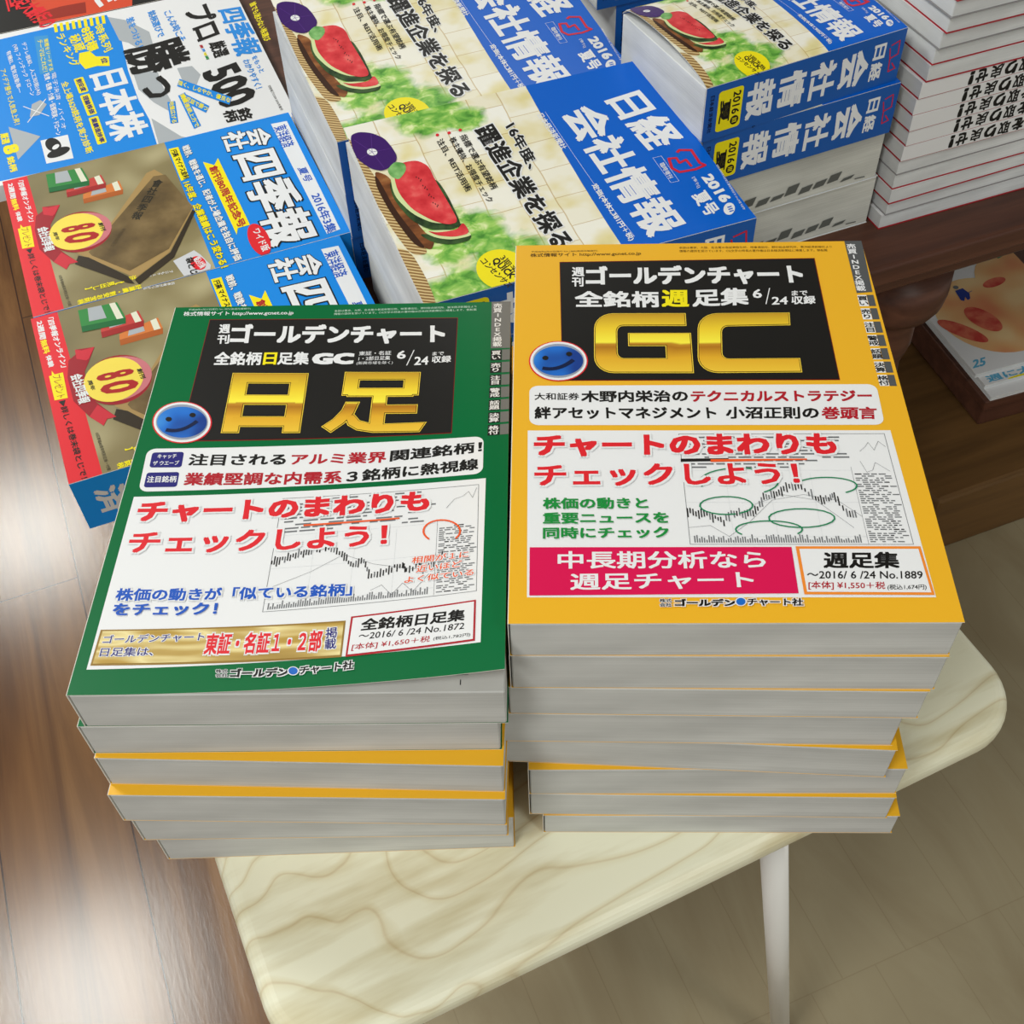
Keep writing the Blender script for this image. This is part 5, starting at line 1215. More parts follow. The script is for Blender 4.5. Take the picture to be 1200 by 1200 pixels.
['P',[[108.7,76.73],[109.28,76.75],[109.29,73.08],[108.71,73.06]],'grey',3],
['P',[[110.06,75.78],[110.64,75.8],[110.65,71.85],[110.07,71.83]],'black',3],
['P',[[111.42,73.66],[112,73.68],[112.01,71.39],[111.43,71.37]],'black',3],
['P',[[112.78,73.53],[113.36,73.55],[113.37,69.9],[112.79,69.89]],'black',3],
['P',[[113.94,72.61],[114.53,72.63],[114.55,67.73],[113.96,67.71]],'black',3],
['P',[[115.11,71.53],[115.69,71.55],[115.71,67.46],[115.13,67.45]],'black',3],
['P',[[116.29,67.7],[116.87,67.72],[116.88,65.63],[116.3,65.61]],'black',3],
['P',[[117.46,67.03],[118.04,67.05],[118.05,64.26],[117.47,64.24]],'black',3],
['P',[[118.63,65.99],[119.21,66.01],[119.22,63.72],[118.64,63.71]],'black',3],
['P',[[119.83,67.42],[120.41,67.44],[120.43,63.59],[119.85,63.57]],'grey',3],
['P',[[121.04,68.55],[121.62,68.56],[121.64,63.32],[121.06,63.31]],'black',3],
['P',[[122.25,68.9],[122.83,68.91],[122.85,65.38],[122.26,65.36]],'black',3],
['P',[[123.46,67.96],[124.04,67.98],[124.06,65.55],[123.47,65.53]],'grey',3],
['P',[[124.44,66.5],[125.02,66.51],[125.04,62.98],[124.46,62.97]],'black',3],
['P',[[125.43,63.12],[126.01,63.14],[126.02,60.67],[125.44,60.65]],'grey',3],
['P',[[126.4,61.75],[126.98,61.76],[127.02,56.3],[126.43,56.29]],'black',3],
['P',[[127.78,59.1],[128.36,59.12],[128.37,56.52],[127.79,56.51]],'black',3],
['P',[[129.13,60.02],[129.71,60.03],[129.73,56.95],[129.15,56.93]],'grey',3],
['P',[[130.48,60.09],[131.06,60.11],[131.09,56.61],[130.51,56.59]],'black',3],
['P',[[131.83,61.64],[132.41,61.66],[132.44,56.76],[131.86,56.74]],'black',3],
['P',[[133.19,60.67],[133.77,60.68],[133.8,57.41],[133.21,57.4]],'black',3],
['P',[[134.43,61.44],[135.01,61.45],[135.03,59.17],[134.45,59.16]],'black',3],
['P',[[135.67,63.05],[136.25,63.07],[136.28,57.74],[135.7,57.73]],'black',3],
['P',[[136.92,61.94],[137.5,61.95],[137.52,58.78],[136.94,58.77]],'black',3],
['P',[[138.15,63.47],[138.73,63.48],[138.75,61.52],[138.17,61.51]],'black',3],
['P',[[139.39,63.54],[139.97,63.54],[140.01,59.18],[139.43,59.17]],'black',3],
['P',[[140.64,63.47],[141.22,63.48],[141.24,61.05],[140.66,61.05]],'black',3],
['P',[[141.87,64.27],[142.45,64.28],[142.48,60.87],[141.9,60.86]],'black',3],
['P',[[142.52,63.64],[143.1,63.65],[143.13,60.61],[142.55,60.6]],'black',3],
['P',[[143.18,61.78],[143.76,61.78],[143.79,58.38],[143.21,58.37]],'black',3],
['P',[[143.84,60.63],[144.42,60.64],[144.43,58.58],[143.85,58.57]],'black',3],
['P',[[145.27,62.04],[145.85,62.05],[145.89,57.77],[145.31,57.76]],'black',3],
['P',[[146.73,61.18],[147.31,61.18],[147.33,58.7],[146.75,58.69]],'black',3],
['P',[[148.16,63.32],[148.74,63.32],[148.77,59.83],[148.19,59.82]],'black',3],
['P',[[149.6,64.01],[150.18,64.02],[150.21,60.13],[149.63,60.12]],'black',3],
['P',[[150.25,62.84],[150.83,62.84],[150.86,59.32],[150.28,59.31]],'black',3],
['P',[[150.92,60.71],[151.49,60.72],[151.52,58.2],[150.94,58.19]],'black',3],
['P',[[151.55,61.52],[152.13,61.53],[152.17,56.72],[151.6,56.71]],'black',3],
['P',[[152.75,62.33],[153.33,62.34],[153.35,59.4],[152.78,59.4]],'grey',3],
['P',[[153.95,62.51],[154.53,62.52],[154.55,60.47],[153.97,60.47]],'black',3],
['P',[[155.13,64.68],[155.71,64.68],[155.76,60.13],[155.18,60.13]],'grey',3],
['P',[[156.34,64.11],[156.92,64.11],[156.96,60.02],[156.38,60.01]],'black',3],
['P',[[157.52,66.86],[158.1,66.87],[158.13,63.26],[157.55,63.26]],'black',3],
['P',[[158.71,67.9],[159.29,67.9],[159.32,64.39],[158.75,64.39]],'grey',3],
['P',[[159.9,69.1],[160.48,69.1],[160.51,66.14],[159.93,66.14]],'black',3],
['L',[[79.82,53.66],[99.23,62.42],[113.76,71.5],[128.32,64.71],[147.71,59.92],[157.27,67.69]],0.16,'grey',3],
['L',[[128.41,49.47],[133.25,52.09],[138.14,45.99],[142.94,52.29],[147.82,46.78],[154.49,56.19],[159.31,56.21]],0.16,'grey',3],
['L',[[160.82,95.78],[164.59,101.32],[168.39,102.69],[171.22,105.47],[173.18,101.23],[175.01,107.54]],0.16,'grey',3],
['P',[[92.44,91.18],[138.65,92.03],[138.72,91.05],[92.58,90.1]],'orange',4],
['L',[[166.21,76.17],[167.25,77.37],[167.88,78.78],[168.06,80.33],[167.77,81.95],[167.04,83.55],[165.9,85.03],[164.4,86.32],[162.63,87.34],[160.68,88.04],[158.66,88.38],[156.68,88.34],[154.84,87.93],[153.24,87.16],[151.98,86.09],[151.12,84.76],[150.7,83.27],[150.74,81.68],[151.25,80.07],[152.18,78.55],[153.5,77.18]],0.9,'orange',4],
['T','チャートのまわりも',[10.01,95.5],[152.77,94.53],[9.49,108.82],'red',0.045,6,['white',0.06]],
['T','チェックしよう！',[9.85,76.58],[133.99,74.91],[9.29,90.06],'red',0.045,6,['white',0.06]],
['T','株価の動きが「似ている銘柄」',[10.19,49.32],[120.1,47.03],[9.95,56.47],'blue',0.035,6,['white',0.08]],
['T','をチェック！',[10.51,41.12],[58.79,40.25],[10.39,48.03],'blue',0.035,6],
['T','相関が１に',[146.25,62.92],[172.44,63.78],[146.52,66.99],'orange',0.012,5,['white',0.08]],
['T','近いほど',[148.64,57.49],[169.46,58.45],[148.83,61.52],'orange',0.012,5,['white',0.08]],
['T','よく似ている',[143.55,51.8],[175.15,52.88],[143.82,55.54],'orange',0.012,5,['white',0.08]],
['P',[[7.26,33.76],[118.64,33.55],[118.73,14.15],[6.89,14.83]],'goldedge',2],
['P',[[8.32,32.91],[117.87,32.57],[117.94,15.22],[7.77,15.81]],'goldplate',3],
['T','ゴールデンチャート',[9.7,26.13],[55.38,26.51],[9.8,30.62],'navy',0.01,5,['white',0.06]],
['T','日足集は、',[9.95,19.36],[33.77,19.27],[9.92,23.99],'navy',0.01,5,['white',0.06]],
['T','東証・名証１・２部',[56.43,19],[108.89,17.75],[56.53,30.35],'red',0.03,5,['white',0.07]],
['T','掲',[110.39,24.2],[115.52,24.41],[110.08,30.08],'navy',0.015,5,['white',0.06]],
['T','載',[110.68,18.51],[115.78,18.71],[110.4,24.1],'navy',0.015,5,['white',0.06]],
['P',[[120.88,35.45],[176.7,38.72],[176.87,16.36],[120.44,14.01]],'dred',3],
['P',[[121.84,34.53],[175.88,37.75],[176.01,17.29],[121.34,15.13]],'white',4],
['T','全銘柄日足集',[125.57,27.03],[171.89,27.66],[126.17,33.62],'black',0.03,5],
['T','〜2016/ 6 /24 No.1872',[125.14,22.46],[171.88,23.18],[125.59,25.89],'black',0.008,5],
['T','[本体] ¥1,650＋税',[122.71,16.71],[157.03,17.65],[123.11,20.5],'dred',0.008,5],
['T','(税込1,782円)',[158.59,18.38],[174.72,18.59],[158.8,20.59],'black',0.004,5],
['T','株式',[63.74,9.33],[69.07,9.08],[63.42,11.22],'black',0.02,5,['white',0.08]],
['T','会社',[64.12,7.1],[69.43,6.86],[63.8,8.98],'black',0.02,5,['white',0.08]],
['T','ゴールデン',[70.37,6.74],[96.12,5.93],[70.34,11.14],'black',0.05,5,['white',0.1]],
['T','チャート社',[100.78,6.2],[124.49,7.24],[100.79,10.79],'black',0.05,5,['white',0.1]],
['E',[98.09,8.39],[2.58,-0.18],[-0.3,2.29],'white',5,0],
['E',[98.09,8.39],[2.04,-0.14],[-0.25,1.89],'ball',6,0],
['P',[[179.28,253.24],[190,255.75],[190.21,211.7],[179.65,211.92]],'mgrey',1],
['C','売',[180.16,247.12],[185.36,247.16],[180.13,251.38],'white',0.02,2],
['C','買',[180.19,242.86],[185.39,242.9],[180.16,247.12],'white',0.02,2],
['C','I',[180.23,238.6],[185.43,238.64],[180.19,242.86],'white',0.02,2],
['C','N',[180.26,234.34],[185.46,234.38],[180.23,238.6],'white',0.02,2],
['C','D',[180.29,230.09],[185.49,230.13],[180.26,234.34],'white',0.02,2],
['C','E',[180.32,225.83],[185.52,225.87],[180.29,230.09],'white',0.02,2],
['C','X',[180.36,221.57],[185.56,221.61],[180.32,225.83],'white',0.02,2],
['C','掲',[180.39,217.31],[185.59,217.35],[180.36,221.57],'white',0.02,2],
['C','載',[180.42,213.05],[185.62,213.09],[180.39,217.31],'white',0.02,2],
['P',[[179.66,210.43],[185.57,210.47],[185.55,201.77],[179.62,201.73]],'black',1],
['P',[[185.78,210.47],[190.21,210.51],[190.19,201.81],[185.76,201.77]],'mgrey',1],
['C','買',[179.9,205.93],[185.3,205.92],[179.91,209.76],'white',0.02,2],
['C','い',[179.89,202.11],[185.29,202.09],[179.9,205.93],'white',0.02,2],
['P',[[179.62,199.99],[185.54,200.03],[185.52,191.53],[179.59,191.48]],'black',1],
['P',[[185.75,200.04],[190.19,200.07],[190.18,191.56],[185.73,191.53]],'mgrey',1],
['C','売',[179.87,195.6],[185.26,195.57],[179.88,199.34],'white',0.02,2],
['C','り',[179.85,191.85],[185.25,191.83],[179.87,195.6],'white',0.02,2],
['P',[[179.58,189.78],[185.52,189.83],[185.49,181.5],[179.55,181.46]],'black',1],
['P',[[185.73,189.83],[190.17,189.86],[190.16,181.54],[185.71,181.51]],'mgrey',1],
['C','注',[179.84,185.48],[185.23,185.46],[179.85,189.14],'white',0.02,2],
['C','目',[179.82,181.82],[185.22,181.8],[179.84,185.48],'white',0.02,2],
['P',[[179.54,179.79],[185.49,179.84],[185.47,171.7],[179.51,171.65]],'black',1],
['P',[[185.7,179.84],[190.16,179.88],[190.14,171.74],[185.68,171.7]],'mgrey',1],
['C','警',[179.8,175.59],[185.2,175.57],[179.81,179.17],'white',0.02,2],
['C','戒',[179.79,172.01],[185.19,171.99],[179.8,175.59],'white',0.02,2],
['P',[[179.51,170.02],[185.46,170.08],[185.44,162.11],[179.48,162.05]],'black',1],
['P',[[185.68,170.08],[190.14,170.12],[190.13,162.16],[185.66,162.11]],'mgrey',1],
['C','話',[179.77,165.91],[185.17,165.9],[179.78,169.42],'white',0.02,2],
['C','題',[179.76,162.41],[185.16,162.39],[179.77,165.91],'white',0.02,2],
['P',[[179.47,160.46],[185.44,160.52],[185.42,152.72],[179.44,152.65]],'black',1],
['P',[[185.65,160.52],[190.12,160.56],[190.11,152.77],[185.63,152.72]],'mgrey',1],
['C','決',[179.74,156.44],[185.14,156.42],[179.75,159.87],'white',0.02,2],
['C','算',[179.73,153.01],[185.13,152.99],[179.74,156.44],'white',0.02,2],
['P',[[179.44,151.09],[185.42,151.16],[185.4,143.53],[179.41,143.45]],'black',1],
['P',[[185.63,151.16],[190.11,151.21],[190.09,143.58],[185.61,143.53]],'mgrey',1],
['C','格',[179.72,147.17],[185.11,147.14],[179.73,150.52],'white',0.02,2],
['C','付',[179.7,143.81],[185.1,143.79],[179.72,147.17],'white',0.02,2]],
'shiki':[['P',[[-1.61,142.06],[-15.58,263.01],[202.29,254.7],[197.39,143.75]],'sky',1],
['P',[[-7.55,-4.1],[-3,20.96],[193.07,23.69],[195.16,-0.78]],'sred',1],
['P',[[-3,20.96],[-1.61,142.06],[197.39,143.75],[193.07,23.69]],'olive',1],
['P',[[11.88,237.42],[13.33,252.03],[186.3,249.95],[188.04,238.1]],'white',2],
['T','東洋経済',[18.73,237.59],[54.86,236.35],[16.96,250.03],'blue',0.015,3],
['T','夏号',[88.51,240.43],[111,240.97],[89.17,247.94],'blue',0.02,3],
['T','2016年3集',[131.65,240.16],[188.18,238.42],[130.55,249.33],'blue',0.02,3],
['T','会',[11.28,213.36],[39.88,211.64],[16.02,233.34],'white',0.03,5,['black',0.028]],
['T','社',[8.5,191.2],[38.84,189.81],[11.03,212.83],'white',0.03,5,['black',0.028]],
['T','四季報',[46.7,191.38],[186.96,190.67],[49.81,233.22],'white',0.05,5,['black',0.028]],
['P',[[44.53,167.39],[53.48,175.42],[44.33,180.81],[149.72,183.05],[149.73,172.73],[158.3,169.73]],'yellow',3],
['T','創刊80周年記念号',[56.09,169.69],[150.52,173.08],[53.4,177.53],'dred',0.03,4],
['E',[172.29,185.03],[22.39,0.23],[-1.19,8.22],'red',6,0],
['T','ワイド版',[158.85,182.54],[189.73,183.54],[157.31,189.45],'white',0.02,7],
['T','戦前、戦後を通じ、記者が上場企業を独自に評価',[13.67,154.67],[191.75,159.75],[12.53,161.67],'white',0.03,4,['black',0.03]],
['P',[[12.13,143.46],[12.54,152.21],[62.11,151.18],[64.82,143.67]],'yellow',3],
['T','円高 マイナス金利',[15.57,144.66],[63.27,146.24],[15.19,150.11],'black',0.03,4],
['T','16年度、企業業績はこう変わる！',[68.3,143.85],[196.11,147.36],[67.54,151.11],'yellow',0.04,4,['black',0.03]],
['T','「四季報オンライン」',[4.2,11.82],[68.46,13.74],[5.2,17.17],'white',0.03,2],
['T','2週間',[5.16,3.62],[28.64,3.32],[5.74,8.46],'white',0.03,2],
['T','無料',[29.95,3.15],[47.53,3.73],[29.45,8.17],'yellow',0.04,2],
['T','体験',[49.82,4.51],[64.48,4.97],[49.82,8.77],'white',0.03,2],
['P',[[74.34,3.71],[74.35,5.8],[68.98,6.5],[74,7.95],[74.38,14.21],[104.29,13.28],[103.03,3.63]],'yellow',2],
['T','プレゼント',[75.46,6.18],[102.19,5.81],[75.49,12.48],'dred',0,3],
['T','▶詳しくは巻末袋とじで！',[105.71,6.2],[192.37,8.72],[105.9,11.33],'black',0.02,3],
['P',[[52.18,26.83],[55.29,41.43],[69.5,35.02],[80.46,29.71],[109.52,28.08],[125.8,35.99],[139.81,43.28],[139.4,36.47],[145.4,32.98],[131.5,24.86],[109.82,16.65],[82.04,16.53],[62.78,20.23],[57.91,26.56]],'rib',3],
['P',[[52.18,26.83],[55.39,31.74],[55.29,41.43],[66.79,35.42],[68.59,33.03],[63.6,26.29]],'rib2',4],
['P',[[121.52,32.51],[139.81,43.28],[139.4,36.47],[145.4,32.98],[131.5,24.86]],'rib2',4],
['E',[100.14,51.51],[7.94,24.41],[-26.9,6.48],'rib',4,0],
['E',[99.37,52.69],[6.34,23.65],[-24.09,5.68],'pinkish',5,0],
['E',[98.81,48.56],[6.6,21.46],[-24.08,5.61],'yel2',6,0],
['T','8',[89.05,36.15],[97.4,37.2],[91.32,64.1],'red2',0.03,7],
['T','0',[100.62,36.92],[113.7,37.33],[104.07,65.13],'red2',0.03,7],
['T','創刊',[94.96,66.68],[107.14,67.78],[95.26,70.68],'ink2',0.03,7],
['T','周年',[92.17,29.79],[104.38,30.92],[92.42,33.22],'ink2',0.03,7],
['T','会社四季報',[80.98,18.36],[115.75,19.74],[81.34,27.47],'white',0.04,7],
['P',[[26.81,35.85],[30.96,70.37],[37.92,69.21],[34.06,35.53]],'bx_g2',6],
['P',[[5.85,36.67],[8.82,67.32],[30.96,70.37],[26.81,35.85]],'bx_g',6],
['P',[[8.23,61.17],[8.67,65.78],[30.76,68.63],[30.13,63.44]],'cream',7],
['P',[[6.59,44.3],[7.63,55.02],[25.01,56.22],[23.44,42.74]],'ltgrey',7],
['P',[[40.14,49.14],[40.19,82.95],[47.09,81.75],[47.3,48.77]],'bx_r2',4],
['P',[[31.46,50.48],[26.21,81.15],[40.19,82.95],[40.14,49.14]],'bx_r',4],
['P',[[27.27,74.97],[26.48,79.6],[40.19,81.25],[40.18,76.15]],'cream',5],
['P',[[30.16,58.09],[28.32,68.81],[37.81,69.26],[38.21,56.01]],'ltgrey',5],
['P',[[55.09,60.93],[55.44,95.02],[62.23,93.77],[62.14,60.51]],'bx_o2',2],
['P',[[48.04,62.07],[41.19,94.07],[55.44,95.02],[55.09,60.93]],'bx_o',2],
['P',[[42.57,87.62],[41.54,92.46],[55.42,93.3],[55.37,88.16]],'cream',3],
['P',[[46.34,70.01],[43.95,81.19],[53.04,81.3],[53.47,67.85]],'ltgrey',3],
['P',[[40.24,118.44],[37.99,125.64],[47.16,130.54],[106.12,145.35],[158.09,114.14],[179.76,81.51],[172.19,77.48],[129.3,45.09],[120.8,42.29],[99.29,76.77]],'slab_e',3],
['P',[[47.81,122.93],[49.68,133.02],[105.82,144.69],[153.4,114.41],[168.47,79.54],[136.18,55.01],[130.55,53.18]],'slab',4],
['P',[[131.54,44.73],[137.24,52.07],[174.32,77.08],[186.08,80.31],[182.78,75.51],[141.47,40.41]],'slab_s',4],
['P',[[180.82,81.31],[158.38,114.78],[109.34,143.91],[112.59,145.37],[166.07,115.95],[188.53,83.23]],'slab_s',4],
['C','會',[62.18,116.78],[67.03,124.37],[52.59,122.91],'ink2',0.02,5],
['C','社',[71.78,110.66],[76.62,118.25],[62.18,116.78],'ink2',0.02,5],
['C','四',[81.37,104.53],[86.21,112.12],[71.78,110.66],'ink2',0.02,5],
['C','季',[90.96,98.41],[95.81,106],[81.37,104.53],'ink2',0.02,5],
['C','報',[100.56,92.29],[105.4,99.87],[90.96,98.41],'ink2',0.02,5],
['C','東',[112.85,82.33],[115.13,85.62],[109.9,84.38],'slab_t',0,5],
['C','洋',[115.8,80.29],[118.08,83.58],[112.85,82.33],'slab_t',0,5],
['C','経',[118.75,78.25],[121.03,81.54],[115.8,80.29],'slab_t',0,5],
['C','済',[121.7,76.21],[123.98,79.5],[118.75,78.25],'slab_t',0,5],
['C','新',[124.65,74.17],[126.93,77.46],[121.7,76.21],'slab_t',0,5],
['C','報',[127.6,72.13],[129.88,75.42],[124.65,74.17],'slab_t',0,5],
['C','社',[130.55,70.09],[132.83,73.37],[127.6,72.13],'slab_t',0,5],
['C','好',[188.34,79.77],[194.34,79.63],[188.46,84.77],'yellow',0.03,4],
['C','業',[188.23,74.77],[194.23,74.63],[188.34,79.77],'yellow',0.03,4],
['C','績',[188.11,69.76],[194.11,69.62],[188.23,74.77],'yellow',0.03,4],
['C','・',[187.99,64.76],[193.99,64.62],[188.11,69.76],'yellow',0.03,4],
['C','割',[187.88,59.76],[193.87,59.62],[187.99,64.76],'yellow',0.03,4],
['C','安',[187.76,54.76],[193.76,54.62],[187.88,59.76],'yellow',0.03,4],
['C','お',[187.64,49.76],[193.64,49.62],[187.76,54.76],'yellow',0.03,4],
['C','宝',[187.52,44.75],[193.52,44.61],[187.64,49.76],'yellow',0.03,4],
['C','銘',[187.41,39.75],[193.41,39.61],[187.52,44.75],'yellow',0.03,4],
['C','柄',[187.29,34.75],[193.29,34.61],[187.41,39.75],'yellow',0.03,4],
['C','注',[175.21,77.38],[181.21,77.38],[175.21,83.17],'yellow',0.03,4],
['C','目',[175.21,71.58],[181.21,71.59],[175.21,77.38],'yellow',0.03,4],
['C','【',[175.21,65.79],[181.21,65.79],[175.21,71.58],'yellow',0.03,4],
['C','見',[175.22,60],[181.22,60],[175.21,65.79],'yellow',0.03,4],
['C','出',[175.22,54.2],[181.22,54.21],[175.22,60],'yellow',0.03,4],
['C','し',[175.22,48.41],[181.22,48.41],[175.22,54.2],'yellow',0.03,4],
['C','】',[175.22,42.62],[181.22,42.62],[175.22,48.41],'yellow',0.03,4],
['C','四',[196.15,107],[199.52,106.57],[196.53,110.06],'white',0.01,4],
['C','季',[195.76,103.93],[199.14,103.51],[196.15,107],'white',0.01,4],
['C','報',[195.38,100.87],[198.75,100.45],[195.76,103.93],'white',0.01,4],
['C','が',[194.99,97.81],[198.37,97.38],[195.38,100.87],'white',0.01,4],
['C','見',[194.61,94.74],[197.98,94.32],[194.99,97.81],'white',0.01,4],
['C','つ',[194.22,91.68],[197.6,91.26],[194.61,94.74],'white',0.01,4],
['C','け',[193.84,88.62],[197.21,88.19],[194.22,91.68],'white',0.01,4],
['C','る',[193.45,85.55],[196.83,85.13],[193.84,88.62],'white',0.01,4],
['C','プ',[180.97,108.64],[184.36,108.33],[181.27,111.85],'white',0.01,4],
['C','ロ',[180.68,105.42],[184.07,105.12],[180.97,108.64],'white',0.01,4],
['C','も',[180.39,102.21],[183.78,101.9],[180.68,105.42],'white',0.01,4],
['C','チ',[180.1,98.99],[183.48,98.68],[180.39,102.21],'white',0.01,4],
['C','ェ',[179.81,95.78],[183.19,95.47],[180.1,98.99],'white',0.01,4],
['C','ッ',[179.51,92.56],[182.9,92.25],[179.81,95.78],'white',0.01,4],
['C','ク',[179.22,89.34],[182.61,89.04],[179.51,92.56],'white',0.01,4],
['C','す',[178.93,86.13],[182.32,85.82],[179.22,89.34],'white',0.01,4],
['C','る',[178.64,82.91],[182.02,82.61],[178.93,86.13],'white',0.01,4],
['P',[[170.38,114.35],[163.86,132.9],[171.46,136.46],[188.43,141.32],[195.2,138.89],[195.74,118.94]],'silver',4],
['E',[181.5,132.46],[9.14,2.1],[-2.28,5.4],'sred',5,0],
['T','綴込付録',[175.69,129.39],[190.17,132.24],[172.45,135.36],'white',0.02,6],
['T','袋とじ',[171.7,123.82],[193.57,123.71],[171.65,130.29],'black',0.03,6],
['T','©四季報80周年特別企画・付録',[150.3,25.64],[191.69,27.36],[150.32,28.37],'ink2',0,3]],
'pro500':[['P',[[12.89,14.27],[6.56,179.43],[36.87,181.28],[67.29,185.15],[129.36,181.08],[189.5,181.14],[227.83,184.59],[278.03,183.36],[272.94,38.79],[290.9,-8.16]],'sky',1],
['P',[[11.67,179.74],[26.8,196.6],[62.03,215.26],[94.33,213.74],[92.08,198.61],[74.47,190.6],[66.34,183.08]],'ltgrey',2],
['P',[[131.18,185.09],[146.12,208.37],[171.91,207.76],[202.62,210.31],[220.67,204.67],[199.46,194.05],[170.02,184.64]],'ltgrey',2],
['P',[[146.15,227.95],[148.43,242.8],[168.16,247.39],[186.12,239.26],[176.87,228.26]],'ltgrey',2],
['P',[[226.84,186.85],[269.54,207.36],[277.26,215.99],[274.93,184.96]],'ltgrey',2],
['T','プロ',[34.94,257.6],[104.93,257.47],[26.28,288.14],'black',0.03,3],
['T','厳選',[111.72,267.26],[143.7,266.96],[110.23,284.51],'black',0.03,3],
['T','500',[166.34,248.21],[242.61,253.57],[156.9,286.14],'black',0.035,3],
['T','銘',[245.91,265.47],[267.91,265.17],[245.79,278.84],'black',0.03,3],
['T','柄',[244.02,252.2],[265.45,252.59],[243.81,265.32],'black',0.03,3],
['T','勝',[89.09,181.88],[149.62,182.28],[80.64,245.57],'black',0.045,4],
['T','つ',[160.58,187.4],[198.76,187.87],[151.31,214.97],'black',0.03,4],
['T','日本株',[122.84,142.31],[253.32,145.04],[121.82,179.13],'white',0.05,3],
['T','四季報',[47.54,290.49],[150.25,288.36],[50.43,318.62],'sky2',0.04,3],
['T','をもっと',[156.64,302.44],[191.09,302.92],[154.75,308.26],'sky2',0.02,3],
['T','わかりやすく！',[159.63,292.16],[218.37,291.89],[158.58,299.75],'sky2',0.02,3],
['T','こんな時こそ',[27.79,236.57],[96.98,240.02],[24.31,245.35],'sky2',0.02,3],
['T','銘柄選びで',[20.48,220.64],[78.96,221.1],[16.98,229.38],'sky2',0.02,3],
['T','差をつける！',[24.52,196.99],[91.15,196.56],[21.04,205.6],'sky2',0.02,3],
['R',[[123.47,127.26],[153.27,128.61],[152.41,138],[122.53,136.79]],1.5,'yellow',2],
['T','割安度',[126.01,129.02],[150.98,131.06],[125.09,134.7],'navy',0.03,3],
['R',[[157.5,128.62],[197.47,130.3],[196.72,139.49],[156.65,137.99]],1.5,'yellow',2],
['T','理論株価',[159.96,130.35],[195.3,132.69],[159.1,135.93],'navy',0.03,3],
['R',[[201.51,130.3],[251.05,131.35],[250.43,140.28],[200.77,139.47]],1.5,'yellow',2],
['T','業績進捗率',[203.87,131.99],[249.02,133.68],[203.1,137.46],'navy',0.03,3],
['T','全上場3620銘柄を実力診断',[125.4,114.24],[262.61,119],[123.48,121.51],'yellow',0.02,3],
['T','ランキング',[29.01,121.99],[101.05,128.35],[24.73,131.49],'yellow',0.02,3],
['T','秘蔵',[36.78,133.8],[73.17,136.73],[32.78,145.97],'yellow',0.02,3],
['T','8指標',[26.5,148.02],[78.76,149.03],[21.33,160.05],'yellow',0.03,3],
['T','時系列',[28.22,162.37],[85.74,164.39],[23,172.23],'yellow',0.02,3],
['P',[[3.03,123.25],[3.1,126.62],[21.14,125.73],[21.06,122.39]],'yellow',2],
['P',[[3.44,129.5],[3.51,132.87],[21.56,131.93],[21.48,128.59]],'yellow',2],
['P',[[3.85,135.76],[3.93,139.13],[21.98,138.14],[21.9,134.79]],'yellow',2],
['P',[[4.26,142.02],[4.34,145.41],[22.41,144.35],[22.33,141]],'yellow',2],
['P',[[4.68,148.3],[4.75,151.69],[22.83,150.58],[22.75,147.22]],'yellow',2],
['P',[[5.09,154.59],[5.16,157.99],[23.26,156.82],[23.18,153.46]],'yellow',2],
['P',[[5.51,160.89],[5.58,164.29],[23.69,163.07],[23.6,159.7]],'yellow',2],
['P',[[5.92,167.2],[6,170.61],[24.11,169.33],[24.03,165.96]],'yellow',2],
['P',[[6.34,173.52],[6.41,176.94],[24.54,175.6],[24.46,172.22]],'yellow',2],
['P',[[74.75,140.21],[74.92,150.71],[88.43,155.2],[93.98,167.44],[113.35,165.36],[107.86,153.24],[109.08,141.17],[91.64,137.29]],'yellow',2],
['T','位',[94.52,158.61],[105.97,158.96],[95.18,165.06],'navy',0.03,3],
['T','投資・医療・介護・仮想現実・ドローン',[101.7,100.41],[220.09,96.55],[99.99,106.4],'white',0.02,3],
['T','電子決済・バイオ',[102.8,107.73],[211.38,103.39],[101.89,112.56],'white',0,3],
['T','デフレ脱却、人工知能(AI)',[29.26,86.19],[139.5,88.64],[27.07,91.72],'white',0.01,3],
['T','(VR) フィンテック ドローン',[29.64,76.73],[138.66,82.08],[27.55,82.44],'white',0.01,3],
['T','有機EL 電気自動車―',[40.38,69.65],[127.74,71.92],[38.04,74.69],'white',0.01,3],
['P',[[20.36,100.93],[23.41,114.96],[102.09,111.04],[100.15,96.99]],'lblue',2],
['T','業種をリードする',[30.49,109.6],[97.9,106.67],[30.16,114.07],'yellow',0.01,3],
['T','テーマはこれだ！',[29.87,103.06],[97.25,100.34],[29.82,108.14],'yellow',0.01,3],
['T','アイデア勝ちで人気急上昇！',[74.53,59.94],[184.89,61.87],[73.7,66],'yellow',0.01,3],
['P',[[184.38,56.28],[213.99,82.9],[245.01,58.33]],'ltgrey',2],
['T','8',[217.16,46.71],[232.9,47.95],[215.73,60.73],'yellow',0.05,3],
['T','銘柄',[236.89,48.49],[263.2,49.46],[236.22,55.42],'yellow',0.03,3],
['T','厳選',[194.14,47.19],[213.51,47.1],[193.8,55.23],'yellow',0.03,3],
['P',[[221.34,81.96],[221.88,107.57],[263.64,106.98],[262.3,82.21]],'white',2],
['E',[233.66,92.32],[8.77,5.97],[-9.18,3.63],'black',3,0],
['E',[248.3,95.3],[0.05,10.31],[-7.58,3.43],'black',3,0],
['E',[238.27,94.09],[-0.11,3.2],[-4,1.34],'white',4,0],
['P',[[153.41,82.35],[149.05,91.18],[159.56,96.04],[175.91,86.73],[175.85,77.54]],'ltgrey',3],
['L',[[153.83,74.05],[181.73,95.19]],1,'white',3],
['L',[[184.53,74.46],[149.28,96.35]],1,'white',3],
['P',[[180.1,221.16],[234.81,261.68],[223.12,266.93],[167.77,226.23]],'sky',4],
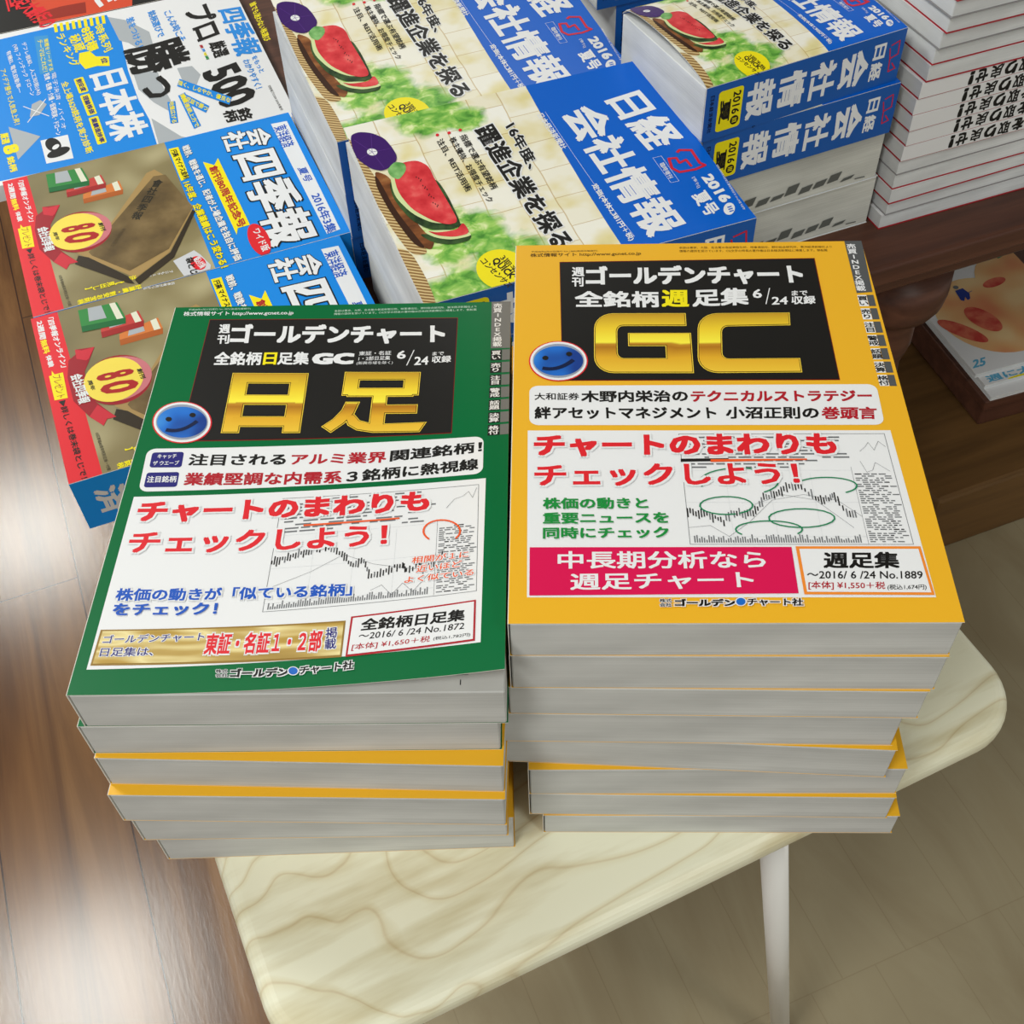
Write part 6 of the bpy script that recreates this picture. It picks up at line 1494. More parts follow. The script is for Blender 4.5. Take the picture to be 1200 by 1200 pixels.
['T','強く、しなやか、優良な',[177.65,222.17],[232.48,262.73],[169.63,225.46],'yellow',0.02,5],
['P',[[206.55,219.04],[239.44,237.46],[228.86,243.14],[195.6,224.68]],'sky',4],
['T','高収益で勝つ',[204.37,220.17],[237.33,238.59],[197.25,223.83],'yellow',0.02,5],
['P',[[198.01,218.64],[262.08,221.21],[259.17,228.52],[194.81,226.19]],'sky',4],
['T','業績連続上方で',[197.38,220.15],[261.5,222.67],[195.3,225.05],'yellow',0.02,5],
['P',[[205.13,206.65],[243.71,202.23],[244.79,209.38],[206.19,213.96]],'sky',4],
['T','地盤広げる',[205.34,208.11],[243.93,203.66],[206.03,212.86],'yellow',0.02,5],
['P',[[36.89,322.29],[14.35,340.81],[137.05,327.98],[141.03,318.38],[94.49,317.88]],'black',2],
['T','誰でも迷わない株選び',[48.8,326.07],[134.26,321.86],[44.88,334.1],'yellow',0.02,3],
['T','四季報プロ500 2016年夏号',[217.64,304.41],[265.73,305.09],[216.87,307.43],'ink2',0,3],
['T','業',[110.87,258.23],[118.29,258.27],[110.99,261.35],'dred',0.03,3],
['T','界',[119.12,258.45],[126.48,258.48],[119.24,261.56],'sky',0.03,3],
['T','地',[127.3,258.67],[134.6,258.7],[127.42,261.76],'yellow',0.03,3],
['T','図',[135.41,258.88],[142.66,258.91],[135.54,261.96],'green',0.03,3]],
'nikkei':[['P',[[0,0],[192,0],[192,144.7],[0,144.7]],'fence',1,1],
['P',[[0,144.7],[192,144.7],[192,244],[0,244]],'nblue',1],
['P',[[5.47,-1.54],[22.55,3.15],[46.98,5.43],[78.97,9.9],[112.6,13.39],[144.79,19.91],[142.15,6.99],[113.1,2.34],[70.2,-1.66],[37.05,-2.83],[17.87,-3.59]],'straw',3],
['P',[[50.12,7.68],[60.55,17.29],[90.9,17.2],[120.31,21.8],[133.63,26.71],[142.76,20.58],[128.46,12.93],[94.56,8.16],[68.55,6.79]],'basket',4],
['P',[[54.62,7.1],[62.23,8.75],[93,10.22],[124.9,15.63],[139.7,18.52],[132.53,11.62],[96.12,6.1],[67.78,4.64]],'dbrown',5],
['P',[[211.7,-9.69],[166.93,-5.78],[97.79,-9.45],[129.32,-4.01],[136.85,7.88],[173.14,9.63],[213.8,5.6]],'straw',3],
['P',[[62.26,15.47],[82.08,12.09],[106.94,16.77],[120.31,24.91],[127.03,36.73],[126.29,47.17],[122.33,49.03],[93.36,49.82],[71.31,47.66]],'rind',6],
['P',[[53.88,18.43],[80.25,13.46],[102.29,19.84],[117.14,30.66],[122.85,48.53],[108.47,39.89],[57.76,29.47],[49.38,22.44]],'rindw',7],
['P',[[52.57,21.42],[49.8,30.42],[50.98,40.62],[59.56,46.73],[75.54,46.23],[99.63,47.67],[122.02,48.19],[122,40.01],[114.67,31.49],[98.14,21.18],[76.93,17.22]],'melon',8],
['P',[[123.37,17.68],[135.15,24.65],[141.86,36.33],[141.96,48.74],[137.47,52.2],[121.41,49.67],[130.65,43.31],[126.99,27.38]],'rind',5],
['P',[[121.07,20.77],[131.18,27.53],[137.38,37.87],[138.09,51.98],[133.77,51.63],[127.56,41.24]],'rindw',6],
['P',[[122.37,24.24],[129.66,29.6],[135.25,40.16],[135.67,51.74],[122.44,51.2],[128.86,44.71],[127,30.49]],'melon',7],
['E',[67.85,34.58],[0.84,-0.02],[-0.07,0.35],'black',9,0],
['E',[69.7,35.82],[0.85,-0.01],[-0.06,0.35],'black',9,0],
['E',[71.56,37.07],[0.85,-0.02],[-0.06,0.34],'black',9,0],
['E',[72.65,36.14],[0.84,-0.02],[-0.07,0.35],'black',9,0],
['E',[77.88,36.26],[0.84,-0.02],[-0.07,0.35],'black',9,0],
['E',[79.73,37.5],[0.84,-0.03],[-0.06,0.34],'black',9,0],
['E',[80.81,36.57],[0.84,-0.02],[-0.06,0.35],'black',9,0],
['E',[82.67,37.8],[0.84,-0.02],[-0.07,0.35],'black',9,0],
['E',[87.87,37.91],[0.84,-0.03],[-0.06,0.34],'black',9,0],
['E',[88.95,36.99],[0.83,-0.02],[-0.07,0.34],'black',9,0],
['E',[90.8,38.21],[0.83,-0.03],[-0.07,0.34],'black',9,0],
['E',[92.64,39.43],[0.84,-0.03],[-0.06,0.34],'black',9,0],
['E',[97.05,37.39],[0.84,-0.03],[-0.06,0.34],'black',9,0],
['E',[98.9,38.6],[0.83,-0.03],[-0.07,0.34],'black',9,0],
['E',[100.74,39.81],[0.83,-0.03],[-0.06,0.33],'black',9,0],
['E',[101.81,38.89],[0.83,-0.03],[-0.07,0.34],'black',9,0],
['P',[[10.23,1.95],[8.34,9.08],[12.23,17.75],[20.48,25.05],[30.9,27.5],[41.95,28.38],[48.01,25.31],[51.81,19.24],[53.22,13.16],[48.55,6.56],[39.89,1.95],[30.63,-0.91]],'purple',7],
['E',[32.14,12.42],[2.08,3.26],[-3.23,1.65],'white',8,0],
['L',[[32.14,12.42],[15.57,3.62]],0.35,'purple2',8],
['L',[[32.14,12.42],[13.54,17.35]],0.35,'purple2',8],
['L',[[32.14,12.42],[33.06,26.81]],0.35,'purple2',8],
['L',[[32.14,12.42],[50.54,15.61]],0.35,'purple2',8],
['L',[[32.14,12.42],[36.43,2.19]],0.35,'purple2',8],
['P',[[53.43,17.12],[47.11,24.78],[51.37,31.53],[59.08,29.85],[66.82,21.72],[60.55,17.29]],'leaf',9],
['E',[178.04,60.22],[10.14,15.62],[-18.67,8.18],'yellow',4,0],
['T','3期予想',[166.5,61.84],[192.4,65.17],[163.69,67],'black',0.01,5],
['T','QUICK',[167.34,54.87],[189.46,60.38],[164.38,61.11],'black',0.03,5],
['T','コンセンサス',[164.05,48.17],[196.99,56.21],[162.45,53.25],'black',0.02,5],
['T','16年度、',[38.56,113.23],[87.78,113.81],[34.58,123.25],'black',0.03,5,['white',0.05]],
['T','躍進企業を探る',[34.08,89.52],[173.32,99.56],[30.34,107.29],'black',0.05,5,['white',0.05]],
['T','指標で選ぶ有望銘柄',[36.29,78.17],[98.02,80.93],[35.37,84.02],'black',0.015,5],
['T','株主優待、お得度チェック',[37.02,69.73],[110.28,73.54],[35.26,75.19],'black',0.015,5],
['T','注目、REIT活用術',[36.22,60.37],[94.61,63.06],[34.02,65.94],'black',0.015,5],
['E',[30.44,81.06],[0.81,0.93],[-1.23,0.98],'red',5,0],
['E',[30.6,72.29],[0.81,0.93],[-1.23,0.96],'red',5,0],
['E',[29.96,63.33],[0.8,0.93],[-1.23,0.95],'red',5,0],
['T','日経',[35.27,195.02],[98.57,203.81],[32.01,228.45],'white',0.06,3],
['T','会社情報',[37.45,157.06],[184.8,164.61],[34.35,190.12],'white',0.06,3],
['T','2016',[137.6,227.46],[169.19,228.78],[135.89,236.32],'white',0.045,3],
['E',[176.3,230.72],[2.29,3.18],[-5.59,3.84],'white',3,0],
['T','Ⅲ',[174.05,230.18],[179.79,229.28],[173.89,233.61],'nblue',0.02,4],
['T','夏号',[153.73,211.72],[178.86,211.82],[150.5,224.23],'white',0.045,3],
['T','[季刊]',[135.9,220.96],[147.96,219.56],[135.28,223.98],'white',0,3],
['T','日本経済新聞社',[33.67,140.93],[75.37,144.17],[32.53,146.39],'white',0.02,3],
['T','定価(本体2,381円＋税)',[118.28,149.28],[182.88,150.71],[116.91,154.84],'white',0.025,3],
['L',[[31.94,148.35],[113.99,152.24],[179.16,156.7]],0.25,'white',3],
['L',[[106.12,203.82],[106.33,210.58],[135.9,210.95],[135.54,204.7],[106.12,203.82]],0.25,'white',3],
['T','臨時増刊',[113.76,205.45],[131.17,205.05],[113.23,209.46],'white',0.01,3],
['T','昭和44年9月10日第三種郵便物認可 2016年夏号通巻',[129.2,243.57],[181.08,239.47],[129.1,245.34],'white',0,3],
['L',[[110.81,214.52],[121.29,212.2],[127.04,215.47],[128.32,227.67],[126.47,236.29],[122.96,233.69],[107.83,234.05],[104.85,225.92],[106.48,223.43]],2.2,'lred',3],
['L',[[110.81,214.52],[112.05,219.96],[117.81,219.82],[116.21,225.74],[124.02,226.31]],2,'lred',3]],
'orange_mag':[['P',[[129.38,87.9],[158.8,197.5],[225.67,185.75],[213.85,89.94],[180.53,87.36]],'omag',1],
['P',[[179.09,117.23],[180.45,142.38],[204.63,139.88],[202.28,91.41],[182.5,91.66]],'odark',2],
['T','巨大銀行の',[151.37,68.03],[220.73,89.06],[140.81,89.98],'sred',0.03,3],
['T','世',[106.58,61.44],[168.68,61.54],[102.57,75.89],'sred',0.03,3],
['T','だ',[151.29,146.78],[203.98,154.88],[136.09,171.6],'white',0.06,3]],
'peach_cover':[['E',[80.46,95.38],[46.75,-60.23],[54.32,48.06],'peach',1,0],
['E',[166.17,135.87],[50.42,-52.67],[46.76,50.28],'peach',2,0],
['E',[66.36,89.5],[12.07,-26.04],[13.86,9.64],'blush',3,0],
['E',[28.25,78],[20.64,-28.74],[9.62,7.3],'blush',3,0],
['E',[121.63,150.16],[16.16,-2.02],[9.27,8.27],'blush',3,0],
['P',[[150.16,190.96],[171.39,213.6],[194.74,211.2],[172.93,198.76]],'leafg',2],
['P',[[61.92,152.67],[74.55,153.82],[77.48,141.3],[72.85,131.63],[67.73,129.72],[68.28,137.06],[62.48,129.75],[59.11,132.85]],'figure',4],
['E',[66.81,158.55],[2.9,-2.21],[2.45,2.95],'grey',4,0],
['L',[[71.12,141.71],[83.61,144.78]],0.9,'figure',4],
['T','25',[2.26,10.92],[21.05,10.93],[10.84,24.81],'cyan',0.03,1]]}
YZ = [0, -0.025, -0.052, -0.076, -0.103, -0.131, -0.158, -0.182, -0.203]
YBL = [(-0.0003, 0), (-0.0005, 0.0002), (-0.0025, 0.0007), (-0.0085, 0.001), (-0.006, 0.005), (0.0058, 0.0002), (0.0057, 0.0004), (0.0129, -0.0004), (-0.0058, 0.0052)]
YYAW = [0.1, -0.25, -0.7, -0.6, -2.6, 0.3, -0.5, 0.1, -0.9]
GZ = [-0.025, -0.052, -0.077, -0.103, -0.131, -0.166, -0.203]
GBL = [(-0.1916, -0.0198), (-0.1953, -0.0198), (-0.1945, -0.0222), (-0.1945, -0.028), (-0.195, -0.0225), (-0.1925, -0.017)]
GYAW = [0.6, 0.7, -1.1, -0.5, 1.0, 2.4]
PYAW = R_(19)
PL0, PL1 = .92, .073
# ================================================================== SETTING: floor
def _plank(nt, b):
    v = coords(nt, 'Object', (1, 1, 1))      # x across the boards, y along them
    sp = nt.nodes.new('ShaderNodeSeparateXYZ'); nt.links.new(v, sp.inputs[0])
    br = nt.nodes.new('ShaderNodeTexBrick'); br.inputs['Scale'].default_value = 1; br.offset = .37
    mp = nt.nodes.new('ShaderNodeCombineXYZ'); nt.links.new(sp.outputs[1], mp.inputs[0]); nt.links.new(sp.outputs[0], mp.inputs[1])
    ad = nt.nodes.new('ShaderNodeVectorMath'); ad.inputs[1].default_value = (PLX, PLY, 0); nt.links.new(mp.outputs[0], ad.inputs[0])
    br.inputs['Brick Width'].default_value = .9; br.inputs['Row Height'].default_value = PW; br.inputs['Mortar Size'].default_value = .0011; br.inputs['Mortar Smooth'].default_value = .2
    br.inputs['Color1'].default_value = (0, 0, 0, 1); br.inputs['Color2'].default_value = (1, 1, 1, 1); br.inputs['Mortar'].default_value = (.5, .5, .5, 1)
    nt.links.new(ad.outputs[0], br.inputs['Vector'])
    g = noise(nt, coords(nt, 'Object', (26, 1.6, 1)), 1, 6, .62, .5)
    g2 = noise(nt, coords(nt, 'Object', (7, .8, 1)), 1, 3, .5, .8)
    k = ramp(nt, g, [(.28, (84, 54, 29)), (.44, (122, 86, 50)), (.58, (144, 106, 65)), (.78, (164, 126, 82))])
    k2 = ramp(nt, g2, [(.34, (170, 150, 128)), (.5, (236, 226, 212)), (.7, (255, 255, 255))])
    k = mix(nt, 1, k, k2, 'MULTIPLY')
    tone = ramp(nt, br.outputs[0], [(0, (226, 216, 204)), (1, (255, 255, 255))])
    k = mix(nt, 1, k, tone, 'MULTIPLY')
    seam = ramp(nt, br.outputs[1], [(0, (255, 255, 255)), (1, (122, 86, 56))])
    C(nt, b, mix(nt, 1, k, seam, 'MULTIPLY'))
    gb = noise(nt, coords(nt, 'Object', (60, 14, 1)), 3, 5, .6); bump(nt, b, gb, .10, .0007)
PW = .1452; PLX = .057; PLY = .307
def _tile(nt, b):
    v = coords(nt, 'Object', (1, 1, 1))
    br = nt.nodes.new('ShaderNodeTexBrick'); br.offset = .5; br.inputs['Scale'].default_value = 1
    br.inputs['Brick Width'].default_value = .0765; br.inputs['Row Height'].default_value = 3.0; br.inputs['Mortar Size'].default_value = .0006
    br.inputs['Color1'].default_value = lin((164, 152, 124)); br.inputs['Color2'].default_value = lin((162, 150, 122)); br.inputs['Mortar'].default_value = lin((153, 140, 112))
    nt.links.new(v, br.inputs['Vector'])
    n = noise(nt, coords(nt, 'Object', (9, 3, 1)), 1, 5, .6, .8); k = ramp(nt, n, [(.3, (232, 226, 220)), (.6, (255, 255, 255)), (.8, (246, 242, 236))])
    C(nt, b, mix(nt, 1, br.outputs[0], k, 'MULTIPLY'))
mat('floor_planks', None, .2, .45, _plank); mat('floor_tile', None, .38, .4, _tile)
bm = bmesh.new()
def fq(n0, n1, a0, a1, mi):
    f = bm.faces.new([bm.verts.new((n, a, 0)) for n, a in ((n0, a0), (n1, a0), (n1, a1), (n0, a1))]); f.material_index = mi
fq(-4, -.162, -3, 6, 0); fq(-.162, 5, -3, 6, 1)
tag(bm_obj('floor', bm, ['floor_planks', 'floor_tile'], None, (0, 0, 0), R_(23.2)), kind='structure')

bm = bmesh.new(); f = bm.faces.new([bm.verts.new((x, y, 2.56)) for x, y in ((-5, -4), (-5, 7), (5, 7), (5, -4))])
mat('ceiling_white', (196, 195, 190), .8, .2); tag(bm_obj('ceiling', bm, 'ceiling_white'), kind='structure')

# ================================================================== display counter
def _dark(nt, b):
    n = noise(nt, coords(nt, 'Object', (4, 60, 60)), 1, 5, .6, .4)
    C(nt, b, ramp(nt, n, [(.3, (70, 42, 32)), (.5, (86, 53, 40)), (.75, (104, 66, 50))]))
mat('dark_wood', None, .42, .3, _dark)
def _dark2(nt, b):
    n = noise(nt, coords(nt, 'Object', (3, 40, 40)), 1, 5, .6, .4)
    C(nt, b, ramp(nt, n, [(.3, (88, 62, 34)), (.5, (106, 76, 42)), (.75, (122, 88, 50))]))
mat('brown_board', None, .5, .3, _dark2)
TT = FZ - .235
dc = thing('display_table', 'long dark brown wooden display table stacked with handbooks and magazines', 'table', (-.322, .262, 0), R_(22.5))
bm = rounded_slab(round_rect(0, 1.75, 0, 1.25, [.01, .01, .01, .035], 8), TT - .022, TT, .004); bm_obj('table_top', bm, 'dark_wood', dc)
bm = rounded_slab(round_rect(.012, 1.738, .012, 1.238, [.01, .01, .01, .035], 8), TT - .046, TT - .022, .009); bm_obj('moulding', bm, 'dark_wood', dc)
bm = bmesh.new(); box(bm, .10, 1.70, .10, 1.20, TT - .080, TT - .046, .004); bm_obj('apron', bm, 'dark_wood', dc)
prof = [(.050, TT - .078), (.051, TT - .100), (.049, TT - .116), (.044, TT - .126), (.034, TT - .132), (.030, TT - .145), (.031, TT - .172), (.029, TT - .182), (.025, TT - .20), (.028, TT - .232), (.024, TT - .29), (.022, .19), (.030, .15), (.032, .116)]
def lathe(bm, prof, cx, cy, n=28):
    rg = [[bm.verts.new((cx + r * cos(2 * pi * k / n), cy + r * sin(2 * pi * k / n), z)) for k in range(n)] for r, z in prof]
    for A, B in zip(rg[:-1], rg[1:]):
        for k in range(n): bm.faces.new((A[k], B[k], B[(k + 1) % n], A[(k + 1) % n]))
    bm.faces.new(rg[0]); bm.faces.new(rg[-1][::-1])
for lx, ly in ((.76, .08), (1.62, .08), (.76, 1.12), (1.62, 1.12)):
    bm = bmesh.new(); lathe(bm, prof, lx, ly); bm_obj('leg', bm, 'dark_wood', dc, smooth=True)
bm = bmesh.new(); box(bm, PL0, 1.72, PL1, 1.2, 0, .115, .006); bm_obj('base_platform', bm, 'brown_board', dc)
bm = bmesh.new(); box(bm, PL0, 1.72, 1.2, 1.22, .0, TT - .05, .002); bm_obj('added_back_panel', bm, 'dark_wood', dc)  # unseen panel added to keep the space under the table dark

# ================================================================== folding table
def _maple(nt, b):
    v = coords(nt, 'Object', (1, 1, 1), R_(32))
    n = noise(nt, v, 5.2, 2.5, .5, .4)
    m_ = nt.nodes.new('ShaderNodeMath'); m_.operation = 'MULTIPLY'; m_.inputs[1].default_value = 11; nt.links.new(n, m_.inputs[0])
    sp = nt.nodes.new('ShaderNodeSeparateXYZ'); nt.links.new(coords(nt, 'Object', (1, 1, 1), R_(6)), sp.inputs[0])
    a_ = nt.nodes.new('ShaderNodeMath'); a_.operation = 'MULTIPLY_ADD'; a_.inputs[1].default_value = 40; nt.links.new(sp.outputs[1], a_.inputs[0]); nt.links.new(m_.outputs[0], a_.inputs[2])
    f_ = nt.nodes.new('ShaderNodeMath'); f_.operation = 'FRACT'; nt.links.new(a_.outputs[0], f_.inputs[0])
    k = ramp(nt, f_.outputs[0], [(0, (218, 206, 172)), (.04, (230, 224, 194)), (.14, (240, 238, 214)), (.82, (237, 235, 210)), (.96, (232, 227, 198)), (1, (218, 206, 172))])
    n2 = noise(nt, coords(nt, 'Object', (10, 70, 1)), 1, 4); k2 = ramp(nt, n2, [(.3, (226, 218, 200)), (.55, (255, 255, 255))])
    C(nt, b, mix(nt, 1, k, k2, 'MULTIPLY'))
mat('maple', None, .38, .45, _maple); mat('white_enamel', (226, 224, 220), .3, .5)
FT = FZ - .203
ft = thing('folding_table', 'pale maple topped folding table with white tube legs under the two chart book stacks', 'table', (0, 0, 0), R_(26.2))
bm = rounded_slab(round_rect(-.158, .304, -.0665, .262, .04, 10), FT - .021, FT, .0085, 5); bm_obj('table_top', bm, 'maple', ft)
for s in (-1, 1):
    v0 = -.045 if s < 0 else .235
    for a, b in (((.138, .25), (-.09, -.20)) if s < 0 else ((.02, -.13), (-.09, -.20))):
        bm = bmesh.new(); tube(bm, [(a, v0, FT - .021), (b, v0, 0)], .0088, 18); bm_obj('leg', bm, 'white_enamel', ft, smooth=True)
bm = bmesh.new(); tube(bm, [(-.145, -.045, .33), (-.145, .235, .33)], .006); bm_obj('crossbar', bm, 'white_enamel', ft, smooth=True)

# ================================================================== chart books in front
YW, YL = .190, .2531
lift_g = lambda a, b: .018 * max(a, 0) ** 2.2 * (1 - b)
def W0(x, y, z): return (x, y, FZ + z)
def gc(kind, label, bl, z0, z1, yaw, art=None, lift=None, first=None, n=[0]):
    return book('chart_book', label, 'book', 'thick chart books on the folding table', W0(bl[0], bl[1], z0), R_(yaw), YW, YL, z1 - z0, 'cover_' + kind, 'pages_grey', 'left', art, lift, first=first)
gc('yellow', 'yellow weekly chart book with gold letters, top of the right stack', YBL[0], YZ[1], YZ[0], .1, (ART['gc_week'],))
for i, nm in enumerate(('second book down in the right stack, thick grey page edge below the yellow top cover', 'third chart book from the top of the right stack', 'fourth chart book from the top of the right stack, corner of yellow showing under it',
        'fifth book of the right stack, yellow cover strip showing along its top left', 'sixth chart book from the top of the right stack', 'seventh book of the right stack, jutting out over the bottom one', 'bottom chart book of the right stack, resting on the pale table top')):
    gc('yellow', nm, YBL[i + 1], YZ[i + 2], YZ[i + 1], YYAW[i + 1])
gc('green', 'green daily chart book with gold characters, curled cover, top of the left stack', GBL[0], GZ[1], GZ[0], .6, (ART['gc_day'],), lift_g, [(.158, .0085, .1735, .0087), (.1700, .0035, .1704, .0062)])
for i, (k, nm) in enumerate((('green', 'second book of the left stack, directly under the green top one'), ('yellow', 'third book of the left stack, yellow cover strip along its upper edge'), ('yellow', 'fourth book of the left stack, wider yellow strip and yellow right side'),
        ('yellow', 'fifth book down in the left stack, second from the table'), ('yellow', 'bottom chart book of the left stack, resting on the pale table'))):
    gc(k, nm, GBL[i + 1], GZ[i + 2], GZ[i + 1], GYAW[i + 1])

# ================================================================== red and blue handbooks, left
mat('shiki_blue', (0, 112, 200), .34, .45); mat('spine_blue', (0, 104, 186), .34, .45)
def sp_shiki(s, T, L):
    for i, ch in enumerate('済経洋東'): s.glyph(ch, (T * .25, 12 + i * 26), (T * .82, 12 + i * 26), (T * .25, 34 + i * 26), 'silver', .03, 2, False)
    for i, ch in enumerate('報季四'): s.glyph(ch, (T * .15, 125 + i * 36), (T * .88, 125 + i * 36), (T * .15, 158 + i * 36), 'white', .05, 2, False)
KW, KL = .193, .257
kw = dict(pages='pages_white', side='right')
book('stock_handbook', 'farther blue and red handbook with round red badge, beside the blue and white magazine', 'book', 'blue and red handbooks', W0(-.4575, .5905, -.235), R_(-66.8), KW, KL, .048, 'sky', art=(ART['shiki'],), spine=sp_shiki, **kw)
kx, ky = .184 / KW, .249 / KL
book('stock_handbook', 'blue and red handbook half hidden by the green book, blue spine at the table corner', 'book', 'blue and red handbooks', W0(-.3827, .4108, -.235), R_(-66.6), .184, .249, .048, 'sky', art=(ART['shiki'], kx, ky), spine=sp_shiki, **kw)

# ================================================================== magazines, far left
book('magazine', 'blue and white stock magazine with large black characters, behind the red badged handbook', 'magazine', None, W0(-.6255, .875, -.235), R_(-67.5), .28, .318, .016, 'white', art=(ART['pro500'],), **kw)
book('magazine', 'dark and orange magazine cut off by the upper left corner of the photo', 'magazine', None, W0(-.6255 - .212 * .3827 + .02 * .924, .875 + .212 * .924 + .02 * .3827, -.235), R_(-67.5), .21, .28, .016, 'black', art=(ART['orange_mag'],), **kw)

# ================================================================== watermelon handbooks
lift_n = lambda a, b: .019 * max(0, 1 - a) ** 1.6
plift_n = lambda a, b: .008 * max(0, 1 - a) ** 1.6
mat('nblue_cover', INK['nblue'], .32, .5); mat('nspine', (0, 86, 172), .34, .5)
def sp_nik(s, T, L):
    f = L / 175
    for i, ch in enumerate('社聞新済経本日'): s.glyph(ch, (T * .3, (2.5 + i * 1.0) * f), (T * .5, (2.5 + i * 1.0) * f), (T * .3, (3.4 + i) * f), 'ink2', .01, 1, False) if 0 else None
    for i, ch in enumerate('日本経済新聞社'): s.glyph(ch, (T * (.16 + i * .1), 4.0 * f), (T * (.25 + i * .1), 4.0 * f), (T * (.16 + i * .1), 7.4 * f), 'darkblue', .02, 1, False)
    s.draw([('R', [(T * .13, 32 * f), (T * .88, 32 * f), (T * .88, 11 * f), (T * .13, 11 * f)], 2.5 * f, 'yellow', 1)])
    s.glyph('2016', (T * .2, 23.5 * f), (T * .62, 23.5 * f), (T * .2, 30 * f), 'black', .02, 2, False)
    s.draw([('E', (T * .74, 26.8 * f), (T * .085, 0), (0, 3.6 * f), 'black', 2)]); s.glyph('Ⅲ', (T * .70, 24.8 * f), (T * .78, 24.8 * f), (T * .70, 28.8 * f), 'yellow', .02, 3, False)
    s.glyph('夏', (T * .30, 13 * f), (T * .74, 13 * f), (T * .30, 22 * f), 'black', .03, 2, False)
    for ch, a, b in (('報', 36, 60), ('情', 64, 87), ('社', 91, 114), ('会', 118, 144)): s.glyph(ch, (T * .16, a * f), (T * .84, a * f), (T * .16, b * f), 'white', .055, 1, False)
    for ch, a, b in (('日', .16, .44), ('経', .5, .84)): s.glyph(ch, (T * a, 147 * f), (T * b, 147 * f), (T * a, 158 * f), 'white', .05, 1, False)
    s.draw([('L', [(T * .25, 163 * f), (T * .2, 170 * f), (T * .45, 171 * f), (T * .5, 164 * f), (T * .3, 162 * f)], 1.0 * f, 'lred', 1), ('L', [(T * .5, 164 * f), (T * .75, 165 * f), (T * .72, 171 * f), (T * .6, 167 * f)], 1.0 * f, 'lred', 1)])
NW, NL = .192, .244
nk = dict(pages='pages_white', side='right', spine=sp_nik, spine_base='nspine', lift=lift_n, plift=plift_n, back='nblue_cover')
def nik(label, bl, yaw, W, L, T, sub=None, art=True, group='watermelon handbooks', **k):
    a = dict(nk); a.update(k)
    return book('company_handbook', label, 'book', group, W0(*bl), R_(yaw), W, L, T, 'nblue', art=(ART['nikkei'], W / NW, L / NL, sub) if art else None, **a)
nik('large watermelon cover handbook nearest the viewer, its blue band touching the yellow chart book', (-.1351, .4987, -.145), -68.5, NW, NL, .045)
for i, nm in enumerate(('second', 'lowest')):
    nik(nm + ' of the three large handbooks in the nearest watermelon pile, only a sliver showing', (-.1331 + .002 * i, .4994, -.190 - .045 * i), -68.5, NW, NL, .045, art=False, lift=None, plift=None)
nik('large watermelon cover handbook just beyond the nearest one, top of its pile', (-.2190, .6960, -.148), -68, .201, .248, .048)
for i, nm in enumerate(('second', 'lowest')):
    nik(nm + ' of the handbooks in the farther watermelon pile, white page ends showing', (-.2195 - .0008 * i, .6972 + .001 * i, -.1915 - .0435 * i), -68, .201, .248, .0435, art=False, lift=None, plift=None)
B3 = (.0797, .7781); cu, su = cos(R_(-68)), sin(R_(-68))
nik('upper plain handbook in the pile behind, blue spine edge at the top of the photo', (B3[0] - .2 * cu, B3[1] - .2 * su, -.185), -68, .2, .255, .05, art=False, lift=None, plift=None)
nik('lower handbook of the pile behind the watermelon ones', (B3[0] - .2 * cu, B3[1] - .2 * su, -.235), -68, .2, .255, .05, art=False, lift=None, plift=None)
nik('topmost handbook of the pile behind, its blue corner at the top edge of the photo', (.0614 - .2 * cu, .7679 - .2 * su, -.135), -68, .2, .255, .05, art=False, lift=None, plift=None)
# small format pile on the right
lift_s = lambda a, b: .012 * (max(0, 1 - a) ** .7) * (max(0, a) ** .5) * 1.9 * (1 - .75 * b)
sk = dict(group='small format watermelon handbooks')
SW, SL = .122, .176
sub = {'定価(本体2,381円＋税)': '定価(本体1,905円＋税)'}
def small(label, head, yaw, z0, z1, **k):
    y = R_(yaw); c, s = cos(y), sin(y)         # head: world xy of the spine's head end
    bl = (head[0] - SW * c + SL * s, head[1] - SW * s - SL * c, z0)
    return nik(label, bl, yaw, SW, SL, z1 - z0, sub, group='small format watermelon handbooks', **k)
small('small watermelon cover handbook on top of the pile beside the white magazines', (.2869, .5719), -63.1, -.094, -.050, lift=lift_s, plift=None)
small('second handbook of the small pile, blue spine with a yellow label under the top one', (.2911, .5700), -65, -.138, -.094, lift=None, plift=None)
def reversed_book(label, head, yaw, z0, z1):
    y = R_(yaw); c, s = cos(y), sin(y); T = z1 - z0
    bl = (head[0] - SW * c + SL * s, head[1] - SW * s - SL * c, z0)
    mk = []
    for i in range(9):      # grey thumb index blocks climbing the fore edge
        v = SL - .026 - i * .0135; h = (.003, .0075, .006, .006, .0085, .004, .006, .0075, .0075)[i]; zc = .006 + .0012 * ((i * 5) % 3)
        mk.append([(SW + .00005, v, zc + .001), (SW + .00005, v - .0105, zc), (SW + .00005, v - .0075, zc + h), (SW + .00005, v + .003, zc + h + .001)])
    mk.append([(SW + .00005, SL - .012, .004), (SW + .00005, SL - .022, .0045), (SW + .00005, SL - .022, .0055), (SW + .00005, SL - .012, .005)])
    return book('company_handbook', label, 'book', 'small format watermelon handbooks', W0(*bl), y, SW, SL, T, 'pale', 'pages_cream', 'left', marks=mk, back='pale')
reversed_book('turned handbook with grey thumb index marks, third in the small pile', (.2922, .579), -65.8, -.187, -.138)
reversed_book('turned handbook with grey thumb marks, bottom of the small pile on the dark table', (.2945, .5816), -67.0, -.235, -.187)

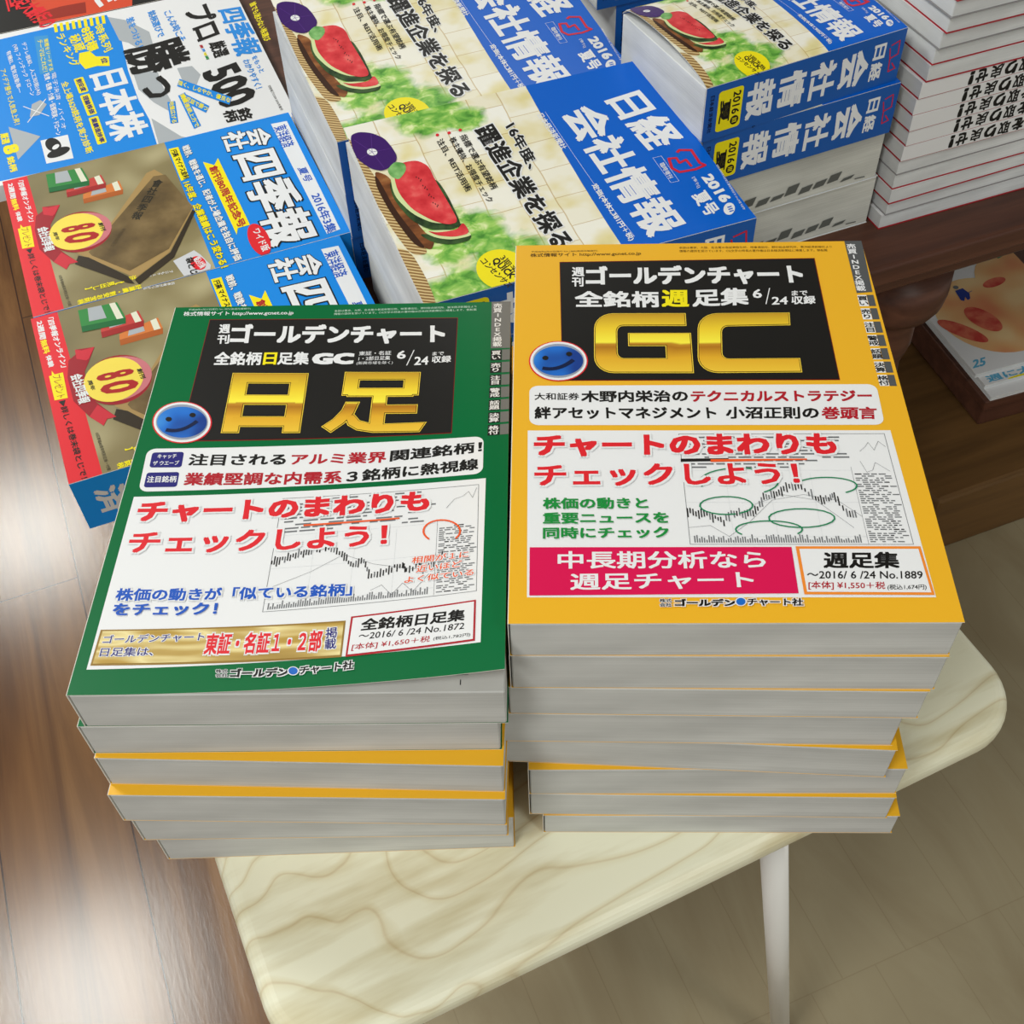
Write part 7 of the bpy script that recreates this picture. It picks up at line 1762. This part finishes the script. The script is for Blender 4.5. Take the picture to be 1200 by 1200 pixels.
# ================================================================== stack of white magazines with red edges
mat('mag_red', (176, 34, 48), .4, .4); mat('mag_white', (228, 228, 230), .45, .4); mat('mag_grey', (150, 148, 150), .5, .3)
MW, ML, MT = .186, .262, .0145
MX = [(.3026, .5713), (.3056, .5713), (.3045, .5668), (.3045, .5675), (.3046, .5665), (.3045, .5645), (.3054, .5643), (.3045, .5625), (.3039, .5625), (.3051, .5619), (.3077, .5619), (.3086, .5614), (.3095, .5578), (.3109, .5547), (.3099, .5498), (.3098, .5466), (.311, .545), (.309, .543)]
ORD = ('bottom', 'second', 'third', 'fourth', 'fifth', 'sixth', 'seventh', 'eighth', 'ninth', 'tenth', 'eleventh', 'twelfth', 'thirteenth', 'fourteenth', 'fifteenth', 'sixteenth', 'seventeenth', 'eighteenth')
proto = {}
for i, (x, y) in enumerate(MX):
    spine = 5 <= i <= 9; red = i not in (1, 4, 12, 14)
    what = 'black lettering on its spine' if spine else ('red line under its pages' if red else 'grey line under its pages')
    lab = '%s magazine up in the tall white stack, %s' % (ORD[i], what) if i else 'bottom magazine of the tall white stack, resting on the dark table'
    r = thing('magazine', lab, 'magazine', W0(x, y, -.235 + MT * i), R_(22.6 + (i * 37 % 5 - 2) * .3), 'white magazines in the tall stack')
    k = (spine, red)
    if k in proto:
        for c in proto[k].children:
            o = c.copy(); COL.objects.link(o); o.parent = r
        continue
    proto[k] = r
    bm = bmesh.new(); box(bm, .0005, ML, .0005, MW, .0007, MT - .0008, .0004, 0, 1); bm_obj('pages', bm, 'pages_white', r)
    bm = bmesh.new(); box(bm, 0, ML, 0, MW, 0, .0007); bm_obj('back_cover', bm, 'mag_red' if red else 'mag_grey', r)
    bm = bmesh.new(); box(bm, 0, ML, 0, MW, MT - .0008, MT - .0001); bm_obj('front_cover', bm, 'mag_white', r)
    if spine:
        s = Sheet(ML, MT - .0012, .0004, 'mag_white', None, 'mag_white')
        t = '政治に活力を取り戻せ!'; h = MT * 1000 - 1.2; x0 = 36
        # the line runs upside down, from right to left
        for j, ch in enumerate(t[::-1]):
            a = x0 + j * 13.6; s.glyph(ch, (a + 12.9, h * .95), (a + (1.4 if ch != '!' else 8.5), h * .95), (a + 12.9, h * .05), 'black', .045, 1, False)
        s.glyph('朝日書房'[:0] or '定期', (28, h * .62), (17, h * .62), (28, h * .35), 'grey', .0, 1, False) if 0 else None
        s.build('spine', r, lambda X: np.c_[X[:, 0], -.0003 - X[:, 2], .0006 + X[:, 1]])

# ================================================================== lower level: added block and magazines with the peach cover
PZ = -.67
px0, py0 = .5643, .8412
pyaw = PYAW
bxo = thing('added_block', 'added dark brown block under the peach cover magazine, where only a darker side shows', 'box', (px0 + .012, py0 - .03, FZ - .735), pyaw)  # invented block, standing in for a darker side below the magazines
bm = bmesh.new(); box(bm, 0, .24, 0, .3, 0, .042, .003); bm_obj('block_body', bm, 'dark_wood', bxo)
bm = bmesh.new(); box(bm, -.002, .242, -.002, .302, .030, .0455, .002); bm_obj('block_top', bm, 'dark_wood', bxo)
lowmag = []
def lowm(label, dx, dy, z0, T, art, rz=0):
    r = thing('magazine', label, 'magazine', (px0 + dx, py0 + dy, FZ + z0), pyaw + R_(rz), 'magazines on the lower platform')
    bm = bmesh.new(); box(bm, .0004, .182, .0004, .257, .0003, T - .0004, .0003, 0, 1); bm_obj('pages', bm, 'pages_white', r)
    bm = bmesh.new(); box(bm, 0, .182, 0, .257, 0, .0003); bm_obj('back_cover', bm, 'mag_white', r)
    s = Sheet(.182, .257, .0003, 'mag_white'); s.draw(art); s.build('front_cover', r, lambda X: X + np.array([0, 0, T]))
def blob(cx, cy, rx, ry, m, z, a=0):
    a = radians(a); return ('E', (cx, cy), (rx * cos(a), rx * sin(a)), (-ry * sin(a), ry * cos(a)), m, z)
z = FZ * 0 - .735 + .0455
lowm('lowest of the three magazines on the added brown block, plain white corner showing', .016, -.030, z, .006, [])
lowm('middle magazine of the three on the added brown block, pale blue lettering at its edge', .010, -.014, z + .006, .006, [('T', '週に大特集', (8, 3), (120, 3), (8, 15), 'cyan', .05, 1), blob(52, -1 + 2, 18, 2, 'yellow', 1)], 0)
lowm('white magazine with a painted peach cover, on top of the added brown block', 0, 0, z + .012, .006,
     ART['peach_cover'])

bpy.data.objects.remove(_to)
